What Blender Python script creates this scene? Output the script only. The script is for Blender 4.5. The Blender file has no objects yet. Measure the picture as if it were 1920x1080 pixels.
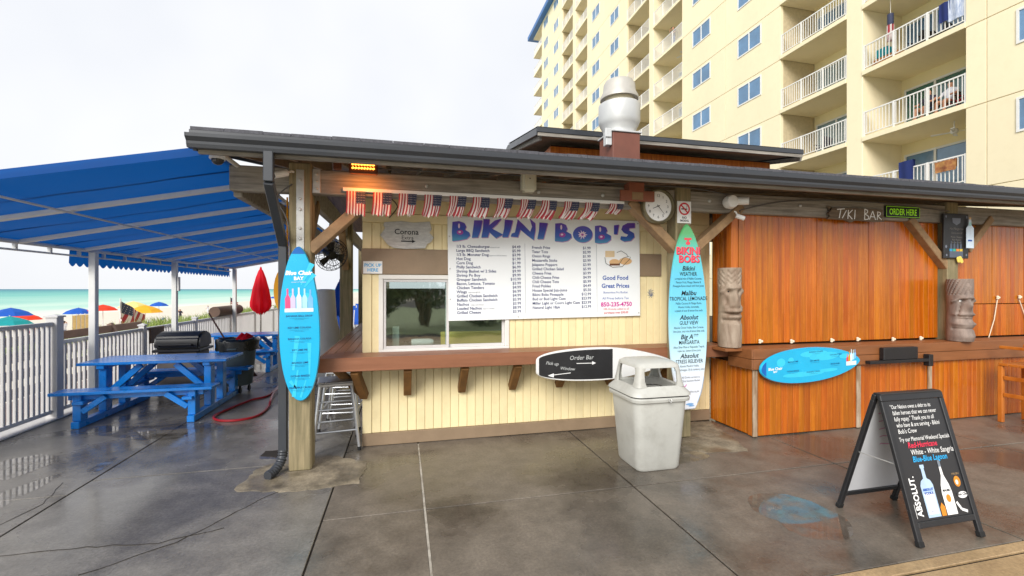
import bpy, bmesh, math, random
from mathutils import Vector, Matrix, noise
random.seed(7)
R = math.radians
scene = bpy.context.scene
col = scene.collection

# ---------------------------------------------------------------- camera
F, CX, CY, H = 850.0, 960.0, 542.0, 1.74            # focal length and horizon in photo pixels, eye height
TH = math.atan(205 / 850.0)
SN, CS = math.sin(TH), math.cos(TH)
cam = bpy.data.cameras.new('camera')
cam.sensor_width = 36.0
cam.lens = F / 1920 * 36
cam.shift_y = 2 / 1920
cam.clip_start = 0.05
cam.clip_end = 60000
cam_o = bpy.data.objects.new('camera', cam)
cam_o.location = (0, 0, H)
cam_o.rotation_euler = (R(90), 0, -TH)
col.objects.link(cam_o)
scene.camera = cam_o

# ---------------------------------------------------------------- sky, sun, exposure
SUN_AZ, SUN_EL = R(215), R(31)                       # clockwise from +Y : behind the camera, from the sea
world = bpy.data.worlds.new('World')
scene.world = world
world.use_nodes = True
nt = world.node_tree
nt.nodes.clear()
sky = nt.nodes.new('ShaderNodeTexSky')
sky.sky_type = 'NISHITA'
sky.sun_disc = False
sky.sun_elevation = SUN_EL
sky.sun_rotation = SUN_AZ
sky.air_density = 1.0
sky.dust_density = 3.0
hs = nt.nodes.new('ShaderNodeHueSaturation')
hs.inputs['Saturation'].default_value = 0.5
mx = nt.nodes.new('ShaderNodeMix'); mx.data_type = 'RGBA'
tc = nt.nodes.new('ShaderNodeTexCoord')
nz = nt.nodes.new('ShaderNodeTexNoise')
nz.inputs['Scale'].default_value = 3.0
nz.inputs['Detail'].default_value = 3
cr = nt.nodes.new('ShaderNodeValToRGB')
cr.color_ramp.elements[0].position = 0.3
cr.color_ramp.elements[0].color = (8.5, 8.75, 9.35, 1)
cr.color_ramp.elements[1].position = 0.7
cr.color_ramp.elements[1].color = (9.7, 9.8, 9.95, 1)
mx.inputs[0].default_value = 0.9
bg = nt.nodes.new('ShaderNodeBackground')
bg.inputs['Strength'].default_value = 0.097
out = nt.nodes.new('ShaderNodeOutputWorld')
nt.links.new(sky.outputs[0], hs.inputs['Color'])
nt.links.new(hs.outputs[0], mx.inputs[6])
nt.links.new(tc.outputs['Generated'], nz.inputs['Vector'])
nt.links.new(nz.outputs['Fac'], cr.inputs[0])
nt.links.new(cr.outputs[0], mx.inputs[7])
nt.links.new(mx.outputs[2], bg.inputs['Color'])
nt.links.new(bg.outputs[0], out.inputs[0])

sun = bpy.data.lights.new('sun', 'SUN')
sun.energy = 3.2
sun.angle = R(30)
sun.color = (1.0, 0.97, 0.93)
sun_o = bpy.data.objects.new('sun', sun)
sd = Vector((math.sin(SUN_AZ) * math.cos(SUN_EL), math.cos(SUN_AZ) * math.cos(SUN_EL), math.sin(SUN_EL)))
sun_o.rotation_euler = (-sd).to_track_quat('-Z', 'Y').to_euler()
sun_o.location = (0, 0, 60)
col.objects.link(sun_o)

vs = scene.view_settings
vs.view_transform = 'Standard'
vs.look = 'None'
vs.exposure = 0.2
vs.gamma = 1.0
vs.use_curve_mapping = False

# ---------------------------------------------------------------- pixel -> place
def onY(px, py, Y):
    t, v = (px - CX) / F, (CY - py) / F
    d = Y / (CS - SN * t)
    return Vector((d * (CS * t + SN), Y, H + v * d))
def onX(px, py, X):
    t, v = (px - CX) / F, (CY - py) / F
    d = X / (CS * t + SN)
    return Vector((X, d * (CS - SN * t), H + v * d))
def onZ(px, py, Z=0.0):
    t, v = (px - CX) / F, (CY - py) / F
    d = (Z - H) / v
    return Vector((d * (CS * t + SN), d * (CS - SN * t), Z))

# ---------------------------------------------------------------- object helpers
WO = {}
def worg(parent):
    return WO.get(parent.name, Vector((0, 0, 0))) if parent else Vector((0, 0, 0))
def tag(o, label=None, cat=None, group=None, kind=None):
    if label: o['label'] = label
    if cat: o['category'] = cat
    if group: o['group'] = group
    if kind: o['kind'] = kind
    return o
def thing(name, loc, label, cat, group=None):
    o = bpy.data.objects.new(name, None)
    o.empty_display_size = 0.1
    o.location = loc
    col.objects.link(o)
    WO[o.name] = Vector(loc)
    return tag(o, label, cat, group)
def link(name, me, parent=None, wpos=None, rot=None):
    """mesh object; wpos = world position of the mesh origin (default: the parent's origin)"""
    o = bpy.data.objects.new(name, me)
    col.objects.link(o)
    base = worg(parent)
    w = Vector(wpos) if wpos is not None else base
    o.parent = parent
    o.location = w - base
    if rot: o.rotation_euler = rot
    WO[o.name] = w
    return o
def copy_tree(o, parent=None):
    c = o.copy()
    col.objects.link(c)
    c.parent = parent
    for ch in [x for x in bpy.data.objects if x.parent == o]:
        copy_tree(ch, c)
    return c

class MB:
    """collects world-space geometry that becomes ONE mesh object"""
    def __init__(s):
        s.v, s.f, s.m = [], [], []
    def add(s, vs_, fs, mi=0):
        n = len(s.v)
        s.v += [Vector(p) for p in vs_]
        s.f += [tuple(i + n for i in f) for f in fs]
        s.m += [mi] * len(fs)
        return s
    def box(s, x0, x1, y0, y1, z0, z1, mi=0):
        p = [(x, y, z) for x in (x0, x1) for y in (y0, y1) for z in (z0, z1)]
        return s.add(p, [(0, 1, 3, 2), (4, 6, 7, 5), (0, 4, 5, 1), (2, 3, 7, 6), (0, 2, 6, 4), (1, 5, 7, 3)], mi)
    def bar(s, a, b, w, h, up=(0, 0, 1), mi=0):
        a, b = Vector(a), Vector(b)
        d = (b - a).normalized()
        u = Vector(up)
        sx = d.cross(u)
        if sx.length < 1e-4: sx = d.cross(Vector((0, 1, 0)))
        sx.normalize()
        uz = sx.cross(d).normalized()
        p = []
        for e in (a, b):
            for i, j in ((-1, -1), (1, -1), (1, 1), (-1, 1)):
                p.append(e + sx * (i * w / 2) + uz * (j * h / 2))
        return s.add(p, [(3, 2, 1, 0), (4, 5, 6, 7), (0, 1, 5, 4), (1, 2, 6, 5), (2, 3, 7, 6), (3, 0, 4, 7)], mi)
    def tube(s, pts, r, n=8, mi=0, caps=True, closed=False):
        pts = [Vector(p) for p in pts]
        rs = r if isinstance(r, (list, tuple)) else [r] * len(pts)
        base = len(s.v)
        prev = None
        for i, p in enumerate(pts):
            if closed: d = pts[(i + 1) % len(pts)] - pts[i - 1]
            else: d = pts[min(i + 1, len(pts) - 1)] - pts[max(i - 1, 0)]
            d.normalize()
            if prev is None:
                a = d.orthogonal().normalized()
            else:
                a = (prev - d * prev.dot(d))
                a = a.normalized() if a.length > 1e-6 else d.orthogonal().normalized()
            prev = a
            b = d.cross(a)
            for k in range(n):
                an = 2 * math.pi * k / n
                s.v.append(p + (a * math.cos(an) + b * math.sin(an)) * rs[i])
        L = len(pts)
        for i in range(L if closed else L - 1):
            j = (i + 1) % L
            for k in range(n):
                s.f.append((base + i * n + k, base + i * n + (k + 1) % n, base + j * n + (k + 1) % n, base + j * n + k)); s.m.append(mi)
        if caps and not closed:
            s.f.append(tuple(base + k for k in reversed(range(n)))); s.m.append(mi)
            s.f.append(tuple(base + (L - 1) * n + k for k in range(n))); s.m.append(mi)
        return s
    def lathe(s, c, prof, n=24, mi=0, axis='Z', a0=0.0):
        """prof: list of (radius, height)"""
        c = Vector(c); base = len(s.v)
        for r, z in prof:
            for k in range(n):
                an = 2 * math.pi * k / n + a0
                q = Vector((r * math.cos(an), r * math.sin(an), z))
                if axis == 'Y': q = Vector((q.x, q.z, q.y))
                if axis == 'X': q = Vector((q.z, q.x, q.y))
                s.v.append(c + q)
        for i in range(len(prof) - 1):
            for k in range(n):
                s.f.append((base + i * n + k, base + i * n + (k + 1) % n, base + (i + 1) * n + (k + 1) % n, base + (i + 1) * n + k)); s.m.append(mi)
        s.f.append(tuple(base + k for k in reversed(range(n)))); s.m.append(mi)
        s.f.append(tuple(base + (len(prof) - 1) * n + k for k in range(n))); s.m.append(mi)
        return s
    def prism(s, poly, fr, o0, o1, mi=0):
        """2-D polygon extruded between offsets o0 and o1 of frame fr(u,v,o)"""
        n = len(poly)
        p = [fr(u, v, o0) for u, v in poly] + [fr(u, v, o1) for u, v in poly]
        fs = [tuple(range(n)), tuple(reversed(range(n, 2 * n)))]
        fs += [(i, i + n, (i + 1) % n + n, (i + 1) % n) for i in range(n)]
        return s.add(p, fs, mi)
    def build(s, name, mats, parent=None, bevel=0, smooth=False, seg=1, angle=35):
        org = worg(parent)
        me = bpy.data.meshes.new(name)
        me.from_pydata([tuple(p - org) for p in s.v], [], s.f)
        mats = mats if isinstance(mats, (list, tuple)) else [mats]
        for m in mats: me.materials.append(m)
        for p, mi in zip(me.polygons, s.m): p.material_index = mi
        bm = bmesh.new(); bm.from_mesh(me)
        bmesh.ops.recalc_face_normals(bm, faces=bm.faces)
        if bevel:
            es = [e for e in bm.edges if len(e.link_faces) == 2 and e.calc_face_angle(0) > R(30)]
            bmesh.ops.bevel(bm, geom=es, offset=bevel, segments=seg, affect='EDGES', clamp_overlap=True)
        if smooth:
            for f in bm.faces: f.smooth = True
            for e in bm.edges:
                if len(e.link_faces) == 2 and e.calc_face_angle(0) > R(angle): e.smooth = False
        bm.to_mesh(me); bm.free()
        return link(name, me, parent)

BOXC = {}
def pbox(name, parent, mat_, x0, x1, y0, y1, z0, z1, bevel=0.004, rot=None):
    """a box piece; alike pieces share their mesh"""
    dx, dy, dz = x1 - x0, y1 - y0, z1 - z0
    key = (mat_.name, round(dx, 3), round(dy, 3), round(dz, 3), bevel)
    me = BOXC.get(key)
    if me is None:
        me = bpy.data.meshes.new(name)
        bm = bmesh.new()
        bmesh.ops.create_cube(bm, size=1)
        for v in bm.verts: v.co = Vector((v.co.x * dx, v.co.y * dy, v.co.z * dz))
        b = min(bevel, min(dx, dy, dz) * 0.3)
        if b > 0: bmesh.ops.bevel(bm, geom=list(bm.edges), offset=b, segments=1, affect='EDGES')
        bm.to_mesh(me); bm.free()
        me.materials.append(mat_)
        BOXC[key] = me
    return link(name, me, parent, ((x0 + x1) / 2, (y0 + y1) / 2, (z0 + z1) / 2), rot)

# flat print ------------------------------------------------------------
TXT = {}
def text2d(body, size, align='LEFT', shear=0.0, space=1.0, bold=0.0, line=1.0):
    cu = bpy.data.curves.new('t', 'FONT')
    cu.body = body; cu.size = size; cu.align_x = align; cu.shear = shear
    cu.space_character = space; cu.offset = bold; cu.space_line = line
    cu.resolution_u = 2
    ob = bpy.data.objects.new('t', cu)
    me = ob.to_mesh()
    vs_ = [(v.co.x, v.co.y) for v in me.vertices]
    fs = [tuple(p.vertices) for p in me.polygons]
    ob.to_mesh_clear()
    bpy.data.objects.remove(ob); bpy.data.curves.remove(cu)
    return vs_, fs
def frameY(X, Y, Z, tilt=0.0):
    c, s_ = math.cos(tilt), math.sin(tilt)
    return lambda u, v, o=0.0: Vector((X + u * c - v * s_, Y - o, Z + u * s_ + v * c))
def lettering(name, m, parent, fr, items, off=0.003):
    """items: (text, size, u, v, align[, dict])"""
    mb = MB()
    for it in items:
        kw = it[5] if len(it) > 5 else {}
        sx = kw.get('sx', 1.0); rot = kw.get('rot', 0.0)
        k2 = {k: v for k, v in kw.items() if k not in ('sx', 'rot')}
        vs_, fs = text2d(it[0], it[1], it[4], **k2)
        c, s_ = math.cos(rot), math.sin(rot)
        mb.add([fr(it[2] + (u * sx) * c - v * s_, it[3] + (u * sx) * s_ + v * c, off) for u, v in vs_], fs)
    org = worg(parent)
    me = bpy.data.meshes.new(name)
    me.from_pydata([tuple(p - org) for p in mb.v], [], mb.f)
    me.materials.append(m)
    return link(name, me, parent)
def flat(name, mats, parent, fr, polys, off=0.003):
    """polys: list of (points, material index[, extra offset])"""
    mb = MB()
    for q in polys:
        o = off + (q[2] if len(q) > 2 else 0) + 2e-5 * (len(mb.f) % 37)
        mb.add([fr(u, v, o) for u, v in q[0]], [tuple(range(len(q[0])))], q[1])
    org = worg(parent)
    me = bpy.data.meshes.new(name)
    me.from_pydata([tuple(p - org) for p in mb.v], [], mb.f)
    for m in (mats if isinstance(mats, (list, tuple)) else [mats]): me.materials.append(m)
    for p, mi in zip(me.polygons, mb.m): p.material_index = mi
    return link(name, me, parent)
def ell(cu, cv, ru, rv, n=20, a0=0):
    return [(cu + ru * math.cos(a0 + 2 * math.pi * k / n), cv + rv * math.sin(a0 + 2 * math.pi * k / n)) for k in range(n)]
def rect(u0, u1, v0, v1):
    return [(u0, v0), (u1, v0), (u1, v1), (u0, v1)]
def stroke(pts, w):
    """polyline ribbon as a list of quads"""
    out_ = []
    for (a, b), (c, d) in zip(pts[:-1], pts[1:]):
        L = math.hypot(c - a, d - b) or 1e-6
        nx, ny = -(d - b) / L * w / 2, (c - a) / L * w / 2
        out_.append([(a - nx, b - ny), (c - nx, d - ny), (c + nx, d + ny), (a + nx, b + ny)])
    return out_

# ---------------------------------------------------------------- materials
def srgb(r, g, b):
    f = lambda c: c / 12.92 if c <= 0.04045 else ((c + 0.055) / 1.055) ** 2.4
    return (f(r / 255), f(g / 255), f(b / 255))
MATS = {}
def mat(name, c, rough=0.6, var=0.12, scale=6.0, stretch=(1, 1, 1), bump=0.0, bscale=60.0, metal=0.0,
        spec=0.5, coat=0.0, rand=0.0, c2=None, dirt=0.0, dirtc=(0.08, 0.07, 0.05), emit=None, estr=0.0, hue=0.0, rvar=0.15):
    if name in MATS: return MATS[name]
    m = bpy.data.materials.new(name)
    m.use_nodes = True
    n, l = m.node_tree.nodes, m.node_tree.links
    b = n['Principled BSDF']
    tcn = n.new('ShaderNodeTexCoord')
    oi = n.new('ShaderNodeObjectInfo')
    ad = n.new('ShaderNodeVectorMath'); ad.operation = 'MULTIPLY_ADD'
    cmb = n.new('ShaderNodeCombineXYZ')
    for i in range(3): l.new(oi.outputs['Random'], cmb.inputs[i])
    l.new(cmb.outputs[0], ad.inputs[0])
    ad.inputs[1].default_value = (31.7, 17.3, 23.9)
    l.new(tcn.outputs['Object'], ad.inputs[2])
    mp = n.new('ShaderNodeMapping')
    mp.inputs['Scale'].default_value = [scale * s for s in stretch]
    l.new(ad.outputs[0], mp.inputs['Vector'])
    n1 = n.new('ShaderNodeTexNoise')
    n1.inputs['Scale'].default_value = 1.0
    n1.inputs['Detail'].default_value = 6
    n1.inputs['Roughness'].default_value = 0.62
    l.new(mp.outputs[0], n1.inputs['Vector'])
    rp = n.new('ShaderNodeValToRGB')
    e = rp.color_ramp.elements
    e[0].position, e[1].position = 0.3, 0.72
    lo = c2 if c2 else tuple(max(0, x * (1 - var)) for x in c)
    hi = tuple(min(1, x * (1 + var)) for x in c) if not c2 else c
    e[0].color = (*lo, 1); e[1].color = (*hi, 1)
    l.new(n1.outputs['Fac'], rp.inputs[0])
    last = rp.outputs[0]
    if rand or hue:
        h_ = n.new('ShaderNodeHueSaturation')
        mr = n.new('ShaderNodeMapRange')
        mr.inputs['To Min'].default_value = 1 - rand; mr.inputs['To Max'].default_value = 1 + rand
        l.new(oi.outputs['Random'], mr.inputs['Value'])
        l.new(mr.outputs[0], h_.inputs['Value'])
        if hue:
            m2 = n.new('ShaderNodeMapRange')
            m2.inputs['To Min'].default_value = 0.5 - hue; m2.inputs['To Max'].default_value = 0.5 + hue
            fr_ = n.new('ShaderNodeMath'); fr_.operation = 'MULTIPLY'; fr_.inputs[1].default_value = 7.31
            f2 = n.new('ShaderNodeMath'); f2.operation = 'FRACT'
            l.new(oi.outputs['Random'], fr_.inputs[0]); l.new(fr_.outputs[0], f2.inputs[0]); l.new(f2.outputs[0], m2.inputs['Value'])
            l.new(m2.outputs[0], h_.inputs['Hue'])
        l.new(last, h_.inputs['Color']); last = h_.outputs[0]
    if dirt:
        n2 = n.new('ShaderNodeTexNoise')
        n2.inputs['Scale'].default_value = 2.7; n2.inputs['Detail'].default_value = 8; n2.inputs['Roughness'].default_value = 0.7
        l.new(ad.outputs[0], n2.inputs['Vector'])
        r2 = n.new('ShaderNodeMapRange')
        r2.inputs['From Min'].default_value = 0.5; r2.inputs['From Max'].default_value = 0.78
        r2.inputs['To Max'].default_value = dirt
        l.new(n2.outputs['Fac'], r2.inputs['Value'])
        md = n.new('ShaderNodeMix'); md.data_type = 'RGBA'
        l.new(r2.outputs[0], md.inputs[0]); l.new(last, md.inputs[6]); md.inputs[7].default_value = (*dirtc, 1)
        last = md.outputs[2]
    l.new(last, b.inputs['Base Color'])
    rr = n.new('ShaderNodeMapRange')
    rr.inputs['To Min'].default_value = max(0.02, rough - rvar); rr.inputs['To Max'].default_value = min(1, rough + rvar)
    l.new(n1.outputs['Fac'], rr.inputs['Value'])
    l.new(rr.outputs[0], b.inputs['Roughness'])
    b.inputs['Metallic'].default_value = metal
    b.inputs['Specular IOR Level'].default_value = spec
    b.inputs['Coat Weight'].default_value = coat
    b.inputs['Coat Roughness'].default_value = 0.15
    if bump:
        n3 = n.new('ShaderNodeTexNoise')
        n3.inputs['Scale'].default_value = 1.0; n3.inputs['Detail'].default_value = 5
        m3 = n.new('ShaderNodeMapping'); m3.inputs['Scale'].default_value = [bscale * s for s in stretch]
        l.new(ad.outputs[0], m3.inputs['Vector']); l.new(m3.outputs[0], n3.inputs['Vector'])
        bp = n.new('ShaderNodeBump'); bp.inputs['Strength'].default_value = bump; bp.inputs['Distance'].default_value = 0.01
        l.new(n3.outputs['Fac'], bp.inputs['Height']); l.new(bp.outputs[0], b.inputs['Normal'])
    if emit:
        b.inputs['Emission Color'].default_value = (*emit, 1); b.inputs['Emission Strength'].default_value = estr
    MATS[name] = m
    return m
def glass(name, tint, refl=0.1, rough=0.02, alpha=0.8):
    """window pane: mirror-like reflection by Fresnel over a tinted see-through"""
    m = bpy.data.materials.new(name); m.use_nodes = True
    n, l = m.node_tree.nodes, m.node_tree.links
    n.clear()
    o = n.new('ShaderNodeOutputMaterial')
    g = n.new('ShaderNodeBsdfGlossy'); g.inputs['Roughness'].default_value = rough
    t = n.new('ShaderNodeBsdfTransparent'); t.inputs['Color'].default_value = (*tint, 1)
    f0 = n.new('ShaderNodeLayerWeight'); f0.inputs['Blend'].default_value = .5
    f = n.new('ShaderNodeMath'); f.operation = 'POWER'; f.inputs[1].default_value = 4.5; l.new(f0.outputs['Facing'], f.inputs[0])
    a = n.new('ShaderNodeMath'); a.operation = 'ADD'; a.inputs[1].default_value = refl + .04; a.use_clamp = True
    x = n.new('ShaderNodeMixShader')
    l.new(f.outputs[0], a.inputs[0]); l.new(a.outputs[0], x.inputs[0]); l.new(t.outputs[0], x.inputs[1]); l.new(g.outputs[0], x.inputs[2])
    nn = n.new('ShaderNodeTexNoise'); nn.inputs['Scale'].default_value = 3
    tcn = n.new('ShaderNodeTexCoord'); l.new(tcn.outputs['Object'], nn.inputs['Vector'])
    bp = n.new('ShaderNodeBump'); bp.inputs['Strength'].default_value = 0.05; bp.inputs['Distance'].default_value = 0.02
    l.new(nn.outputs['Fac'], bp.inputs['Height']); l.new(bp.outputs[0], g.inputs['Normal'])
    l.new(x.outputs[0], o.inputs[0])
    return m
def ramp_mat(name, axis, stops, rough=0.35, coat=0.3, noise_amt=0.0, nscale=3.0, metal=0.0):
    """colour print that runs along one object axis: stops = [(position in metres, colour)]"""
    m = bpy.data.materials.new(name); m.use_nodes = True
    n, l = m.node_tree.nodes, m.node_tree.links
    b = n['Principled BSDF']
    tcn = n.new('ShaderNodeTexCoord'); sp = n.new('ShaderNodeSeparateXYZ')
    l.new(tcn.outputs['Object'], sp.inputs[0])
    lo, hi = stops[0][0], stops[-1][0]
    mr = n.new('ShaderNodeMapRange'); mr.inputs['From Min'].default_value = lo; mr.inputs['From Max'].default_value = hi
    src = sp.outputs['XYZ'.index(axis)]
    if noise_amt:
        nn = n.new('ShaderNodeTexNoise'); nn.inputs['Scale'].default_value = nscale; nn.inputs['Detail'].default_value = 4
        l.new(tcn.outputs['Object'], nn.inputs['Vector'])
        ma = n.new('ShaderNodeMath'); ma.operation = 'MULTIPLY_ADD'; ma.inputs[1].default_value = noise_amt
        l.new(nn.outputs['Fac'], ma.inputs[0]); l.new(src, ma.inputs[2]); src = ma.outputs[0]
    l.new(src, mr.inputs['Value'])
    cr_ = n.new('ShaderNodeValToRGB'); l.new(mr.outputs[0], cr_.inputs[0])
    el = cr_.color_ramp.elements
    while len(el) < len(stops): el.new(0.5)
    for e_, (p, c) in zip(el, stops):
        e_.position = (p - lo) / (hi - lo); e_.color = (*c, 1)
    l.new(cr_.outputs[0], b.inputs['Base Color'])
    b.inputs['Roughness'].default_value = rough; b.inputs['Coat Weight'].default_value = coat; b.inputs['Metallic'].default_value = metal
    return m

M_cream = mat('cream_paint', srgb(238, 221, 173), 0.5, 0.05, 5, (1, 1, .3), bump=.08, bscale=40, rand=.05, dirt=.3, dirtc=srgb(176, 148, 98))
M_creamt = mat('cream_trim', srgb(238, 221, 173), 0.45, 0.05, 4, bump=.05)
M_taupe = mat('taupe_paint', srgb(143, 122, 98), 0.5, 0.08, 5, bump=.05, dirt=.3, dirtc=srgb(100, 84, 62))
M_counter = mat('brown_decking', srgb(139, 92, 66), 0.42, 0.14, 7, (.25, 3, 3), bump=.1, bscale=30, rand=.06, dirt=.25, dirtc=srgb(90, 60, 45))
M_barbrown = mat('bar_brown_board', srgb(134, 84, 48), 0.45, 0.16, 7, (.25, 3, 3), bump=.1, bscale=30, rand=.06, dirt=.3, dirtc=srgb(84, 52, 32))
M_orange = mat('orange_stained_plank', srgb(204, 114, 18), 0.26, 0.2, 3.0, (6, 6, .3), bump=.16, bscale=22, rand=.11, c2=srgb(156, 76, 8), hue=.007, dirt=.5, dirtc=srgb(146, 70, 8), coat=.15)
M_orange2 = mat('orange_stained_trim', srgb(210, 122, 40), 0.35, 0.2, 4, (7, 7, .35), bump=.1, c2=srgb(170, 82, 18), rand=.08)
M_dkback = mat('dark_backing', srgb(60, 38, 20), 0.8, .1)
M_post = mat('treated_post', srgb(164, 148, 114), 0.7, .25, 3.2, (9, 9, .5), bump=.35, bscale=18, c2=srgb(108, 100, 72), dirt=.5, dirtc=srgb(92, 96, 56), rand=.06)
M_beam = mat('weathered_beam', srgb(176, 169, 158), 0.75, .3, 3.2, (.5, 9, 9), bump=.35, bscale=18, c2=srgb(108, 102, 94), dirt=.4, dirtc=srgb(64, 56, 50))
M_brace = mat('brace_timber', srgb(172, 140, 102), 0.7, .25, 8, bump=.2, bscale=30, c2=srgb(128, 100, 70), dirt=.3)
M_brkt = mat('bracket_timber', srgb(140, 98, 48), 0.7, .25, 8, (1, 1, .4), bump=.2, c2=srgb(98, 66, 30), rand=.08)
M_soffit = mat('soffit_board', srgb(168, 136, 104), 0.75, .2, 5, (4, .5, 1), bump=.15, c2=srgb(120, 94, 72), rand=.1)
M_gutter = mat('bronze_gutter', srgb(58, 61, 66), 0.36, .06, 3, spec=.5, dirt=.15)
M_shingle = mat('asphalt_shingle', srgb(84, 84, 90), 0.9, .35, 40, bump=.4, bscale=120)
M_white = mat('white_paint', srgb(226, 224, 218), 0.4, .04, 4, dirt=.12, dirtc=srgb(150, 145, 130))
M_alum = mat('white_aluminium', srgb(206, 204, 202), 0.35, .05, 4, dirt=.15, dirtc=srgb(140, 134, 124))
M_stool = mat('brushed_aluminium', srgb(196, 198, 200), 0.32, .06, 10, metal=.85)
M_galv = mat('galvanised_steel', srgb(198, 198, 194), 0.42, .1, 12, metal=.55)
M_fan = mat('fan_aluminium', srgb(206, 207, 206), 0.45, .06, 5, metal=.35, dirt=.15)
M_awn = mat('blue_awning_canvas', srgb(0, 82, 160), 0.75, .08, 2, bump=.05, bscale=200)
M_frame = mat('awning_frame', srgb(222, 222, 218), 0.4, .05, 4)
M_blue = mat('blue_paint', srgb(0, 124, 214), 0.3, .14, 5, bump=.08, bscale=25, dirt=.4, dirtc=srgb(24, 78, 140), rand=.07, coat=.3)
M_black = mat('black_plastic', srgb(30, 30, 32), 0.4, .15, 8)
M_chalk = mat('chalkboard', srgb(34, 34, 36), 0.45, .2, 5)
M_rubber = mat('rubber', srgb(26, 26, 26), 0.7, .1)
M_print_white = mat('print_white', srgb(240, 240, 238), 0.5, .02)
M_print_black = mat('print_black', srgb(24, 26, 32), 0.5, .02)
M_print_navy = mat('print_navy', srgb(38, 52, 110), 0.5, .02)
M_print_blue = mat('print_blue', srgb(20, 80, 170), 0.5, .02)
M_print_pink = mat('print_pink', srgb(206, 20, 150), 0.5, .02)
M_print_red = mat('print_red', srgb(206, 30, 44), 0.5, .02)
M_print_cyan = mat('print_cyan', srgb(40, 170, 230), 0.5, .02)
M_print_grey = mat('print_grey', srgb(120, 126, 140), 0.5, .02)
M_print_tan = mat('print_tan', srgb(222, 180, 130), 0.5, .05)
M_print_pale = mat('print_pale', srgb(150, 226, 246), 0.45, .05)
# ================================================================ SETTING
def concrete(name, c, c2, rough_lo, rough_hi, wet_scale=0.9, stain=srgb(74, 66, 54), dark=0.5, thresh=(0.42, 0.62)):
    """damp concrete: wet patches (darker and glossy) with a shape of their own, mottling, aggregate grains"""
    m = bpy.data.materials.new(name); m.use_nodes = True
    n, l = m.node_tree.nodes, m.node_tree.links
    b = n['Principled BSDF']
    g = n.new('ShaderNodeNewGeometry')
    def nz_(sc, det, ro=0.6, stretch=None):
        t = n.new('ShaderNodeTexNoise'); t.inputs['Scale'].default_value = sc; t.inputs['Detail'].default_value = det; t.inputs['Roughness'].default_value = ro
        if stretch:
            mp = n.new('ShaderNodeMapping'); mp.inputs['Scale'].default_value = stretch
            l.new(g.outputs['Position'], mp.inputs['Vector']); l.new(mp.outputs[0], t.inputs['Vector'])
        else: l.new(g.outputs['Position'], t.inputs['Vector'])
        return t
    big = nz_(wet_scale, 5, .55); mid = nz_(5, 8, .7); fine = nz_(48, 6, .85)
    r1 = n.new('ShaderNodeValToRGB'); e = r1.color_ramp.elements
    e[0].position, e[1].position = 0.3, 0.72; e[0].color = (*c2, 1); e[1].color = (*c, 1)
    l.new(mid.outputs['Fac'], r1.inputs[0])
    wet = n.new('ShaderNodeMapRange'); wet.interpolation_type = 'SMOOTHSTEP'
    wet.inputs['From Min'].default_value, wet.inputs['From Max'].default_value = thresh
    l.new(big.outputs['Fac'], wet.inputs['Value'])
    mw = n.new('ShaderNodeMix'); mw.data_type = 'RGBA'; mw.blend_type = 'MULTIPLY'
    mm = n.new('ShaderNodeMath'); mm.operation = 'MULTIPLY'; mm.inputs[1].default_value = dark
    l.new(wet.outputs[0], mm.inputs[0]); l.new(mm.outputs[0], mw.inputs[0])
    l.new(r1.outputs[0], mw.inputs[6]); mw.inputs[7].default_value = (*stain, 1)
    fr_ = n.new('ShaderNodeValToRGB'); fe = fr_.color_ramp.elements
    fe[0].position, fe[1].position = 0.36, 0.66; fe[0].color = (.6, .59, .57, 1); fe[1].color = (1.32, 1.3, 1.27, 1)
    l.new(fine.outputs['Fac'], fr_.inputs[0])
    mf = n.new('ShaderNodeMix'); mf.data_type = 'RGBA'; mf.blend_type = 'MULTIPLY'; mf.inputs[0].default_value = .8
    l.new(mw.outputs[2], mf.inputs[6]); l.new(fr_.outputs[0], mf.inputs[7])
    l.new(mf.outputs[2], b.inputs['Base Color'])
    rr = n.new('ShaderNodeMapRange'); rr.inputs['To Min'].default_value = rough_hi; rr.inputs['To Max'].default_value = rough_lo
    l.new(wet.outputs[0], rr.inputs['Value']); l.new(rr.outputs[0], b.inputs['Roughness'])
    bm_ = n.new('ShaderNodeMath'); bm_.operation = 'MULTIPLY_ADD'; bm_.inputs[1].default_value = -0.16; bm_.inputs[2].default_value = 0.2
    l.new(wet.outputs[0], bm_.inputs[0])
    bp = n.new('ShaderNodeBump'); bp.inputs['Distance'].default_value = 0.012
    l.new(bm_.outputs[0], bp.inputs['Strength'])
    ad = n.new('ShaderNodeMath'); ad.operation = 'MULTIPLY_ADD'; ad.inputs[1].default_value = .35
    l.new(fine.outputs['Fac'], ad.inputs[0]); l.new(mid.outputs['Fac'], ad.inputs[2])
    l.new(ad.outputs[0], bp.inputs['Height']); l.new(bp.outputs[0], b.inputs['Normal'])
    b.inputs['Specular IOR Level'].default_value = .6
    return m
M_slab = concrete('damp_brown_concrete', srgb(130, 121, 110), srgb(98, 91, 82), .17, .44, .8)
M_old = concrete('wet_grey_concrete', srgb(138, 134, 128), srgb(106, 102, 97), .12, .38, .6, dark=.38, thresh=(.44, .6))
M_patch = concrete('rough_tan_patch', srgb(176, 164, 142), srgb(98, 90, 76), .3, .7, 3, dark=.4)
M_tan = concrete('tan_walk', srgb(182, 156, 118), srgb(152, 126, 92), .45, .6, 1, dark=.2)
M_joint = mat('joint_dirt', srgb(44, 38, 32), .8)
M_seal = mat('white_sealant', srgb(196, 190, 178), .6, .25, 9, bump=.2, c2=srgb(128, 120, 108))

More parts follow.
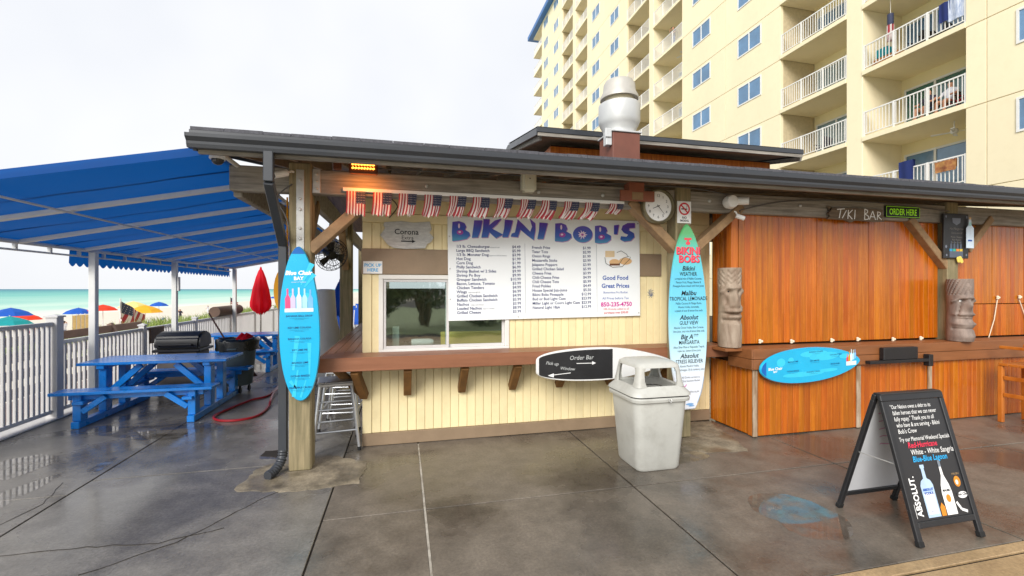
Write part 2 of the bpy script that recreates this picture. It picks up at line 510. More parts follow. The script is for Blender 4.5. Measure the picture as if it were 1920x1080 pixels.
bed = MB().box(-4.75, 80, -60, 90, -.6, -.012).build('pavement', M_joint)
tag(bed, kind='structure')
XS = [-4.73, -3.3, -.59, .17, 1.98, 4.19, 6.4, 8.6, 12, 18.9]
YS = [2.22, 3.64, 5.35, 7.6, 10.2, 13, 17, 24, 40, 70]
def slab(x0, x1, y0, y1, m, name='slab', z=0.0):
    g = .007
    return pbox(name, bed, m, x0 + g, x1 - g, y0 + g, y1 - g, z - .012, z, .004)
for i in range(len(XS) - 1):
    if XS[i] < -.6:
        continue
    for j in range(len(YS) - 1):
        if j >= 3 and XS[i] > 0: continue
        slab(XS[i], XS[i + 1], YS[j], YS[j + 1], M_slab)
# the older grey concrete along the rail lies in long wide strips
for x0, x1, ys in ((-4.73, -2.75, (-6, 1.2, 4.6, 8.8, 13, 20, 34, 70)), (-2.75, -.59, (-6, 1.9, 4.9, 8.8, 13, 20, 34, 70))):
    for y0, y1 in zip(ys[:-1], ys[1:]): slab(x0, x1, y0, y1, M_old)
for x0, x1 in zip((-.59, .9, 2.9, 5.1, 8), (.9, 2.9, 5.1, 8, 18.9)):
    slab(x0, x1, -6, 2.12, M_tan)
pbox('curb_strip', bed, M_tan, -.58, 18.9, 2.127, 2.213, -.012, .006, .004)
pbox('joint_sealant', bed, M_seal, .163, .179, 2.23, 5.2, -.011, .0025, .001)
def ribbon(name, m, pts, w, z, h=.002, jag=.012):
    mb = MB()
    L = []
    for (a, b), (c, d) in zip(pts[:-1], pts[1:]):
        k = max(2, int(math.hypot(c - a, d - b) / .07))
        for i in range(k): L.append((a + (c - a) * i / k + random.uniform(-jag, jag), b + (d - b) * i / k + random.uniform(-jag, jag)))
    L.append(pts[-1])
    for (a, b), (c, d) in zip(L[:-1], L[1:]):
        mb.bar((a, b, z), (c, d, z), w * random.uniform(.5, 1.4), h)
    return mb.build(name, m, bed)
def zpts(*px): return [tuple(onZ(*p))[:2] for p in px]
for pp in (((0, 1042), (140, 1028), (300, 1018), (420, 990)), ((150, 1078), (330, 1018), (505, 928), (545, 915)),
           ((0, 985), (80, 945), (118, 905))):
    ribbon('crack', M_joint, zpts(*pp), .0042, .0022)
def patch(name, px, m, z=.004):
    pts = zpts(*px)
    c = (sum(p[0] for p in pts) / len(pts), sum(p[1] for p in pts) / len(pts))
    out_ = []
    for (a, b), (c_, d) in zip(pts, pts[1:] + pts[:1]):
        k = max(2, int(math.hypot(c_ - a, d - b) / .05))
        for i in range(k): out_.append((a + (c_ - a) * i / k + random.uniform(-.018, .018), b + (d - b) * i / k + random.uniform(-.018, .018)))
    return MB().prism(out_, lambda u, v, o: Vector((u, v, o)), -.002, z).build(name, m, bed)
patch('repair_patch', ((438, 921), (560, 922), (672, 906), (690, 868), (610, 852), (520, 866), (480, 880)), M_patch)
patch('repair_patch', ((1278, 852), (1404, 846), (1372, 820), (1330, 790), (1286, 792)), M_patch)
# the mouth of a floor drain near the downspout
patch('drain_grate', ((488, 856), (522, 858), (528, 846), (500, 846)), M_joint, .008)

# standing water left by the hosing down
def film(name):
    """thin water over concrete: Fresnel mirror on a slightly darkened see-through, thinning out in patches"""
    m = bpy.data.materials.new(name); m.use_nodes = True
    n, l = m.node_tree.nodes, m.node_tree.links
    n.clear()
    o = n.new('ShaderNodeOutputMaterial'); g = n.new('ShaderNodeBsdfGlossy'); g.inputs['Roughness'].default_value = .035
    t = n.new('ShaderNodeBsdfTransparent'); t.inputs['Color'].default_value = (.93, .92, .91, 1)
    f0 = n.new('ShaderNodeLayerWeight'); f0.inputs['Blend'].default_value = .5; f = n.new('ShaderNodeMath'); f.operation = 'POWER'; f.inputs[1].default_value = 4.0; l.new(f0.outputs['Facing'], f.inputs[0])
    a = n.new('ShaderNodeMath'); a.operation = 'ADD'; a.inputs[1].default_value = .06
    ge = n.new('ShaderNodeNewGeometry'); nn = n.new('ShaderNodeTexNoise'); nn.inputs['Scale'].default_value = 7; nn.inputs['Detail'].default_value = 6
    l.new(ge.outputs['Position'], nn.inputs['Vector'])
    mr = n.new('ShaderNodeMapRange'); mr.inputs['From Min'].default_value = .3; mr.inputs['From Max'].default_value = .56; l.new(nn.outputs['Fac'], mr.inputs['Value'])
    x = n.new('ShaderNodeMixShader'); l.new(f.outputs[0], a.inputs[0]); l.new(a.outputs[0], x.inputs[0]); l.new(t.outputs[0], x.inputs[1]); l.new(g.outputs[0], x.inputs[2])
    t2 = n.new('ShaderNodeBsdfTransparent'); y = n.new('ShaderNodeMixShader')
    l.new(mr.outputs[0], y.inputs[0]); l.new(t2.outputs[0], y.inputs[1]); l.new(x.outputs[0], y.inputs[2]); l.new(y.outputs[0], o.inputs[0])
    return m
M_pud = film('puddle_water')
def puddle(px, z=.0035):
    P = zpts(*px); N = len(P); out_ = []
    for i in range(N):                                   # rounded, slightly wandering outline
        p0, p1, p2, p3 = (Vector((*P[(i + k) % N], 0)) for k in (-1, 0, 1, 2))
        for j in range(8):
            t = j / 8
            q = .5 * ((2 * p1) + (p2 - p0) * t + (2 * p0 - 5 * p1 + 4 * p2 - p3) * t * t + (3 * p1 - p0 - 3 * p2 + p3) * t ** 3)
            w = .022 * noise.noise(Vector((q.x * 9, q.y * 9, 1)))
            out_.append((q.x + w, q.y + .6 * w))
    return MB().prism(out_, lambda u, v, o: Vector((u, v, o)), -.002, z).build('puddle', M_pud, bed)
puddle(((0, 868), (40, 858), (90, 852), (112, 862), (70, 880), (30, 895), (0, 900)))
puddle(((0, 928), (50, 908), (112, 889), (96, 904), (40, 932), (0, 952)))
puddle(((140, 812), (190, 818), (300, 826), (372, 812), (420, 800), (380, 792), (260, 800), (170, 800)))
puddle(((165, 882), (215, 858), (212, 866), (185, 884)), .0035)
puddle(((490, 852), (526, 849), (524, 860), (488, 862)), .0045)
puddle(((1405, 932), (1460, 926), (1530, 945), (1592, 980), (1588, 1012), (1500, 1005), (1455, 976), (1420, 962)))
puddle(((1210, 862), (1262, 872), (1330, 858), (1300, 846), (1280, 852)), .005)

# ---- sand, dunes and sea
M_sand = mat('beach_sand', srgb(212, 203, 186), .9, .08, 1.5, bump=.2, bscale=8)
prof = [(-4.8, -1.6), (-9, -1.55), (-12.5, -.78), (-14.5, -.62), (-17, -1.5), (-24, -2.5), (-38, -3.3), (-58, -3.75), (-72, -4.02), (-95, -5.2), (-400, -12)]
mb = MB()
ysn = [-300, -60] + [i * 4 for i in range(-5, 30)] + [140, 180, 260, 400, 800, 2000, 6000, 20000]
for i, (x, z) in enumerate(prof):
    for y in ysn:
        w = .35 * noise.noise(Vector((x * .12, y * .1, 0))) if -40 < x < -6 and y < 300 else 0
        bend = 0.0
        mb.v.append(Vector((x - bend, y, z + w)))
L = len(ysn)
for i in range(len(prof) - 1):
    for j in range(L - 1):
        mb.f.append((i * L + j, i * L + j + 1, (i + 1) * L + j + 1, (i + 1) * L + j)); mb.m.append(0)
tag(mb.build('sand', M_sand, smooth=True, angle=80), kind='structure')
land = MB().add([(-5, 88, -1.7), (20000, 88, -1.7), (20000, 20000, -1.7), (-5, 20000, -1.7)], [(0, 1, 2, 3)])
land.add([(-5, -300, -1.7), (-5, 89, -1.7), (20000, 89, -1.7), (20000, -300, -1.7)], [(3, 2, 1, 0)])
tag(land.build('ground', M_sand), kind='structure')
# sea: the water colour follows the depth of the bottom away from the shore
msea = bpy.data.materials.new('sea_water'); msea.use_nodes = True
n, l = msea.node_tree.nodes, msea.node_tree.links
b = n['Principled BSDF']
g = n.new('ShaderNodeNewGeometry'); sp = n.new('ShaderNodeSeparateXYZ'); l.new(g.outputs['Position'], sp.inputs[0])
nn = n.new('ShaderNodeTexNoise'); nn.inputs['Scale'].default_value = .012; nn.inputs['Detail'].default_value = 5
mp = n.new('ShaderNodeMapping'); mp.inputs['Scale'].default_value = (2.6, .6, 1)
l.new(g.outputs['Position'], mp.inputs['Vector']); l.new(mp.outputs[0], nn.inputs['Vector'])
lg = n.new('ShaderNodeMath'); lg.operation = 'MULTIPLY'; lg.inputs[1].default_value = -1; l.new(sp.outputs[0], lg.inputs[0])
l2 = n.new('ShaderNodeMath'); l2.operation = 'LOGARITHM'; l2.inputs[1].default_value = 10; l.new(lg.outputs[0], l2.inputs[0])
ma = n.new('ShaderNodeMath'); ma.operation = 'MULTIPLY_ADD'; ma.inputs[1].default_value = .6; l.new(nn.outputs['Fac'], ma.inputs[0]); l.new(l2.outputs[0], ma.inputs[2])
mr = n.new('ShaderNodeMapRange'); mr.inputs['From Min'].default_value = 2.16; mr.inputs['From Max'].default_value = 4.0; l.new(ma.outputs[0], mr.inputs['Value'])
cr2 = n.new('ShaderNodeValToRGB'); l.new(mr.outputs[0], cr2.inputs[0])
el = cr2.color_ramp.elements
for _ in range(3): el.new(.5)
for e_, (p, c) in zip(el, ((0, srgb(214, 222, 206)), (.12, srgb(168, 206, 190)), (.36, srgb(112, 182, 170)), (.62, srgb(76, 150, 154)), (.9, srgb(58, 116, 136)))):
    e_.position = p; e_.color = (*c, 1)
l.new(cr2.outputs[0], b.inputs['Base Color'])
b.inputs['Roughness'].default_value = .55
b.inputs['Specular IOR Level'].default_value = .12
wv = n.new('ShaderNodeTexNoise'); wv.inputs['Scale'].default_value = .5; wv.inputs['Detail'].default_value = 6
mp2 = n.new('ShaderNodeMapping'); mp2.inputs['Scale'].default_value = (1.6, .35, 1); l.new(g.outputs['Position'], mp2.inputs['Vector']); l.new(mp2.outputs[0], wv.inputs['Vector'])
bp = n.new('ShaderNodeBump'); bp.inputs['Strength'].default_value = .5; bp.inputs['Distance'].default_value = .6
l.new(wv.outputs['Fac'], bp.inputs['Height']); l.new(bp.outputs[0], b.inputs['Normal'])
mb = MB()
xs_, ys_ = [-66, -90, -130, -250, -600, -2000, -30000], [-3000, -200, 0, 60, 120, 200, 400, 1500, 6000, 40000]
for x in xs_:
    for y in ys_: mb.v.append(Vector((x, y, -4.0)))
for i in range(len(xs_) - 1):
    for j in range(len(ys_) - 1):
        a = i * len(ys_) + j; mb.f.append((a, a + 1, a + 1 + len(ys_), a + len(ys_))); mb.m.append(0)
tag(mb.build('sea', msea), kind='structure')

# dune grass
M_grass = mat('dune_grass_blade', srgb(104, 136, 52), .7, .3, 3, c2=srgb(142, 150, 78))
mb = MB()
for k in range(7000):
    y = random.uniform(19, 62); x = -13.8 + random.gauss(0, 1.1)
    z = -.78 + .3 * noise.noise(Vector((x * .12, y * .1, 0)))
    hgt = random.uniform(.45, .95) * (.75 + .35 * noise.noise(Vector((x * .5, y * .35, 3)))); a = random.uniform(0, 6.28); w = .022
    lx, ly = random.gauss(0, .22), random.gauss(0, .22)
    dx, dy = math.cos(a) * w, math.sin(a) * w
    mb.add([(x - dx, y - dy, z), (x + dx, y + dy, z), (x + lx * .5 + dx * .6, y + ly * .5 + dy * .6, z + hgt * .65), (x + lx * .5 - dx * .6, y + ly * .5 - dy * .6, z + hgt * .65), (x + lx * 1.4, y + ly * 1.4, z + hgt)],
           [(0, 1, 2, 3), (3, 2, 4)])
tag(mb.build('dune_grass', M_grass), 'tall green dune grass on the sand beyond the railing', 'grass', kind='stuff')

# ================================================================ HOTEL
HX = 19.3
S0, ST = 2.4, 2.85
NF = 13
M_hotel = mat('hotel_stucco', srgb(236, 223, 188), .8, .05, .35, (1, 1, .4), bump=.2, bscale=9, rand=.02, dirt=.14, dirtc=srgb(196, 178, 136))
M_hotel2 = mat('hotel_recess_stucco', srgb(236, 222, 176), .8, .04, .5, bump=.12, bscale=12)
M_groove = mat('stucco_joint', srgb(196, 180, 146), .9)
M_hwin = glass('hotel_pane', (.8, .9, .97), .08, .03)
M_hdark = mat('hotel_interior', srgb(110, 146, 176), .6, .3, .7)
M_hdoor = mat('hotel_curtain', srgb(168, 178, 176), .6, .2, 3, (8, 8, .3))
M_green = mat('green_door', srgb(40, 110, 92), .4, .1)
M_bluef = mat('blue_roof_edge', srgb(40, 104, 170), .4, .08)
hotel = thing('hotel_tower', (HX, 38, 0), 'tall pale yellow stucco beach hotel with tiers of white railed balconies', 'hotel')
YH = lambda px: onX(px, 300, HX).y
ztop = S0 + NF * ST
core = MB().box(HX + 2.4, HX + 16, 2, 64.5, 0, ztop).build('core_wall', M_hotel2, hotel)
def wall_seg(y0, y1, splits=()):
    ys = [y0] + list(splits) + [y1]
    MB().box(HX + .03, HX + 2.4, y0 + .03, y1 - .03, 0, ztop).build('wall_backing', M_groove, hotel)
    for a, b_ in zip(ys[:-1], ys[1:]):
        for k in range(-1, NF):
            z0 = 0 if k < 0 else S0 + k * ST
            z1 = S0 + (k + 1) * ST
            pbox('wall_panel', hotel, M_hotel, HX, HX + .2, a + (.012 if a != y0 else 0), b_ - (.012 if b_ != y1 else 0), z0 + .012, z1 - .012, .008)
def hotel_window(yc, w, k, h=.98):
    z = S0 + k * ST + 1.62
    fr_ = MB()
    y0, y1, z0, z1 = yc - w / 2, yc + w / 2, z, z + h
    for q in ((y0 - .07, y1 + .07, z0 - .07, z0), (y0 - .07, y1 + .07, z1, z1 + .07), (y0 - .07, y0, z0, z1), (y1, y1 + .07, z0, z1), (yc - .035, yc + .035, z0, z1)):
        fr_.box(HX - .035, HX - .002, q[0], q[1], q[2], q[3])
    o = fr_.build('window', M_white, hotel)
    dk = MB().box(HX - .006, HX - .003, y0, y1, z0, z1).build('blind', M_hdark, o)
    for a, b_ in ((y0, yc - .035), (yc + .035, y1)):
        MB().add([(HX - .016, a + .005, z0 + .005), (HX - .016, b_ - .005, z0 + .005), (HX - .016, b_ - .005, z1 - .005), (HX - .016, a + .005, z1 - .005)], [(0, 1, 2, 3)]).build('pane', M_hwin, o)
def vis(yc, k, margin=30):
    """does the photograph show this storey of this bay (top of the picture)"""
    d = HX * SN + yc * CS
    return CY - F * (S0 + k * ST - H) / d > -margin
RAILC = {}
def railing(y0, y1, k, parent, x=HX + .06):
    z = S0 + k * ST + .2
    L = round(y1 - y0, 2)
    me = RAILC.get(L)
    if me is None:
        mb = MB()
        mb.box(-.02, .02, 0, L, 1.03, 1.08).box(-.015, .015, 0, L, .1, .135)
        nP = int(L / .13)
        for i in range(nP + 1):
            y = L * i / nP
            mb.box(-.011, .011, y - .011, y + .011, .1, 1.04)
        for i in range(4):
            y = .03 + (L - .06) * i / 3
            mb.box(-.03, .03, y - .03, y + .03, 0, 1.09)
        me = bpy.data.meshes.new('railing'); me.from_pydata([tuple(p) for p in mb.v], [], mb.f); me.materials.append(M_white)
        RAILC[L] = me
    return link('railing', me, parent, (x, y0, z))
def bay(y0, y1, depth=2.2, door='curtain', open_end=False):
    for k in range(0, NF + 1):
        if k < NF and not vis((y0 + y1) / 2, k, 260): continue
        z = S0 + k * ST
        pbox('balcony_slab', hotel, M_hotel, HX - .04, HX + depth + .2, y0, y1, z, z + .2, .01)
        if k == NF: break
        # back wall with a sliding door
        pbox('back_wall', hotel, M_hotel2, HX + depth, HX + depth + .2, y0, y1, z + .2, z + ST, 0)
        w = y1 - y0
        dy0, dy1 = y0 + w * .34, y1 - w * .06
        dr = MB()
        for q in ((dy0 - .07, dy1 + .07, z + 2.28, z + 2.36), (dy0 - .07, dy0, z + .2, z + 2.28), (dy1, dy1 + .07, z + .2, z + 2.28), ((dy0 + dy1) / 2 - .04, (dy0 + dy1) / 2 + .04, z + .2, z + 2.28)):
            dr.box(HX + depth - .07, HX + depth - .003, *q)
        do = dr.build('balcony_door', M_white, hotel)
        random.seed(int(y0 * 10) + k)
        cm = random.choice([M_hdoor, M_hdark, M_green if y0 < 24 else M_hdark, M_hdark])
        MB().box(HX + depth - .012, HX + depth - .006, dy0, dy1, z + .2, z + 2.28).build('curtain', cm, do)
        MB().add([(HX + depth - .035, dy0, z + .2), (HX + depth - .035, dy1, z + .2), (HX + depth - .035, dy1, z + 2.28), (HX + depth - .035, dy0, z + 2.28)], [(0, 1, 2, 3)]).build('pane', M_hwin, do)
        railing(y0 + .01, y1 - .01, k, hotel)
def side_fin(y, t=.16, depth=2.2):
    MB().box(HX, HX + depth + .1, y - t / 2, y + t / 2, 0, ztop).build('side_fin', M_hotel2, hotel)
yA0, yA1, yB0, yB1 = YH(1811), YH(1617), YH(1587), YH(1463)
yC0, yC1, yD0, yD1 = YH(1279), YH(1225), YH(1217), YH(1175)
yE0, yE1, yF0, yF1 = YH(1101), YH(1079), YH(1074), YH(1054)
yG0, yG1 = YH(1016), YH(1001)
wall_seg(2.0, yA0, (8.0, 11.2))
wall_seg(yB1, yC0, (YH(1360),))
wall_seg(yD1, yE0, (YH(1134),))
wall_seg(yF1, yG0, (YH(1033),))
for a, b_ in ((yA1, yB0), (yC1, yD0), (yE1, yF0)):
    MB().box(HX, HX + 2.4, a, b_, 0, ztop).build('pier', M_hotel, hotel, bevel=.02)
for (a, b_) in ((yA0, yA1), (yB0, yB1), (yC0, yC1), (yD0, yD1), (yE0, yE1), (yF0, yF1), (yG0, yG1)):
    bay(a, b_)
for px0, px1 in ((1426, 1385), (1331, 1300), (1160, 1145), (1124, 1111), (1047, 1039), (1028, 1020)):
    a, b_ = YH(px0), YH(px1)
    for k in range(NF):
        if vis((a + b_) / 2, k, 60): hotel_window((a + b_) / 2, min(1.75, b_ - a), k)
for k in (1, 2, 3): hotel_window(9.55, 1.6, k)
rf = MB().box(HX - .7, HX + 17, 1, yG1 + 1.0, ztop + .2, ztop + .75).build('roof_edge', M_bluef, hotel)
rf = MB().box(HX - .02, HX + 16.4, 2, yG1 + .1, ztop + .02, ztop + .2).build('roof_slab', M_hotel, hotel)
# ================================================================ THE KIOSK BUILDING
WY = 5.27
kiosk = thing('beach_kiosk', (1.8, WY, 0), 'low beach food stand with cream plank walls, orange shuttered bar and dark roof', 'food stand')
# ---- cream front wall
WX0, WX1 = -.42, 3.98
wx0, wx1, wz0, wz1 = -.26, 1.231, 1.035, 1.9
wall = MB()
for q in ((WX0, wx0, 0, 3.0), (wx1, WX1, 0, 3.0), (wx0, wx1, 0, wz0), (wx0, wx1, wz1, 3.0)):
    wall.box(q[0], q[1], WY, WY + .09, q[2], q[3])
wall.box(WX0, WX0 + .09, WY + .09, 12, 0, 3.0)
wall.box(WX0, WX1, 11.9, 12, 0, .9).box(WX1 - .02, WX1, WY + .09, 12, 0, 3.0)  # unseen rear wall kept low, an opening added to let daylight inside
wall = wall.build('front_wall', M_creamt, kiosk)
pw = .0966
x = WX0 + .088
while x < WX1 - .02:
    x2 = min(x + pw, WX1)
    pbox('plank', wall, M_cream, x + .0018, x2 - .0018, WY - .014, WY - .001, .142, .93, .004)
    cx_ = (x + x2) / 2
    if cx_ < wx0 or cx_ > wx1: pbox('plank', wall, M_cream, x + .0018, x2 - .0018, WY - .014, WY - .001, 1.03, 2.478, .004)
    else: pbox('plank', wall, M_cream, x + .0018, x2 - .0018, WY - .014, WY - .001, 1.905, 2.478, .004)
    x += pw
pbox('corner_trim', wall, M_creamt, WX0 - .012, WX0 + .085, WY - .022, WY - .001, .142, 2.478, .004)
pbox('frieze_board', wall, M_creamt, WX0 - .012, WX1 - .01, WY - .03, WY - .001, 2.482, 2.585, .005)
pbox('frieze_board', wall, M_creamt, WX0 - .012, WX1 - .01, WY - .02, WY - .001, 2.59, 2.99, .005)
pbox('band_board', wall, M_taupe, WX0 - .022, 3.25, WY - .034, WY - .016, 1.905, 2.19, .005)
pbox('baseboard', wall, M_taupe, WX0 - .016, 3.97, WY - .034, WY - .001, .004, .14, .005)
for y in [WY + .1 + .0966 * i for i in range(60)]:
    pbox('plank', wall, M_cream, WX0 - .013, WX0 - .001, y, y + .093, .05, 2.6, .004)
# ---- sliding service window
win = MB()
fw = .05
for q in ((wx0, wx1, wz0, wz0 + .03), (wx0, wx1, wz1 - fw, wz1), (wx0, wx0 + fw, wz0 + .03, wz1 - fw), (wx1 - fw, wx1, wz0 + .03, wz1 - fw)):
    win.box(q[0], q[1], WY - .032, WY + .05, q[2], q[3])
win = win.build('service_window', M_white, kiosk, bevel=.005)
mid = .5
for a, b_, yy in ((wx0 + fw, mid + .02, WY - .005), (mid - .02, wx1 - fw, WY + .025)):
    s_ = MB()
    for q in ((a, b_, wz0 + .03, wz0 + .065), (a, b_, wz1 - fw - .03, wz1 - fw), (a, a + .03, wz0 + .065, wz1 - fw - .03), (b_ - .03, b_, wz0 + .065, wz1 - fw - .03)):
        s_.box(q[0], q[1], yy - .012, yy + .012, q[2], q[3])
    s_.build('sash', M_alum, win, bevel=.003)
M_pane = glass('service_pane', (.8, .94, .9), .3, .03)
for a, b_, yy in ((wx0 + fw + .03, mid - .01, WY - .005), (mid + .01, wx1 - fw - .03, WY + .025)):
    MB().add([(a, yy, wz0 + .065), (b_, yy, wz0 + .065), (b_, yy, wz1 - fw - .03), (a, yy, wz1 - fw - .03)], [(0, 1, 2, 3)]).build('pane', M_pane, win)
# kitchen behind the glass
M_kit = mat('kitchen_wall', srgb(206, 220, 212), .6, .1)
M_steel = mat('kitchen_steel', srgb(176, 186, 184), .3, .15, 4, metal=.7)
M_yel = mat('yellow_board', srgb(226, 200, 96), .6, .1, 6, (.3, 1, 6))
k_ = MB().box(WX0 + .1, 3.9, 7.6, 7.7, 0, 1.75).box(WX0 + .1, 3.9, WY + .1, 7.6, .01, .03).build('kitchen_wall', M_kit, kiosk)  # back wall cut to part height so added daylight brightens the kitchen
MB().box(-.2, 3.4, 5.9, 6.5, .2, 1.08).build('worktop', M_steel, kiosk, bevel=.01)
MB().box(.45, 1.6, 5.55, 5.6, 1.03, 1.22).build('menu_rack', M_yel, kiosk, bevel=.005)
MB().box(-.12, -.04, 5.5, 5.58, 1.05, 1.3).build('napkin_holder', M_kit, kiosk, bevel=.005)
MB().lathe((.1, 5.56, 1.1), [(.04, 0), (.045, .03), (.045, .22), (.03, .26)], 14, axis='X').build('paper_roll', M_print_white, kiosk, smooth=True)
MB().box(.7, 1.5, 6.6, 6.9, 1.3, 1.45).build('shelf', M_print_white, kiosk, bevel=.01)
# ---- counter
ctop = MB().box(-.79, 3.96, 4.89, WY - .036, .985, 1.008).box(-.79, WX0 - .014, WY - .036, 11.8, .985, 1.008).build('counter', M_dkback, kiosk)
for i in range(4):
    y0 = 4.882 + i * .0885
    pbox('counter_board', ctop, M_counter, -.81 + .1 * (i > 0) * 0, 3.96, y0 + .002, y0 + .0865, 1.01, 1.04, .004)
for i in range(4):
    x0 = -.812 + i * .094
    pbox('counter_board', ctop, M_counter, x0 + .002, x0 + .092, WY - .03, 11.8, 1.01, 1.04, .004)
pbox('counter_fascia', ctop, M_counter, -.836, 3.97, 4.853, 4.878, .9, 1.042, .005)
pbox('counter_fascia', ctop, M_counter, -.836, -.814, 4.88, 11.8, .9, 1.042, .005)
for px in (764, 866, 961, 1049, 1143, 1243):
    X = onY(px, 740, 5.2).x
    MB().bar((X, 5.235, .575), (X, 4.93, .895), .085, .085, up=(0, 0, 1)).build('counter_bracket', M_brkt, kiosk, bevel=.006)
for i in range(6):
    y = WY + .08 + i * 1.1
    MB().bar((WX0 - .03, y, .575), (-.76, y, .895), .085, .085).build('counter_bracket', M_brkt, kiosk, bevel=.006)
MB().bar((WX0 + .01, 5.235, .56), (WX0 - .06, 4.93, .895), .085, .085).build('counter_bracket', M_brkt, kiosk, bevel=.006)

# ---- orange bar
BX0, BX1, BY = 4.0, 9.7, 4.5
barw = MB().box(BX0 + .02, BX1, BY + .02, 5.2, 0, .98).box(4.05, BX1, 4.84, 4.9, .98, 2.9).box(4.05, 4.1, 4.9, 5.3, .98, 2.9).build('bar_wall', M_dkback, kiosk)
pw = .0835
x = BX0 + .06
while x < BX1:
    pbox('plank', barw, M_orange, x + .0015, x + pw - .0015, BY, BY + .018, .012, .83, .004)
    x += pw
y = BY + .04
while y < WY - .02:
    pbox('plank', barw, M_orange, BX0, BX0 + .018, y + .0015, min(y + pw, WY) - .0015, .012, .83, .004)
    y += pw
M_wornw = mat('worn_white_trim', srgb(196, 182, 160), .7, .2, 5, (3, 3, .6), bump=.2, c2=srgb(130, 96, 62), dirt=.6, dirtc=srgb(110, 70, 40))
for px in (1412, 1607, 1741):
    X = onY(px, 760, BY - .02).x
    pbox('trim_board', barw, M_wornw, X, X + .062, BY - .022, BY - .002, .012, .8, .004)
pbox('trim_board', barw, M_orange2, BX0 - .018, BX0 - .002, BY + .0, BY + .075, .012, .8, .004)
for z0, z1 in ((.8, .918), (.922, 1.04)):
    pbox('counter_fascia', barw, M_barbrown, BX0 - .045, BX1, BY - .052, BY - .027, z0, z1, .005)
    pbox('counter_fascia', barw, M_barbrown, BX0 - .07, BX0 - .047, BY - .052, 4.85, z0, z1, .005)
for i in range(4):
    y0 = BY - .02 + i * .08
    pbox('counter_board', barw, M_barbrown, BX0 - .04, BX1, y0, y0 + .077, 1.012, 1.038, .004)
pbox('corner_shelf', barw, M_barbrown, 3.7, BX0 - .072, 4.6, 4.85, 1.0, 1.036, .004)
# shutters of vertical planks above the counter
SY = 4.8
X3 = 7.325
jx = [4.03, onY(1530, 500, SY).x, onY(1627, 500, SY).x, X3 - .02]
def shutter(x0, x1, z0=1.06, z1=2.72):
    back = MB().box(x0, x1, SY + .004, SY + .03, z0, z1).build('shutter', M_dkback, kiosk)
    nP = max(2, round((x1 - x0) / .086)); w = (x1 - x0) / nP
    for i in range(nP):
        pbox('plank', back, M_orange, x0 + i * w + .001, x0 + (i + 1) * w - .001, SY - .016, SY + .002, z0, z1, .0035)
    return back
sh = [shutter(a + .004, b_ - .004) for a, b_ in zip(jx[:-1], jx[1:])]
for a, b_ in ((X3 + .22, 8.35), (8.36, 9.0), (9.01, 9.68)): sh.append(shutter(a, b_, 1.06, 1.52)); sh.append(shutter(a, b_, 1.53, 2.72))
pbox('corner_post', barw, M_orange2, 3.935, 4.03, 4.79, 4.885, 1.04, 2.7, .005)
y = 4.89
while y < WY - .02:
    pbox('plank', barw, M_orange, 4.03, 4.046, y + .0015, min(y + pw, WY) - .0015, 1.04, 2.9, .004); y += pw
M_knot = mat('rope_knot', srgb(226, 214, 190), .8, .15, 60)
for px, py in ((1425, 640), (1484, 640), (1559, 638), (1608, 636), (1674, 636), (1726, 634), (1870, 558), (1911, 557)):
    p = onY(px, py, SY - .03)
    mb = MB()
    for k in range(3):
        a = k * 2.1
        mb.lathe(p + Vector((.018 * math.cos(a), -.008, .014 * math.sin(a))), [(.002, -.018), (.015, -.01), (.018, 0), (.015, .01), (.002, .018)], 8, axis='Y')
    mb.build('rope_knot', M_knot, kiosk, smooth=True, angle=80)
for a, b_ in (((1870, 562), (1853, 636)), ((1911, 562), (1930, 628))):
    p, q = onY(*a, SY - .03), onY(*b_, SY - .03)
    MB().tube([p, (p + q) / 2 + Vector((.01, -.01, 0)), q], .006, 6).build('pull_rope', M_knot, kiosk, smooth=True)

# ---- posts, beams, braces
PY = 4.68
def post(x0, y0=PY, w=.2, z1=2.95, m=M_post):
    return pbox('post', kiosk, m, x0, x0 + w, y0, y0 + w, .002, z1, .012)
P1, P2 = -1.053, 3.093
post(P1); post(P2); post(X3, m=M_post)
post(-1.05, 8.25); post(-1.05, 11.6)
pbox('beam', kiosk, M_beam, -1.57, -1.49, PY + .14, 12.4, 2.62, 2.83, .01)
hb = pbox('beam', kiosk, M_beam, -1.57, 9.72, PY + .03, PY + .13, 2.66, 2.9, .01)
pbox('beam', kiosk, M_beam, -1.01, -.92, PY + .21, 12.4, 2.66, 2.9, .01)
M_conn = MB().box(-.985, -.915, PY - .007, PY - .001, 2.06, 2.88).build('steel_strap', M_galv, kiosk, bevel=.002)
for z in (2.12, 2.22, 2.32, 2.5, 2.6, 2.78):
    MB().lathe((-.95, PY - .008, z), [(.014, 0), (.014, -.008), (.008, -.012)], 10, axis='Y').build('bolt', M_galv, M_conn, smooth=True)
pl = MB().box(-.846, -.775, PY + .022, PY + .028, 2.67, 2.9).build('steel_plate', M_galv, kiosk, bevel=.002)
for z in (2.71, 2.78, 2.85):
    MB().lathe((-.81, PY + .021, z), [(.014, 0), (.014, -.008), (.008, -.012)], 10, axis='Y').build('bolt', M_galv, pl, smooth=True)
for a, b_ in (((583, 470), (668, 396)), ((1268, 472), (1178, 378)), ((1300, 466), (1386, 388)), ((1772, 505), (1698, 410)), ((1806, 470), (1850, 410))):
    p, q = onY(*a, PY + .08), onY(*b_, PY + .08)
    MB().bar(p, q, .15, .1, up=(0, 0, 1)).build('knee_brace', M_brace, kiosk, bevel=.008)
MB().bar((-.95, PY + .2, 2.1), (-.95, PY + .75, 2.68), .1, .12).build('knee_brace', M_brace, kiosk, bevel=.008)
MB().bar((-.95, 8.25, 2.1), (-.95, 7.7, 2.68), .1, .12).build('knee_brace', M_brace, kiosk, bevel=.008)

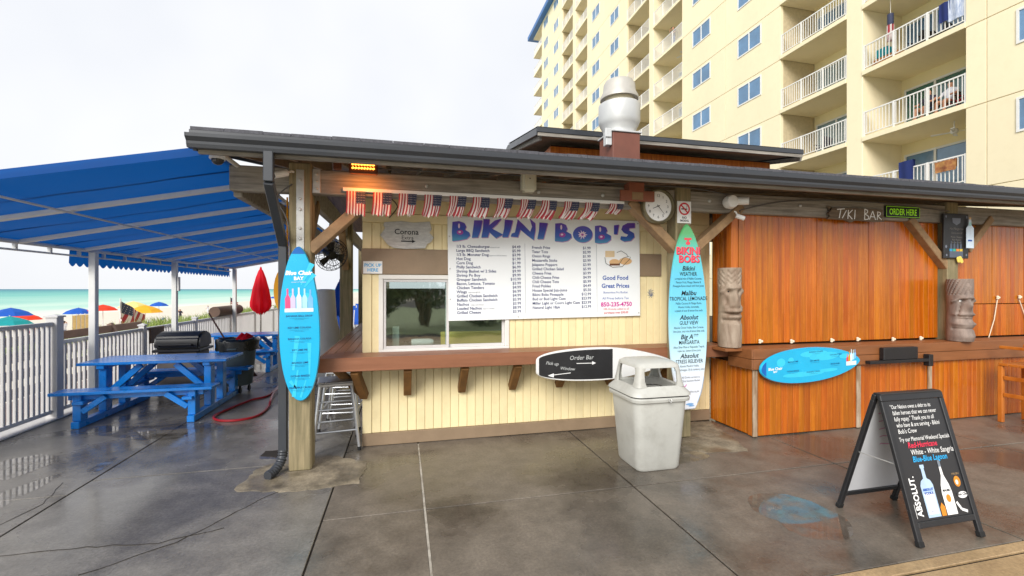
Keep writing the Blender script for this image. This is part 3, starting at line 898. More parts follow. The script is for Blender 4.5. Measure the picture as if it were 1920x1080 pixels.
# ---- main roof
RX0, RX1, RY0, RY1, RZ, SL = -1.6, 9.8, 4.1, 12.6, 2.985, .2
def rz(y): return RZ + (min(y, 9.0) - RY0) * SL - max(0, y - 9.0) * SL
roof = MB()
roof.add([(RX0, RY0, rz(RY0)), (RX1, RY0, rz(RY0)), (RX1, 9.0, rz(9)), (RX0, 9.0, rz(9)), (RX1, RY1, rz(RY1)), (RX0, RY1, rz(RY1)),
          (RX0, RY0, rz(RY0) + .02), (RX1, RY0, rz(RY0) + .02), (RX1, 9.0, rz(9) + .02), (RX0, 9.0, rz(9) + .02), (RX1, RY1, rz(RY1) + .02), (RX0, RY1, rz(RY1) + .02)],
         [(0, 3, 2, 1), (3, 5, 4, 2), (6, 7, 8, 9), (9, 8, 10, 11), (0, 1, 7, 6), (0, 6, 9, 3), (3, 9, 11, 5), (1, 2, 8, 7), (2, 4, 10, 8), (5, 11, 10, 4)])
roof = roof.build('roof', M_soffit, kiosk)
sg = MB()
random.seed(3)
yy = RY0 - .03
while yy < 9.0:
    x = RX0 - .03 - random.uniform(0, .15)
    while x < RX1 + .03:
        w = random.uniform(.2, .34)
        x0, x1 = max(x, RX0 - .03), min(x + w - .004, RX1 + .03)
        h0 = .02 + random.uniform(.004, .01)
        if x1 > x0:
            sg.add([(x0, yy, rz(yy) + .021), (x1, yy, rz(yy) + .021), (x1, yy, rz(yy) + .021 + h0), (x0, yy, rz(yy) + .021 + h0), (x1, yy + .17, rz(yy + .17) + .03), (x0, yy + .17, rz(yy + .17) + .03)],
                   [(0, 1, 2, 3), (3, 2, 4, 5), (0, 3, 5), (1, 4, 2)])
        x += w
    yy += .145
tag(sg.build('shingle_courses', M_shingle, roof), kind='stuff')
MB().add([(RX0, 9, rz(9) + .025), (RX1, 9, rz(9) + .025), (RX1, RY1, rz(RY1) + .025), (RX0, RY1, rz(RY1) + .025)], [(0, 1, 2, 3)]).build('back_shingles', M_shingle, roof)
gp = [(4.125, 2.962), (4.125, 2.86), (4.06, 2.858), (4.05, 2.885), (4.048, 2.905), (4.02, 2.935), (4.018, 2.962), (4.026, 2.962), (4.03, 2.94), (4.06, 2.9), (4.062, 2.87), (4.118, 2.87), (4.118, 2.962)]
g_ = MB().prism(gp, lambda u, v, o: Vector((o, u, v)), RX0 - .04, RX1 + .02).build('gutter', M_gutter, roof, smooth=False)
MB().prism(gp[:7], lambda u, v, o: Vector((o, u, v)), RX0 - .05, RX0 - .041).build('end_cap', M_gutter, g_)
pbox('drip_edge', roof, M_gutter, RX0 - .04, RX1 + .02, 4.072, 4.098, 2.966, 3.004, .003)
pbox('fascia_board', roof, M_beam, RX0, RX1, 4.13, 4.16, 2.83, 2.975, .004)
M_rake = M_gutter
MB().bar((RX0 - .015, RY0, rz(RY0) - .06), (RX0 - .015, 9, rz(9) - .06), .025, .16).build('rake_board', M_rake, roof)
MB().bar((RX0 - .015, 9, rz(9) - .06), (RX0 - .015, RY1, rz(RY1) - .06), .025, .16).build('rake_board', M_rake, roof)
x = RX0 + .2
while x < RX1:
    MB().bar((x, 4.165, rz(4.165) - .075), (x, 6.9, rz(6.9) - .075), .042, .14).build('rafter', M_soffit, roof, bevel=.004)
    x += .405
for i in range(9):
    y0 = 4.17 + i * .13
    MB().bar((RX0, y0 + .063, rz(y0 + .063) - .008), (RX1, y0 + .063, rz(y0 + .063) - .008), .122, .012, up=(0, -SL, 1)).build('soffit_board', M_soffit, roof)

# ---- raised centre roof
CL = MB().box(2.35, 6.58, 7.02, 7.1, 3.3, 4.08).box(2.35, 2.42, 7.1, 9.8, 3.3, 4.08).box(6.5, 6.58, 7.1, 9.8, 3.3, 4.08).build('clerestory_wall', M_dkback, kiosk)
x = 2.35
while x < 6.57:
    pbox('panel_board', CL, M_orange2, x, min(x + .6, 6.58) - .004, 7.0, 7.018, 3.35, 4.06, .004); x += .6
for i in range(4): pbox('panel_board', CL, M_orange2, 2.33, 2.348, 7.0 + i * .6, 7.596 + i * .6, 3.35, 4.06, .004)
ur = MB()
uy0, uy1, ux0, ux1 = 6.5, 8.4, 1.98, 6.75
ur.add([(ux0, uy0, 4.07), (ux1, uy0, 4.07), (ux1, uy1, 4.4), (ux0, uy1, 4.4), (ux0, uy0, 4.12), (ux1, uy0, 4.12), (ux1, uy1, 4.47), (ux0, uy1, 4.47)],
       [(3, 2, 1, 0), (4, 5, 6, 7), (0, 1, 5, 4), (1, 2, 6, 5), (2, 3, 7, 6), (3, 0, 4, 7)])
ur.add([(ux0, uy1, 4.4), (ux1, uy1, 4.4), (ux1, 10.3, 4.07), (ux0, 10.3, 4.07), (ux0, uy1, 4.47), (ux1, uy1, 4.47), (ux1, 10.3, 4.14), (ux0, 10.3, 4.14)],
       [(3, 2, 1, 0), (4, 5, 6, 7), (0, 1, 5, 4), (1, 2, 6, 5), (2, 3, 7, 6), (3, 0, 4, 7)])
ur = ur.build('upper_roof', M_soffit, kiosk)
pbox('upper_fascia', ur, M_gutter, ux0 - .03, ux1 + .03, uy0 - .03, uy0 - .003, 4.085, 4.16, .004)
pbox('fascia_board', ur, M_beam, ux0 - .02, ux1 + .02, uy0 - .018, uy0 - .002, 4.03, 4.083, .004)
for a, b_ in (((ux0 - .02, uy0, 4.1), (ux0 - .02, uy1, 4.43)), ((ux0 - .02, uy1, 4.43), (ux0 - .02, 10.3, 4.1)), ((ux1 + .02, uy0, 4.1), (ux1 + .02, uy1, 4.43))):
    MB().bar(a, b_, .03, .1).build('rake_board', M_gutter, ur)
    MB().bar((a[0] + .08, a[1] + .1, a[2] - .05), (b_[0] + .08, b_[1], b_[2] - .05), .04, .09).build('rafter', M_beam, ur)
MB().add([(ux0 - .03, uy0 - .03, 4.165), (ux1 + .03, uy0 - .03, 4.165), (ux1 + .03, uy1, 4.51), (ux0 - .03, uy1, 4.51)], [(0, 1, 2, 3)]).build('upper_shingles', M_shingle, ur)

# ---- downspout with elbows
ds = MB()
A = onY(503, 290, 4.07)
pts = [Vector((A.x, 4.085, 2.87)), Vector((A.x, 4.085, 2.62)), Vector((-1.112, 4.73, 2.16)), Vector((-1.112, 4.73, .18))]
for p, q in zip(pts[:-1], pts[1:]): ds.bar(p, q, .075, .06, up=(0, 1, .01))
pts2 = [Vector((-1.112, 4.73, .2)), Vector((-1.116, 4.715, .13)), Vector((-1.135, 4.67, .075)), Vector((-1.165, 4.6, .045)), Vector((-1.2, 4.53, .035))]
ds.build('downspout', M_gutter, kiosk, bevel=.006)
mb = MB()
for i in range(len(pts2) - 1):
    for k in range(3):
        a = pts2[i].lerp(pts2[i + 1], k / 3); b_ = pts2[i].lerp(pts2[i + 1], (k + .85) / 3)
        mb.tube([a, a.lerp(b_, .5), b_], [.04, .046, .04], 10)
mb.build('downspout_elbow', M_gutter, kiosk, smooth=True, angle=60)

# ---- cables and conduit under the eave
M_cable = mat('grey_cable', srgb(90, 88, 86), .6, .1)
def cable(pts, r_=.007, m=M_cable):
    P = [onY(a, b_, yy) for a, b_, yy in pts]; out_ = []
    for i in range(len(P) - 1):
        p0, p1, p2, p3 = P[max(i - 1, 0)], P[i], P[i + 1], P[min(i + 2, len(P) - 1)]
        for j in range(6):
            t = j / 6
            out_.append(.5 * ((2 * p1) + (p2 - p0) * t + (2 * p0 - 5 * p1 + 4 * p2 - p3) * t * t + (3 * p1 - p0 - 3 * p2 + p3) * t ** 3))
    out_.append(P[-1])
    return MB().tube(out_, r_, 6).build('cable', m, kiosk, smooth=True)
cable(((700, 316, 4.66), (820, 322, 4.66), (960, 328, 4.66), (1100, 342, 4.66), (1190, 345, 4.66)))
cable(((1195, 348, 4.66), (1290, 352, 4.66), (1372, 366, 4.64)))
cable(((1388, 398, 4.62), (1396, 392, 4.66), (1480, 377, 4.69), (1620, 378, 4.69), (1780, 396, 4.64)))
cable(((733, 372, 4.69), (745, 388, 4.8), (730, 408, 5.22)), .006, M_dkback)
cable(((548, 345, 4.67), (520, 372, 4.67), (540, 420, 4.67), (545, 520, 4.67)), .006)
for px in (800, 1010, 1130, 1330, 1500):
    p = onY(px, 340, PY + .026)
    MB().lathe((p.x, PY + .028, 2.79), [(.02, 0), (.02, -.012), (.012, -.02)], 10, axis='Y').build('bolt', M_galv, kiosk, smooth=True)
# ================================================================ AWNING
EX, EZ, UX, UZ = -4.42, 2.3, -1.5, 2.892
AY0, AY1 = 4.22, 13.6
awn = thing('awning', (-3, 9, 2.3), 'large blue canvas awning on a white tube frame over the picnic tables', 'awning')
cv = MB()
NU, NV = 90, 20
for i in range(NU + 1):
    y = AY0 + (AY1 - AY0) * i / NU
    for j in range(NV + 1):
        t = j / NV
        ph = ((y - 5.45) / 1.14) % 1.0
        sag = -.035 * math.sin(math.pi * ph) * math.sin(math.pi * t) + .012 * noise.noise(Vector((t * 7, y * 2.2, 0)))
        t = t * 1.045 - .045
        cv.v.append(Vector((EX + (UX - EX) * t, y, EZ + (UZ - EZ) * t + .026 + sag)))
for i in range(NU):
    for j in range(NV):
        a = i * (NV + 1) + j; cv.f.append((a, a + 1, a + NV + 2, a + NV + 1)); cv.m.append(0)
# translucent canvas so daylight glows through
m = M_awn
n, l = m.node_tree.nodes, m.node_tree.links
b_ = n['Principled BSDF']; o_ = [x for x in n if x.type == 'OUTPUT_MATERIAL'][0]
tr = n.new('ShaderNodeBsdfTranslucent'); tr.inputs['Color'].default_value = (*srgb(0, 96, 180), 1)
ms = n.new('ShaderNodeMixShader'); ms.inputs[0].default_value = .28
l.new(b_.outputs[0], ms.inputs[1]); l.new(tr.outputs[0], ms.inputs[2]); l.new(ms.outputs[0], o_.inputs[0])
cv.build('canopy', M_awn, awn, smooth=True)
for i in range(0, 9):
    y = 4.88 + 1.14 * i
    if y < AY1: MB().bar((EX, y, EZ + .004), (UX, y, UZ + .004), .03, .004).build('canvas_seam', M_awn, awn)
# near edge band and scalloped valance along the eave
ed = MB()
for i in range(8):
    t0, t1 = i / 8, (i + 1) / 8
    p = [Vector((EX + (UX - EX) * t, AY0, EZ + (UZ - EZ) * t - .03)) for t in (t0, t1)]
    ed.add([p[0], p[1], p[1] + Vector((0, -.012, .068)), p[0] + Vector((0, -.012, .068))], [(0, 1, 2, 3)])
ed.build('edge_band', M_awn, awn)
va = MB()
k = 0
y = 7.6
pts_t, pts_b = [], []
while y < AY1:
    sc = abs(math.sin(math.pi * (y - 7.6) / .16))
    pts_t.append((EX - .1, y, EZ + .02)); pts_b.append((EX - .105 - .015 * math.sin(y * 5), y, EZ - .19 - .05 * sc))
    y += .02
for i in range(len(pts_t) - 1):
    va.add([pts_t[i], pts_t[i + 1], pts_b[i + 1], pts_b[i]], [(0, 1, 2, 3)])
va.build('valance', M_awn, awn)
fr_ = MB().tube([(EX, AY0, EZ), (EX, AY1, EZ)], .027, 8).tube([(EX - .07, AY0, EZ - .09), (EX - .07, AY1, EZ - .09)], .014, 6).build('eave_rail', M_frame, awn, smooth=True)
y = AY0 + .2
while y < AY1:
    pbox('rail_clip', awn, M_frame, EX - .09, EX - .05, y, y + .035, EZ - .1, EZ + .005, .003); y += .55
MB().tube([(UX, AY0, UZ), (UX, AY1, UZ)], .02, 8).build('upper_rail', M_frame, awn, smooth=True)
for i in range(0, 8):
    y = 5.45 + 1.14 * i
    MB().bar((EX, y, EZ), (UX, y, UZ), .06, .05).build('rib', M_frame, awn, bevel=.006)
MB().bar((EX, AY1, EZ), (UX, AY1, UZ), .05, .05).build('rib', M_frame, awn, bevel=.006)
MB().tube([(-3.21, AY0, 2.50), (-3.21, AY1, 2.50)], .012, 6).build('purlin', M_frame, awn, smooth=True)
for y in (3.4, 5.4, 7.85, 10.27, 13.55):
    if y < AY0: continue
    pbox('awning_post', awn, M_frame, EX + .0, EX + .085, y - .0425, y + .0425, .002, EZ - .025, .006)
pbox('switch_box', awn, M_alum, EX + .087, EX + .13, 10.24, 10.3, 1.7, 1.98, .006)

# ================================================================ RAIL FENCE
FX = -4.55
fence = thing('railing_fence', (FX, 8, 0), 'white picket railing along the edge of the terrace above the beach', 'fence')
def picket_row(y0, y1, zt, zb=.1, sp=.1, w=.034, single=True):
    nP = max(1, round((y1 - y0) / sp))
    mb = MB()
    for i in range(nP):
        y = y0 + (i + .5) * (y1 - y0) / nP
        if single: pbox('picket', fence, M_alum, FX - .017, FX + .017, y - w / 2, y + w / 2, zb + .02, zt - .02, .003)
        else: mb.box(FX - .017, FX + .017, y - w / 2, y + w / 2, zb + .02, zt - .02)
    if not single: tag(mb.build('picket_run', M_alum, fence), kind='stuff')
    pbox('rail', fence, M_alum, FX - .028, FX + .028, y0, y1, zt - .05, zt, .006)
    pbox('rail', fence, M_alum, FX - .024, FX + .024, y0, y1, zb - .02, zb + .03, .006)
def fpost(y, zt, w=.1):
    pbox('post', fence, M_alum, FX - w / 2, FX + w / 2, y - w / 2, y + w / 2, .002, zt, .005)
    mb = MB()
    mb.add([(FX - w * .62, y - w * .62, zt), (FX + w * .62, y - w * .62, zt), (FX + w * .62, y + w * .62, zt), (FX - w * .62, y + w * .62, zt), (FX - w * .62, y - w * .62, zt + .02), (FX + w * .62, y - w * .62, zt + .02), (FX + w * .62, y + w * .62, zt + .02), (FX - w * .62, y + w * .62, zt + .02), (FX, y, zt + .045)],
           [(3, 2, 1, 0), (0, 1, 5, 4), (1, 2, 6, 5), (2, 3, 7, 6), (3, 0, 4, 7), (4, 5, 8), (5, 6, 8), (6, 7, 8), (7, 4, 8)])
    mb.build('post_cap', M_alum, fence)
picket_row(5.2, 7.3, 1.3, .1, .086); fpost(5.15, 1.34); fpost(7.37, 1.36, .13)
ys = [7.45, 9.49, 11.6, 13.7]
for a, c in zip(ys[:-1], ys[1:]):
    picket_row(a + .05, c - .05, 1.04); fpost(c, 1.08, .09)
for i in range(7):
    a = 13.7 + 2.1 * i
    picket_row(a + .05, a + 2.05, 1.04, single=False); fpost(a + 2.1, 1.08, .09)
pbox('curb', fence, M_alum, FX - .16, FX + .09, 4.6, 30, .003, .022, .004)
M_brownboard = mat('brown_board', srgb(98, 76, 62), .7, .2, 6, (1, .3, 2), bump=.15)
p, q = onX(280, 609, FX + .05), onX(306, 650, FX + .05)
bb = MB().box(FX + .04, FX + .07, p.y, q.y, .74, 1.03).build('brown_notice_board', M_brownboard, bevel=.006)
tag(bb, 'blank brown wooden board hung on the white railing', 'board')
# timber steps and lower deck beyond the railing
M_deckw = mat('lower_deck_board', srgb(128, 104, 92), .75, .2, 6, (3, .3, 1), bump=.2, rand=.12)
deck = thing('lower_deck', (-6, 6.5, -.5), 'weathered brown timber deck with plank benches just outside the white railing', 'deck')
for i in range(13):
    x = -4.95 - i * .145
    pbox('deck_board', deck, M_deckw, x - .138, x, 4.2, 13.4, -.32, -.28, .005)
for i, (x, z) in enumerate(((-5.6, .1), (-5.75, .34), (-5.9, .58), (-6.05, .82))):
    pbox('bench_slat', deck, M_deckw, x - .05, x, 4.2, 12.6, z, z + .15, .006)
for y in (4.4, 6.0, 7.7, 9.5, 11.5): 
    MB().bar((-5.5, y, -.28), (-6.12, y, 1.0), .09, .09).build('bench_support', M_deckw, deck, bevel=.006)
for i in range(3): pbox('deck_joist', deck, M_deckw, -6.85, -4.9, 4.3 + i * 4.4, 4.4 + i * 4.4, -1.6, -.33, .006)

# ================================================================ PICNIC TABLES
def picnic(name, cx, cy, L, label):
    t = thing(name, (cx, cy, 0), label, 'picnic table', 'blue picnic tables')
    hw = .36
    for i in range(5):
        y0 = cy - hw + i * (2 * hw / 5)
        pbox('top_board', t, M_blue, cx - L / 2, cx + L / 2, y0 + .003, y0 + 2 * hw / 5 - .003, .715, .753, .005)
    for sgn in (-1, 1):
        for i in range(2):
            y0 = cy + sgn * .72 - .14 + i * .14
            pbox('bench_board', t, M_blue, cx - L / 2, cx + L / 2, y0 + .003, y0 + .137, .425, .463, .005)
        pbox('bench_apron', t, M_blue, cx - L / 2 + .14, cx + L / 2 - .14, cy + sgn * .72 - .02, cy + sgn * .72 + .02, .345, .423, .005)
    for sx in (-1, 1):
        x = cx + sx * (L / 2 - .26)
        pbox('floor_runner', t, M_blue, x - .045, x + .045, cy - .82, cy + .82, .003, .09, .006)
        for yy in (-.22, .22):
            pbox('leg', t, M_blue, x - .045, x + .045, cy + yy - .07, cy + yy + .07, .092, .66, .006)
        for yy in (-.72, .72):
            pbox('bench_leg', t, M_blue, x - .045, x + .045, cy + yy - .07, cy + yy + .07, .092, .42, .006)
            sg_ = -sx
            MB().bar((x + sg_ * .05, cy + yy - .05 * (1 if yy < 0 else -1), .2), (x + sg_ * .3, cy + yy - .05 * (1 if yy < 0 else -1), .385), .04, .07).build('brace', M_blue, t, bevel=.005)
        pbox('top_cleat', t, M_blue, x - .045, x + .045, cy - .34, cy + .34, .662, .712, .006)
        pbox('cross_rail', t, M_blue, x - .06 - .036 * sx, x + .06 - .036 * sx, cy - .84, cy + .84, .3, .342, .006)
        for yy in (-.22, .22):
            MB().bar((x - sx * .05, cy + yy, .33), (x - sx * .42, cy + yy, .69), .05, .08).build('brace', M_blue, t, bevel=.005)
    return t
picnic('picnic_table', -3.32, 7.55, 1.78, 'bright blue wooden picnic table with attached benches beside the white railing')
picnic('picnic_table', -3.3, 11.2, 1.65, 'blue wooden picnic table behind the grill and the grey bin')

# closed red parasol
def parasol_closed(name, x, y, z0, h, r, m, label, z1=None):
    t = thing(name, (x, y, 0), label, 'parasol')
    pl_ = MB().tube([(x, y, .02), (x, y, z0 + h)], .019, 8).build('pole', M_beam, t, smooth=True)
    mb = MB(); nn_ = 32
    prof = [(0, .42), (.06, .72), (.16, .98), (.25, 1.0), (.55, .82), (.8, .52), (.95, .26), (1.0, .1)]
    for u, w in prof:
        for k in range(nn_):
            a = 2 * math.pi * k / nn_
            fold = 1 + .22 * math.sin(a * 8 + u * 1.5) * (1 - u * .6)
            mb.v.append(Vector((x + r * w * fold * math.cos(a), y + r * w * fold * math.sin(a), z0 + u * h + (.04 * math.sin(a * 8) if u == 0 else 0))))
    for i in range(len(prof) - 1):
        for k in range(nn_):
            mb.f.append((i * nn_ + k, i * nn_ + (k + 1) % nn_, (i + 1) * nn_ + (k + 1) % nn_, (i + 1) * nn_ + k)); mb.m.append(0)
    mb.build('canopy', m, t, smooth=True, angle=70)
    MB().lathe((x, y, z0 + h), [(.03, -.02), (.03, .02), (.012, .06)], 10).build('finial', m, t, smooth=True)
    MB().lathe((x, y, 0), [(.24, .004), (.24, .05), (.05, .07), (.03, .2)], 20).build('base', M_black, t, smooth=True)
    return t
M_redcl = mat('red_canvas', srgb(222, 16, 48), .7, .1, 4, bump=.08)
M_bluecl = mat('blue_canvas', srgb(26, 92, 190), .7, .1, 4, bump=.08)
M_yelcl = mat('yellow_canvas', srgb(240, 178, 40), .7, .1, 4)
M_orgcl = mat('red_orange_canvas', srgb(236, 62, 30), .7, .1, 4)
M_tealcl = mat('teal_canvas', srgb(20, 150, 160), .7, .1, 4)
M_palecl = mat('pale_yellow_canvas', srgb(246, 214, 130), .7, .1, 4)
def translucent(m, c, fac):
    n, l = m.node_tree.nodes, m.node_tree.links
    b_ = n['Principled BSDF']; o_ = [x for x in n if x.type == 'OUTPUT_MATERIAL'][0]
    tr = n.new('ShaderNodeBsdfTranslucent'); tr.inputs['Color'].default_value = (*c, 1)
    ms = n.new('ShaderNodeMixShader'); ms.inputs[0].default_value = fac
    l.new(b_.outputs[0], ms.inputs[1]); l.new(tr.outputs[0], ms.inputs[2]); l.new(ms.outputs[0], o_.inputs[0])
translucent(M_redcl, srgb(250, 30, 66), .5)
for m_, c_ in ((M_bluecl, srgb(30, 100, 220)), (M_yelcl, srgb(255, 200, 50)), (M_orgcl, srgb(255, 80, 40)), (M_tealcl, srgb(30, 180, 180))): translucent(m_, c_, .35)
pr = onY(489, 585, 14.3)
parasol_closed('parasol', pr.x, 14.3, 1.04, 1.28, .235, M_redcl, 'closed bright red parasol standing just beyond the end of the awning')
pr = onX(633, 560, -1.6)
parasol_closed('parasol', -1.55, 12.3, 1.05, .9, .2, M_bluecl, 'closed blue parasol beside the wooden posts past the side counter')

# grill with lid
gx, gy = onY(345, 650, 8.9).x, 8.9
M_cover = mat('grill_cabinet', srgb(120, 112, 106), .5, .1)
gr = thing('barbecue_grill', (gx, gy, 0), 'covered barbecue grill with black domed lid behind the blue picnic table', 'grill')
mb = MB()
pr2 = [(-.26, .74), (-.28, .81), (-.25, .93), (-.16, 1.0), (0, 1.02), (.16, 1.0), (.24, .93), (.26, .74)]
mb.prism(pr2, lambda u, v, o: Vector((gx + o, gy + u, v)), -.335, .335)
mb.build('lid', M_black, gr, bevel=.03, seg=2, smooth=True)
MB().box(gx - .35, gx + .35, gy - .29, gy + .29, .69, .735).build('firebox_rim', M_black, gr, bevel=.01)
MB().box(gx - .3, gx + .3, gy - .25, gy + .25, .12, .685).build('cabinet', M_cover, gr, bevel=.02)
MB().tube([(gx - .24, gy - .28, .8), (gx - .24, gy - .33, .82), (gx + .24, gy - .33, .82), (gx + .24, gy - .28, .8)], .014, 8).build('handle', M_black, gr, smooth=True)
for sx in (-1, 1):
    for sy in (-1, 1):
        MB().lathe((gx + sx * .26, gy + sy * .2, .06), [(.02, -.02), (.056, -.016), (.056, .016), (.02, .02)], 14, axis='X').build('wheel', M_rubber, gr, smooth=True)
# grey wheeled bin with bag, and the things on it
bx, by = onY(446, 680, 8.55).x, 8.55
M_bin = mat('grey_bin_plastic', srgb(72, 88, 94), .5, .1, 5, dirt=.2)
M_bag = mat('black_bag', srgb(22, 26, 26), .3, .3, 14, bump=.6, bscale=20)
bn = thing('wheeled_bin', (bx, by, 0), 'round grey rubbish bin on castors lined with a black bag', 'bin')
mb = MB().lathe((bx, by, 0), [(.2, .13), (.22, .14), (.28, .82), (.3, .83), (.3, .87), (.28, .88), (.265, .87), (.21, .2)], 28)
mb.build('body', M_bin, bn, smooth=True, angle=50)
mb = MB(); nn_ = 36
for i, (r_, z) in enumerate(((.235, .55), (.262, .8), (.285, .895), (.315, .9), (.325, .86), (.318, .78), (.322, .72))):
    for k in range(nn_):
        a = 2 * math.pi * k / nn_
        j = .02 * noise.noise(Vector((math.cos(a) * 3, math.sin(a) * 3, i * .7)))
        mb.v.append(Vector((bx + (r_ + j) * math.cos(a), by + (r_ + j) * math.sin(a), z + 1.6 * j)))
for i in range(6):
    for k in range(nn_): mb.f.append((i * nn_ + k, i * nn_ + (k + 1) % nn_, (i + 1) * nn_ + (k + 1) % nn_, (i + 1) * nn_ + k)); mb.m.append(0)
mb.f.append(tuple(range(nn_))); mb.m.append(0)
mb.build('bin_bag', M_bag, bn, smooth=True, angle=80)
for k in range(4):
    a = k * math.pi / 2 + .5
    MB().lathe((bx + .17 * math.cos(a), by + .17 * math.sin(a), .05), [(.01, -.02), (.048, -.015), (.048, .015), (.01, .02)], 12, axis='X').bar((bx + .17 * math.cos(a), by + .17 * math.sin(a), .05), (bx + .17 * math.cos(a), by + .17 * math.sin(a), .13), .03, .03).build('castor', M_black, bn, smooth=True)
MB().tube([(bx - .05, by - .29, .77), (bx - .05, by - .34, .76), (bx + .08, by - .34, .76), (bx + .08, by - .29, .77)], .013, 8).build('handle', M_bin, bn, smooth=True)
mb = MB()
for k in range(7):
    a = k * .9
    mb.tube([(bx + .02 + .02 * k, by - .12 + .03 * math.sin(a), .9), (bx + .05 + .025 * k, by - .05, .96 + .03 * math.sin(a * 2)), (bx + .14 + .01 * k, by + .02 * k, .93)], [.016, .022, .012], 8)
tag(mb.build('red_gloves', M_redcl, smooth=True, angle=80), 'crumpled red work gloves lying on top of the grey bin', 'gloves')
a, c = onY(392, 588, 9.3), onY(424, 640, 9.0)
M_stick = mat('broom_handle', srgb(84, 52, 42), .5, .15, 10)
e = c + (c - a).normalized() * .62; e.z = max(.3, e.z)
br = thing('broom', (e.x, e.y, 0), 'brown handled broom leaning between the grill and the grey bin', 'broom')
MB().tube([a, c, e], .014, 8).build('handle', M_stick, br, smooth=True)
dd = (e - a).normalized()
MB().bar(e, e + dd * .07, .3, .05).build('head', M_black, br, bevel=.01)
mb = MB()
for k in range(40):
    o = Vector((random.uniform(-.14, .14), random.uniform(-.02, .02), 0)); mb.bar(e + dd * .06 + o, e + dd * .2 + o * 1.15, .006, .006)
mb.build('bristles', M_stick, br)
# red hose lying in loops
M_hose = mat('red_hose', srgb(150, 24, 34), .35, .1, 8)
pts = [onZ(*p, .02) for p in ((528, 716), (505, 740), (470, 750), (432, 765), (402, 780), (412, 788), (450, 787), (485, 778), (505, 760), (512, 742), (526, 726))]
def smoothp(pts, k=6, closed=False):
    out_ = []
    N = len(pts)
    for i in range(N - 1):
        p0, p1, p2, p3 = pts[max(i - 1, 0)], pts[i], pts[i + 1], pts[min(i + 2, N - 1)]
        for j in range(k):
            t = j / k
            out_.append(.5 * ((2 * p1) + (p2 - p0) * t + (2 * p0 - 5 * p1 + 4 * p2 - p3) * t * t + (3 * p1 - p0 - 3 * p2 + p3) * t ** 3))
    out_.append(pts[-1]); return out_
hp = smoothp(pts, 8)
for i, p in enumerate(hp): p.z = .018 + (.03 if i > len(hp) * .8 else 0)
tag(MB().tube(hp, .017, 10).build('garden_hose', M_hose, smooth=True), 'dark red hose coiled on the wet concrete by the blue table', 'hose')
# bar stools under the side counter
def stool(x, y, rz_, label):
    t = thing('bar_stool', (0, 0, 0), label, 'stool', 'aluminium stools under the side counter')
    s_ = .185
    MB().box(-s_, s_, -s_, s_, .725, .745).build('seat', M_stool, t, bevel=.008)
    MB().box(-s_ + .012, s_ - .012, -s_ + .012, s_ - .012, .69, .724).build('seat_frame', M_stool, t, bevel=.006)
    for sx in (-1, 1):
        for sy in (-1, 1):
            l0 = Vector((sx * .235, sy * .235, .012)); l1 = Vector((sx * .16, sy * .16, .695))
            lg_ = MB().tube([l0, l1], .017, 10).build('leg', M_stool, t, smooth=True)
            MB().tube([l0 - Vector((0, 0, .01)), l0 + Vector((0, 0, .03))], .02, 10).build('rubber_foot', M_rubber, lg_, smooth=True)
    for z in (.22, .45):
        q = .235 - (.075) * z / .7
        for k in range(4):
            a = [(-q, -q), (q, -q), (q, q), (-q, q)]
            zz = z + (.04 if k % 2 else 0)
            MB().tube([(*a[k], zz), (*a[(k + 1) % 4], zz)], .011, 8).build('stretcher', M_stool, t, smooth=True)
    t.location = (x, y, 0); t.rotation_euler = (0, 0, rz_)
    return t
stool(-.72, 5.35, R(8), 'brushed aluminium backless bar stool nearest the corner of the counter')
stool(-.74, 6.12, R(-4), 'brushed aluminium backless bar stool second from the counter corner')
stool(-.76, 7.0, R(3), 'brushed aluminium backless bar stool third from the counter corner')

# pole fan under the roof, white ash bin and other things past the side counter
fc = onY(622, 478, 7.6)
M_fanblk = mat('fan_black', srgb(20, 20, 20), .4, .1)
fn = thing('hanging_fan', fc, 'black caged fan hanging under the roof beside the dark wooden post', 'fan')
mb = MB(); ax = Vector((.5, -.8, -.33)).normalized(); u_ = ax.orthogonal().normalized(); v_ = ax.cross(u_)
for r_, dz in ((.26, 0), (.22, .05), (.15, .08), (.22, -.05), (.07, .09)):
    mb.tube([fc + ax * dz + (u_ * math.cos(a) + v_ * math.sin(a)) * r_ for a in [2 * math.pi * k / 28 for k in range(28)]], .005, 5, closed=True)
for k in range(22):
    a = 2 * math.pi * k / 22; d_ = u_ * math.cos(a) + v_ * math.sin(a)
    mb.tube([fc + ax * .09 + d_ * .06, fc + ax * .05 + d_ * .22, fc + d_ * .26, fc - ax * .05 + d_ * .22, fc - ax * .08 + d_ * .06], .0035, 4)
mb.build('cage', M_fanblk, fn)
mb = MB()
for k in range(3):
    a = 2.1 * k; d_ = u_ * math.cos(a) + v_ * math.sin(a); e_ = ax.cross(d_)
    mb.add([fc + d_ * .04 - e_ * .03, fc + d_ * .2 - e_ * .08 + ax * .02, fc + d_ * .21 + e_ * .06 - ax * .02, fc + d_ * .04 + e_ * .03], [(0, 1, 2, 3)])
mb.build('blades', M_fanblk, fn)
MB().tube([fc - ax * .2, fc + ax * .04], .07, 14).build('motor', M_fanblk, fn, smooth=True)
MB().tube([fc - ax * .15, fc - ax * .15 + Vector((0, 0, .25)), Vector((fc.x, fc.y + .1, 2.95))], .018, 8).build('arm', M_fanblk, fn, smooth=True)
ab = onY(611, 600, 9.6)
tag(MB().lathe((ab.x, 9.6, 0), [(.3, .004), (.32, .3), (.26, .9), (.2, 1.2), (.17, 1.72), (.1, 1.74)], 24).build('white_urn', M_alum, smooth=True, angle=50), 'tall tapering off-white urn on the terrace behind the blue surfboard', 'urn')
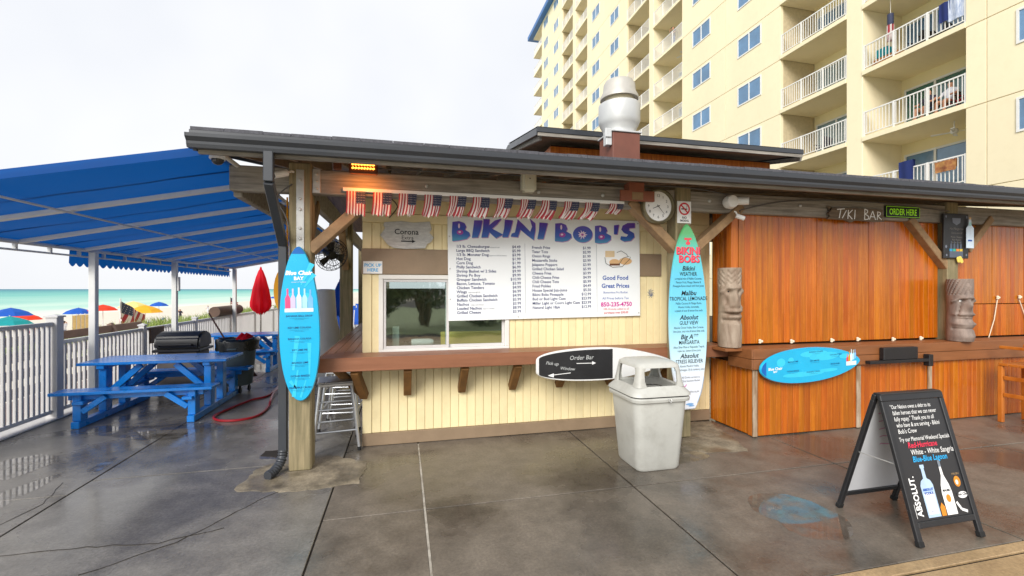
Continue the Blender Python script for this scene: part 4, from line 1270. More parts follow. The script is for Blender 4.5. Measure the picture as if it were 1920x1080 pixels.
# yellow life ring edge behind the board post
yl = onY(531, 545, 5.6)
tag(MB().prism(ell(0, 0, .12, .27, 24), lambda u, v, o: Vector((yl.x + .02 + u, 5.6 + o, yl.z + v)), 0, .03).tube([(yl.x + .02, 5.63, yl.z), (yl.x + .02, 5.7, yl.z), (yl.x + .02, 5.7, 2.8)], .01, 6).build('yellow_oval_sign', M_yelcl, smooth=True), 'plain yellow oval board hanging behind the post with the downspout', 'sign')
# shaded table set far down the terrace
def lounger(x, y, i):
    t = thing('deck_chair', (x, y, 0), 'white framed deck chair with blue sling, %s along the terrace past the side counter' % ('first', 'second', 'third', 'fourth', 'fifth')[i], 'chair', 'deck chairs far along the terrace')
    MB().bar((x, y - .5, .35), (x, y + .25, .38), .55, .03).build('seat', M_bluecl, t)
    MB().bar((x, y + .25, .38), (x, y + .6, .95), .55, .03).build('backrest', M_bluecl, t)
    for sx in (-.27, .27):
        for yy in (-.4, .2): MB().tube([(x + sx, y + yy, .005), (x + sx, y + yy, .36)], .02, 6).build('leg', M_alum, t)
        MB().tube([(x + sx, y - .5, .36), (x + sx, y + .25, .39), (x + sx, y + .6, .96)], .02, 6).build('side_rail', M_alum, t)
for i, (x, y) in enumerate(((-1.9, 15), (-2.0, 17), (-1.9, 19.4), (-2.4, 22), (-2.2, 25))): lounger(x, y, i)

# ================================================================ BEACH
def sandz(x):
    for (x0, z0), (x1, z1) in zip(prof[:-1], prof[1:]):
        if x1 <= x <= x0: return z0 + (z1 - z0) * (x - x0) / (x1 - x0)
    return -4
prof = [(-4.8, -1.6), (-9, -1.55), (-12.5, -.78), (-14.5, -.62), (-17, -1.5), (-24, -2.5), (-38, -3.3), (-58, -3.75), (-72, -4.02), (-95, -5.2), (-400, -12)]
def beach_umbrella(px, py, wpx, m, label, tilt=0.0, rim=.32):
    """px,py = apex; the distance follows from a canopy 2.3 m across and the sand it stands on"""
    d = 2.3 * F / wpx
    t_ = (px - CX) / F
    x, y = d * (CS * t_ + SN), d * (CS - SN * t_)
    ztop_ = H + (CY - py) / F * d
    zs = sandz(x)
    t = thing('beach_umbrella', (x, y, zs), label, 'beach umbrella')
    mb = MB(); nn_ = 8
    for u, r_ in ((0, .02), (.12, .45), (.3, .85), (rim * 1.75, 1.15)):
        for k in range(nn_):
            a = 2 * math.pi * k / nn_
            mb.v.append(Vector((x + r_ * math.cos(a), y + r_ * math.sin(a), ztop_ - u - tilt * r_ * math.cos(a))))
    for i in range(3):
        for k in range(nn_): mb.f.append((i * nn_ + k, i * nn_ + (k + 1) % nn_, (i + 1) * nn_ + (k + 1) % nn_, (i + 1) * nn_ + k)); mb.m.append(0)
    mb.f.append(tuple(range(nn_))); mb.m.append(0)
    mb.build('canopy', m, t)
    MB().tube([(x, y, zs - .2), (x, y, ztop_ + .06)], .03, 6).build('pole', M_alum, t)
    return t
UMB = [(20, 577, 62, M_bluecl, 'blue beach umbrella beside the teal one near the water'),
       (45, 587, 52, M_orgcl, 'red-orange beach umbrella between the blue and the teal ones'),
       (18, 593, 66, M_tealcl, 'teal beach umbrella just over the tall white railing'),
       (147, 577, 46, M_bluecl, 'blue beach umbrella over a pale windbreak on the sand'),
       (193, 571, 46, M_orgcl, 'round red-orange beach umbrella behind the white awning post'),
       (272, 572, 58, M_yelcl, 'orange-yellow beach umbrella behind the striped flag'),
       (250, 565, 50, M_palecl, 'pale yellow beach umbrella farther toward the water than the flag'),
       (298, 566, 32, M_bluecl, 'small blue beach umbrella alone near the water line'),
       (512, 556, 14, M_bluecl, 'tiny far blue beach umbrella along the shore')]
for u in UMB: beach_umbrella(*u)
M_wind = mat('windbreak_cloth', srgb(224, 192, 130), .8, .1)
# sun loungers beside the umbrellas
def sun_lounger(px, wpx, dx, dy, label):
    d = 2.3 * F / wpx; t_ = (px - CX) / F
    x, y = d * (CS * t_ + SN) + dx, d * (CS - SN * t_) + dy
    z = sandz(x)
    t = thing('sun_lounger', (x, y, z), label, 'sun lounger', 'sun loungers on the beach')
    MB().bar((x + .5, y, z + .34), (x - .9, y, z + .3), .62, .06).build('seat', M_bluecl, t)
    MB().bar((x + .5, y, z + .36), (x + 1.05, y, z + .85), .62, .06).build('backrest', M_bluecl, t)
    for sx in (-.8, .4):
        for sy in (-.27, .27): MB().bar((x + sx, y + sy, z - .05), (x + sx, y + sy, z + .3), .05, .05).build('leg', M_wind, t)
for px, w, nm in ((20, 62, 'left'), (147, 46, ''), (193, 46, ''), (272, 58, ''), (250, 50, ''), (298, 32, '')):
    lb = {20: 'under the blue umbrella next to the teal one', 147: 'under the blue umbrella by the windbreak', 193: 'under the red-orange umbrella behind the awning post', 272: 'under the orange-yellow umbrella by the flag', 250: 'under the pale yellow umbrella', 298: 'under the small blue umbrella near the water'}[px]
    sun_lounger(px, w, -.2, -.5, 'wooden beach lounger with blue cushion ' + lb)
# more umbrellas and loungers as specks along the shore
random.seed(11)
def windbreak(px0, px1, py0, py1, X):
    p, q = onX(px0, py1, X), onX(px1, py1, X)
    z1 = onX(px0, py0, X).z
    t = thing('windbreak', (X, (p.y + q.y) / 2, p.z), 'pale yellow cloth windbreak on thin poles standing on the sand', 'windbreak')
    MB().box(X - .015, X + .015, p.y, q.y, p.z, z1).build('cloth', M_wind, t)
    for i in range(5): MB().tube([(X + .03, p.y + (q.y - p.y) * i / 4, p.z - .3), (X + .03, p.y + (q.y - p.y) * i / 4, z1 + .1)], .025, 6).build('pole', M_alum, t)

# striped flags
windbreak(134, 166, 592, 622, -22)
M_fr = mat('flag_red', srgb(160, 44, 54), .7, .08, 8); M_fw = mat('flag_white', srgb(214, 204, 198), .7, .05, 8); M_fb = mat('flag_navy', srgb(48, 54, 80), .7, .08, 8)
def flag_mesh(fr, w, h, cols=13, rows=8, wave=.012, sway=0.0, seed=0, tatter=.0):
    """stripes run along v; canton in the upper right; fr(u,v,o)"""
    rnd = random.Random(seed)
    mb = MB()
    ph = rnd.uniform(0, 6)
    nc = 26
    cut = [rnd.uniform(0, tatter) for _ in range(nc + 1)]
    for j in range(rows + 1):
        t = j / rows
        for i in range(nc + 1):
            u = i / nc
            vv = -h * (t * (1 - cut[i] * t))
            mb.v.append(fr(u * w + sway * t * t * h + .25 * sway * h * math.sin(u * 9 + ph) * t, vv + abs(sway) * .12 * h * t * (1 - u), wave * math.sin(u * 11 + ph + t * 2) * (.25 + t)))
    for j in range(rows):
        for i in range(nc):
            a = j * (nc + 1) + i
            st = (i * cols) // nc
            canton = i >= nc * .5 and j < rows * .5
            mb.f.append((a, a + 1, a + nc + 2, a + nc + 1)); mb.m.append(2 if canton else (0 if st % 2 == 0 else 1))
    # stars
    for r_ in range(5):
        for c_ in range(6):
            u = .5 + (c_ + .5 + .0 * (r_ % 2)) * .5 / 6; t = (r_ + .5) * .5 / 5
            s_ = .016
            q = [(u + du * s_, t + dv * s_ * .8) for du, dv in ((-1, 0), (0, 1), (1, 0), (0, -1))]
            mb.add([fr(a_ * w + sway * b_ * b_ * h + .25 * sway * h * math.sin(a_ * 9 + ph) * b_, -h * b_ + abs(sway) * .12 * h * b_ * (1 - a_), wave * math.sin(a_ * 11 + ph + b_ * 2) * (.25 + b_) + .002) for a_, b_ in q], [(0, 1, 2, 3)], 1)
    return mb
fx = -16
p = onX(226, 563, fx); q = onX(262, 604, fx)
d_ = (onX(268, 598, fx) - onX(232, 568, fx))
t = thing('beach_flag', onX(262, 640, fx), 'stars and stripes flag drooping from a slanted pole on the beach', 'flag')
e1 = Vector((fx, onX(262, 585, fx).y, onX(262, 585, fx).z)) - p
perp = Vector((0, -e1.z, e1.y)).normalized()
W_ = e1.length * 1.15
mb = flag_mesh(lambda u, v, o: p + e1 * (1.25 * (2.1 - u) / 2.1) + perp * (v * (1 if perp.z > 0 else -1)) + Vector((o * 6, 0, 0)), 2.1, 1.15, wave=.03, seed=4)
mb.build('cloth', [M_fr, M_fw, M_fb], t)
z0 = sandz(fx)
MB().tube([(fx, p.y, z0 - .2), (fx, p.y, p.z + .1)], .04, 6).build('pole', M_alum, t)
p = onX(432, 558, -30)
t = thing('beach_flag', (-30, p.y, sandz(-30)), 'faded striped flag flying straight out on a far beach pole', 'flag')
mb = MB()
for i in range(7):
    for j in range(6):
        a = [Vector((-30 + .2 * math.sin(jj * 1.1), p.y + jj * .62, p.z - i_ * .16 - jj * .16)) for jj, i_ in ((j, i), (j + 1, i), (j + 1, i + 1), (j, i + 1))]
        mb.add(a, [(0, 1, 2, 3)], 2 if (i < 4 and j < 2) else i % 2)
mb.build('cloth', [M_fr, M_fw, M_fb], t)
MB().tube([(-30, p.y, sandz(-30) - .2), (-30, p.y, p.z + .1)], .05, 6).build('pole', M_beam, t)
# brown padded roll on the railing
p, q = onX(402, 590, FX), onX(447, 585, FX)
tag(MB().tube([(FX, p.y, 1.17), (FX, q.y, 1.17)], .13, 12).build('rolled_mat', M_brownboard, smooth=True), 'rolled brown mat lying along the top of the white railing', 'mat')
# ================================================================ SIGNS ON THE KIOSK
def pxframe(Y, ox, oy, sc):
    """frame whose (u,v) are pixels of an enlarged view of the photograph, laid on the plane at depth Y"""
    return lambda u, v, o=0.0: onY(ox + u / sc, oy + v / sc, Y) - Vector((0, o, 0))
# ---- big menu board, hung a touch out of level
MY = WY - .05
tilt = R(.63)
M_board = mat('menu_panel', srgb(240, 243, 244), .35, .02, 3, dirt=.06, dirtc=srgb(180, 180, 170), coat=.2)
c0 = onY(841.2, 601.9, MY)
fm = frameY(c0.x, MY, c0.z, tilt)
menu = thing('menu_board', (c0.x, MY, c0.z), 'large white menu board with purple painted name and printed price lists', 'menu board')
MW, MH = 2.425, 1.205
MB().prism(rect(0, MW, 0, MH), fm, -.012, 0).build('panel', M_board, menu, bevel=.002)
pf = pxframe(MY, 830, 390, 4.908)
LET = [
 [(90, 128), (150, 120), (200, 138), (217, 172), (205, 200), (245, 225), (252, 255), (222, 285), (150, 300), (88, 306), (84, 220)],
 [(290, 113), (366, 113), (350, 200), (325, 272), (268, 275), (280, 190)],
 [(375, 103), (432, 103), (425, 160), (480, 115), (540, 98), (500, 150), (455, 190), (557, 245), (490, 280), (430, 225), (415, 272), (355, 273), (370, 190)],
 [(572, 108), (646, 114), (625, 200), (600, 270), (547, 270), (565, 190)],
 [(690, 105), (740, 150), (805, 218), (822, 172), (800, 98), (850, 138), (853, 200), (837, 297), (780, 255), (715, 200), (692, 270), (625, 263), (635, 235), (665, 225)],
 [(890, 133), (967, 139), (945, 220), (927, 287), (870, 287), (885, 210)],
 [(1035, 143), (1090, 138), (1132, 154), (1147, 190), (1135, 215), (1180, 240), (1187, 272), (1150, 302), (1100, 312), (1032, 306)],
 ell(1288, 242, 90, 76, 28),
 [(1400, 166), (1450, 160), (1502, 178), (1514, 210), (1500, 230), (1547, 255), (1547, 292), (1510, 320), (1440, 327), (1400, 319)],
 [(1575, 160), (1622, 153), (1606, 242), (1575, 242)],
 [(1767, 138), (1700, 139), (1655, 163), (1643, 200), (1665, 227), (1707, 246), (1690, 265), (1640, 260), (1633, 290), (1670, 310), (1730, 302), (1764, 267), (1757, 230), (1712, 205), (1717, 186), (1767, 182)]]
M_letter = ramp_mat('bikini_letter_paint', 'Z', [(.985, srgb(70, 150, 190)), (1.05, srgb(48, 98, 188)), (1.12, srgb(54, 78, 184)), (1.19, srgb(92, 60, 178)), (1.26, srgb(116, 62, 180))], .4, .1, .09, 2.6)
M_lshadow = mat('letter_outline', srgb(196, 150, 196), .5, .1, 12)
flat('letter_shadow', M_lshadow, menu, lambda u, v, o=0: pf(u + 6, v + 6, o), [(q, 0) for q in LET], .0015)
flat('painted_name', M_letter, menu, pf, [(q, 0) for q in LET], .003)
dec = []
for cx_, cy_ in ((150, 165), (1090, 178), (1448, 198)): dec.append((ell(cx_, cy_, 9, 22), 0))
for cx_, cy_ in ((160, 224), (1100, 248), (1462, 268)): dec += [(ell(cx_, cy_, 30, 22), 1), (ell(cx_ - 4, cy_ - 3, 12, 9), 0, .001)]
star = []
for k in range(20):
    r_ = (48 if k % 2 == 0 else 24) * (1 + .15 * math.sin(k * 2.3)); a = math.pi * k / 10
    star.append((1285 + r_ * math.cos(a), 246 + r_ * .9 * math.sin(a)))
dec += [(star, 0), (ell(1285, 246, 12, 10), 1, .001)]
for q_ in dec: flat('letter_highlight', [mat('pale_pink_print', srgb(236, 214, 232), .5), mat('magenta_print', srgb(170, 70, 170), .5)], menu, pf, [q_], .0045)
L1 = [('1/3 lb. Cheeseburger', '$4.49'), ('Large BBQ Sandwich', '$5.99'), ('1/3 lb. Monster Dog', '$3.99'), ('Hot Dog', '$1.99'), ('Corn Dog', '$1.99'), ('Philly Sandwich', '$6.99'), ('Shrimp Basket w/ 2 Sides', '$9.99'),
      ('Shrimp Po Boy', '$9.99'), ('Grouper Sandwich', '$10.99'), ('Bacon, Lettuce, Tomato', '$3.99'), ('Chicken Tenders', '$4.99'), ('Wings', '$6.99'), ('Grilled Chicken Sandwich', '$4.99'), ('Buffalo Chicken Sandwich', '$5.99'), ('Nachos', '$3.99'), ('Loaded Nachos', '$8.99'), ('Grilled Cheese', '$3.99')]
L2 = [('French Fries', '$1.99'), ('Tater Tots', '$2.99'), ('Onion Rings', '$1.99'), ('Mozzarella Sticks', '$3.99'), ('Jalapeno Poppers', '$3.99'), ('Grilled Chicken Salad', '$5.99'), ('Cheese Fries', '$3.99'), ('Chili-Cheese Fries', '$4.99'), ('Chili Cheese Tots', '$5.99'), ('Fried Pickles', '$4.49'),
      ('House Special Juju-Juice', '$5.50'), ('Bikini Bobs Pineapple', '$12.99'), ('Bud or Bud Light Case', '$23.99'), ('Miller Light or Coors Light Case', '$23.99'), ('Natural Light 18pk', '$12.99')]
it = []
for i, (a, b_) in enumerate(L1):
    v = .842 - i * .0478
    it += [(a, .046, .095, v, 'LEFT', dict(bold=.0006)), (b_, .046, .86, v, 'RIGHT', dict(bold=.0006))]
for i, (a, b_) in enumerate(L2):
    v = .838 - i * .0515
    it += [(a, .046, 1.0, v, 'LEFT', dict(bold=.0006)), (b_, .046, 1.755, v, 'RIGHT', dict(bold=.0006))]
for nm_, sel in (('dish_names', [q for q in it if q[4] == 'LEFT' and q[2] < .5]), ('dish_prices', [q for q in it if q[4] == 'RIGHT' and q[2] < 1]), ('dish_names', [q for q in it if q[4] == 'LEFT' and q[2] > .5]), ('dish_prices', [q for q in it if q[4] == 'RIGHT' and q[2] > 1])):
    lettering(nm_, M_print_navy, menu, fm, sel, .003)
lettering('small_print', M_print_grey, menu, fm, [('with french fries', .022, .46, .842, 'LEFT'), ('topped w/ chili & cheese', .022, .47, .842 - 2 * .0478, 'LEFT'), ('with fries $7.99', .022, .23, .842 - 11 * .0478, 'LEFT'), ('chips and cheese', .022, .26, .842 - 14 * .0478, 'LEFT'), ('beef or chicken', .022, .4, .842 - 15 * .0478, 'LEFT')], .003)
lettering('slogan', M_print_blue, menu, fm, [('Good Food', .075, 2.085, .46, 'CENTER', dict(bold=.0015)), ('Great Prices', .075, 2.085, .36, 'CENTER', dict(bold=.0015)), ('Bottomless Fry Bucket', .036, 2.085, .29, 'CENTER'), ('All Prices before Tax', .042, 2.085, .215, 'CENTER')], .003)
lettering('phone_number', M_print_pink, menu, fm, [('850-235-4750', .075, 2.095, .128, 'CENTER', dict(bold=.002))], .003)
lettering('gratuity_note', M_print_red, menu, fm, [('18% Gratuity added to all', .034, 2.09, .083, 'CENTER'), ('purchases over $30.00', .036, 2.09, .038, 'CENTER', dict(bold=.0005))], .003)
flat('divider_lines', M_print_grey, menu, fm, [(rect(.912, .915, .06, .9), 0), (rect(1.832, 1.835, .06, .9), 0)], .003)
pl_ = [([(1495, 450), (1560, 455), (1600, 395), (1660, 400), (1700, 440), (1690, 480), (1660, 540), (1560, 550), (1510, 520)], 0), (ell(1580, 500, 48, 30), 1, .001), (ell(1680, 490, 60, 32, a0=.4), 1, .001), (rect(1495, 1580, 395, 452), 2, .0015),
       (rect(1535, 1630, 512, 530), 3, .002), (ell(1640, 425, 45, 28), 0, .0005)]
flat('food_drawing', [M_print_white, M_print_tan, mat('fries_print', srgb(226, 200, 160), .6), mat('patty_print', srgb(110, 70, 46), .6)], menu, pf, pl_, .003)
lines = []
for path in ([(1490, 455), (1500, 510), (1560, 545), (1650, 540), (1720, 470), (1725, 450)], [(1600, 410), (1640, 395), (1690, 425), (1700, 445)], [(1620, 520), (1660, 460), (1715, 445)]): lines += [(q, 0) for q in stroke(path, 4)]
flat('drawing_outline', M_print_black, menu, pf, lines, .0065)
for u, v in ((.02, .97), (.02, .6), (.02, .25), (2.4, 1.17), (2.4, .04), (1.47, 1.19), (.82, .03)):
    MB().lathe(fm(u, v, .001), [(.009, 0), (.009, -.004), (.004, -.006)], 8, axis='Y').build('screw', M_galv, menu)

# ---- driftwood style beer sign and small plaques
CYp = WY - .02
cpx = lambda pts: [(onY(a, b_, CYp).x, onY(a, b_, CYp).z) for a, b_ in pts]
fw_ = lambda u, v, o=0.0: Vector((u, CYp - o, v))
M_drift = mat('grey_driftwood', srgb(216, 216, 212), .7, .12, 14, (1, 1, 4), bump=.2, c2=srgb(176, 176, 174))
sg1 = thing('beer_sign', onY(764, 442, CYp), 'ragged grey plank beer sign with an arrow on the cream wall', 'sign')
ol = [(721, 417), (752, 415), (775, 418), (806, 416), (809, 430), (805, 437), (813, 446), (808, 454), (801, 458), (797, 466), (760, 467), (738, 465), (727, 459), (720, 450), (713, 441), (718, 434), (722, 428), (719, 422)]
MB().prism(cpx(ol), fw_, .004, .024).build('plank', M_drift, sg1, bevel=.002)
c_ = onY(764, 442, CYp)
fcor = frameY(c_.x, CYp - .024, c_.z)
lettering('lettering', M_print_black, sg1, fcor, [('Corona', .085, -.01, .012, 'CENTER', dict(bold=.0012)), ('Extra', .062, .0, -.045, 'CENTER')], .002)
flat('arrow', M_print_black, sg1, fcor, [(rect(-.07, .05, -.072, -.058), 0), ([(.05, -.084), (.09, -.065), (.05, -.046)], 0)], .002)
p, q = onY(681, 513, WY - .036), onY(717, 490, WY - .036)
pk = thing('pick_up_sign', (p.x, p.y, p.z), 'small white pick up here sign at the corner of the taupe band', 'sign')
MB().box(p.x, q.x, WY - .044, WY - .036, p.z, q.z).build('plate', M_print_white, pk, bevel=.002)
fpk = frameY((p.x + q.x) / 2, WY - .044, (p.z + q.z) / 2)
lettering('lettering', M_print_cyan, pk, fpk, [('PICK UP', .05, 0, .008, 'CENTER', dict(bold=.001)), ('HERE', .05, 0, -.045, 'CENTER', dict(bold=.001))], .0015)
p = onY(1220, 550, WY - .016)
st_ = []
for k in range(9):
    a = k * .7; st_ += [(q2, 0) for q2 in stroke([(.05 * math.cos(a), .06 * math.sin(a)), (.025 * math.cos(a + 1.2), .03 * math.sin(a + .8)), (.012 * math.cos(a), -.03)], .006)]
tag(flat('faded_decal', M_print_grey, None, frameY(p.x, WY - .016, p.z), st_, .002), 'faded grey scribbled decal on the cream planks beside the tall surfboard', 'decal')

# ---- surfboards
def board_outline(L, W, nose=(2, .6), tail=(2, .5), n=44, wide=.5, tailw=0.0):
    """closed outline, length along v from 0 (tail) to L (nose); (power, sharpness) of each end"""
    half = []
    for i in range(n + 1):
        s_ = .5 - .5 * math.cos(math.pi * i / n)
        if s_ < wide:
            t = (wide - s_) / wide; w = max(0, 1 - t ** tail[0]) ** tail[1]; w = tailw + (1 - tailw) * w
        else:
            t = (s_ - wide) / (1 - wide); w = max(0, 1 - t ** nose[0]) ** nose[1]
        half.append((W / 2 * w, s_ * L))
    return half[:-1] + [(0, L)] + [(-u, v) for u, v in reversed(half[(0 if tailw else 1):-1])]
def surfboard(name, fr, outline, mats, label, thick=.045, rails=None):
    t = thing(name, fr(0, 0, 0), label, 'surfboard')
    n_ = len(outline)
    cu = sum(u for u, v in outline) / n_; cv_ = sum(v for u, v in outline) / n_
    mb = MB()
    rings = ((.93, 0.0), (.985, .25), (1.0, .5), (.985, .78), (.955, 1.0))
    for sc, o in rings:
        for u, v in outline: mb.v.append(fr(cu + (u - cu) * sc, cv_ + (v - cv_) * (1 - (1 - sc) * .4), o * thick))
    for i in range(len(rings) - 1):
        for k in range(n_): mb.f.append((i * n_ + k, i * n_ + (k + 1) % n_, (i + 1) * n_ + (k + 1) % n_, (i + 1) * n_ + k)); mb.m.append(0)
    mb.f.append(tuple(range(n_))); mb.m.append(0)
    mb.f.append(tuple(range((len(rings) - 1) * n_, len(rings) * n_))); mb.m.append(0)
    mb.build('board', mats, t, smooth=True, angle=40)
    return t
M_aqua = mat('aqua_board', srgb(14, 176, 222), .22, .06, 3, coat=.5)
M_deepb = mat('deep_blue_print', srgb(16, 100, 180), .3, .06)
# blue board on the corner post
BYp = PY - .02
p0, p1 = onY(565, 752, BYp - .02), onY(560, 462, BYp - .02)
Lb = (p1 - p0).length; ta = math.atan2(-(p1.x - p0.x), p1.z - p0.z)
fb1 = frameY(p0.x, BYp, p0.z, ta)
Wb = .362
ob = board_outline(Lb, Wb, nose=(2.0, .56), tail=(2.2, .5), wide=.44)
s1 = surfboard('surfboard', fb1, ob, M_aqua, 'aqua cocktail bar surfboard standing upright on the corner post')
TH_ = .045
nose_cap = [(u, v) for u, v in ob if v > Lb * .945]
nose_cap = [(u * .9, v - .006) for u, v in nose_cap]
fl = [(nose_cap, 0)]
flat('nose_print', M_deepb, s1, fb1, fl, TH_ + .0015)
rays = []
for u0, v0, u1, v1, w0, w1 in ((.02, 1.1, .12, 1.3, .01, .05), (.05, 1.08, .14, 1.2, .01, .04), (-.05, .9, -.08, 1.02, .01, .06), (.05, .9, .08, 1.02, .01, .06), (-.06, .3, -.02, .62, .02, .045), (.08, .22, .085, .55, .01, .035), (-.06, .05, -.02, .3, .035, .012), (.0, .04, .05, .2, .02, .01), (-.03, .12, -.09, .2, .01, .03)):
    dx, dy = u1 - u0, v1 - v0; Ln = math.hypot(dx, dy); nx, ny = -dy / Ln, dx / Ln
    rays.append(([(u0 - nx * w0 / 2, v0 - ny * w0 / 2), (u0 + nx * w0 / 2, v0 + ny * w0 / 2), (u1 + nx * w1 / 2, v1 + ny * w1 / 2), (u1 - nx * w1 / 2, v1 - ny * w1 / 2)], 0))
for q_ in rays: flat('ray_print', mat('light_aqua_print', srgb(56, 196, 230), .3, .05), s1, fb1, [q_], TH_ + .0012)
lettering('board_title', M_print_white, s1, fb1, [('Blue Chair', .054, 0, 1.195, 'CENTER', dict(bold=.0022, shear=.2)), ('BAY', .046, 0, 1.146, 'CENTER', dict(bold=.0016)), ('THE SPIRIT OF THE BEACH', .011, 0, 1.122, 'CENTER')], TH_ + .002)
bt = []
def bottle(cx_, v0, w, h, mi):
    return [([(cx_ - w / 2, v0), (cx_ + w / 2, v0), (cx_ + w / 2, v0 + h * .55), (cx_ + w * .16, v0 + h * .72), (cx_ + w * .16, v0 + h), (cx_ - w * .16, v0 + h), (cx_ - w * .16, v0 + h * .72), (cx_ - w / 2, v0 + h * .55)], mi)]
for cx_, h, mi in ((-.098, .2, 0), (-.052, .2, 1), (0, .21, 2), (.05, .2, 3), (.1, .19, 4)): bt += bottle(cx_, .865, .045, h, mi)
bt.append((rect(-.125, .125, .845, .88), 2, .001))
flat('bottle_print', [mat('pink_print', srgb(226, 80, 130), .4), mat('lilac_print', srgb(206, 196, 224), .4), mat('ice_print', srgb(214, 236, 246), .4), mat('mint_print', srgb(170, 216, 220), .4), mat('sky_print', srgb(120, 180, 226), .4)], s1, fb1, bt, TH_ + .002)
it = []
for t_, v in (('BANANA BALL DROP', .80), ('KEY LIME COLADA', .69), ('BANANA COLADA', .585), ('KEY LIME PIE', .48), ('MANGO LIME', .36), ('OCEAN BREEZE', .235), ('PINEAPPLE CRUSH', .125)):
    it += [(t_, .024, 0, v, 'CENTER', dict(bold=.0004)), ('blue chair bay rum, lime, pineapple juice, cream', .0085, 0, v - .017, 'CENTER'), ('served over crushed ice', .0085, 0, v - .029, 'CENTER')]
lettering('drink_list', mat('deep_teal_print', srgb(8, 70, 130), .4), s1, fb1, it, TH_ + .002)
# tall drinks board on the middle post
BYq = PY - .02
p0, p1 = onY(1291, 768, BYq - .02), onY(1287, 420, BYq - .02)
L2_ = (p1 - p0).length; ta = math.atan2(-(p1.x - p0.x), p1.z - p0.z)
fb2 = frameY(p0.x, BYq, p0.z, ta)
ob2 = board_outline(L2_, .5, nose=(2.0, .62), tail=(2.2, .75), wide=.47, tailw=.28)
M_bk2 = ramp_mat('drinks_board_print', 'Z', [(0, srgb(236, 238, 244)), (.42, srgb(228, 234, 244)), (.75, srgb(186, 226, 240)), (1.2, srgb(118, 206, 234)), (1.6, srgb(96, 194, 224)), (1.85, srgb(90, 196, 196)), (2.1, srgb(92, 178, 110))], .25, .4, .1, 2)
s2 = surfboard('surfboard', fb2, ob2, M_bk2, 'tall surfboard drinks menu fading from green tip to white tail on the middle post')
M_coral = mat('coral_print', srgb(232, 74, 92), .4); 
lettering('title_shadow', mat('wine_print', srgb(120, 26, 60), .4), s2, fb2, [('BIKINI', .115, .006, 1.80, 'CENTER', dict(bold=.004)), ('BOBS', .115, .018, 1.705, 'CENTER', dict(bold=.004))], TH_ + .0015)
lettering('board_title', M_coral, s2, fb2, [('BIKINI', .115, 0, 1.806, 'CENTER', dict(bold=.0035)), ('BOBS', .115, .012, 1.711, 'CENTER', dict(bold=.0035))], TH_ + .003)
flat('shell_print', M_coral, s2, fb2, [(ell(0, 1.93, .03, .02), 0), (ell(-.03, 1.98, .02, .014), 0), (ell(.03, 1.98, .02, .014), 0), (ell(0, 1.965, .012, .03), 0)], TH_ + .002)
for a, b_, ls, v in (('Bikini', 'WEATHER', ('a tropical mix of Malibu Coconut,', 'Passion Fruit, Mango, Banana &', 'Pineapple Rums mixed with fruit juices'), 1.615),
                     ('Malibu', 'TROPICAL LEMONADE', ('Malibu Coconut & Mango Rums,', 'Absolut Vodka, lemonade,', 'a splash of sour & lemon lime soda'), 1.33),
                     ('Absolut', 'GULF VIEW', ('Absolut Citron Vodka, Blue Curacao,', 'lime juice, sour mix & lemon lime soda'), 1.05),
                     ('Big A**', 'MARGARITA', ('Altos Silver Plata or Reposado Tequila,', 'triple sec, lemon & lime juice'), .825),
                     ('Absolut', 'STRESS RELIEVER', ('Absolut Mandrin Vodka,', 'Peach Schnapps, OJ & cranberry juice'), .605)):
    it = [(a, .075, 0, v, 'CENTER', dict(bold=.0015, shear=.25)), (b_, .062, 0, v - .06, 'CENTER', dict(bold=.0006, sx=.78))]
    for i, s_ in enumerate(ls): it.append((s_, .036, 0, v - .105 - i * .042, 'CENTER', dict(sx=.72)))
    lettering('drink_entry', M_print_black, s2, fb2, it, TH_ + .002)
it = [('All Drinks served in a', .034, .02, .37, 'CENTER', dict(sx=.8)), ('12oz Souvenir Bucket', .034, .02, .33, 'CENTER', dict(sx=.8)), ('WITH RUM', .03, .05, .2, 'CENTER')]
lettering('drink_note', M_print_black, s2, fb2, it, TH_ + .002)
flat('wave_print', [mat('pale_blue_print', srgb(120, 170, 220), .4), M_print_pink], s2, fb2, [(ell(.0, .07, .05, .012), 0), (ell(.02, .05, .04, .008), 0)] + [(q2, 1) for q2 in stroke([(-.14, .25), (-.09, .27), (-.11, .29), (-.06, .275), (-.04, .3)], .008)] + [(q2, 0) for q2 in stroke([(.1, .08), (.16, .22), (.19, .38)], .006)], TH_ + .002)
# chalk board surfboard hung sideways on the counter
BYs = 4.852
p0, p1 = onY(1005, 687, BYs - .03), onY(1262, 693, BYs - .03)
fb3 = lambda u, v, o=0.0: Vector((p0.x + v, BYs - .004 - o, p0.z + u))
L3 = p1.x - p0.x
ob3 = board_outline(L3, .385, nose=(1.7, .85), tail=(2.2, .42), wide=.45, tailw=.3)
s3 = surfboard('surfboard', fb3, ob3, mat('white_board', srgb(228, 228, 226), .25, .03, 4, coat=.4, dirt=.1), 'white surfboard with a black chalk panel hung sideways on the brown counter')
ck = [(u * .9, v) for u, v in ob3 if v < L3 * .535]
ck = sorted([c for c in ck if c[0] >= 0], key=lambda c: c[1]) + [(.36 / 2 * .98 * .98, L3 * .535), (-.36 / 2 * .98 * .98, L3 * .535)] + sorted([c for c in ck if c[0] < 0], key=lambda c: -c[1])
ck = [(u * .98, max(v, .028)) for u, v in ck]
flat('chalk_panel', M_chalk, s3, fb3, [(ck, 0)], TH_ + .0015)
f3t = lambda u, v, o=0.0: fb3(v, u, o)
lettering('chalk_words', mat('soft_chalk', srgb(190, 192, 190), .8, .2, 30), s3, f3t, [('Order Bar', .068, .53, .06, 'CENTER', dict(shear=.15)), ('Pick up', .052, .18, .012, 'CENTER', dict(shear=.2, rot=-.12)), ('Window', .05, .36, -.052, 'CENTER', dict(shear=.2, rot=-.1))], TH_ + .003)
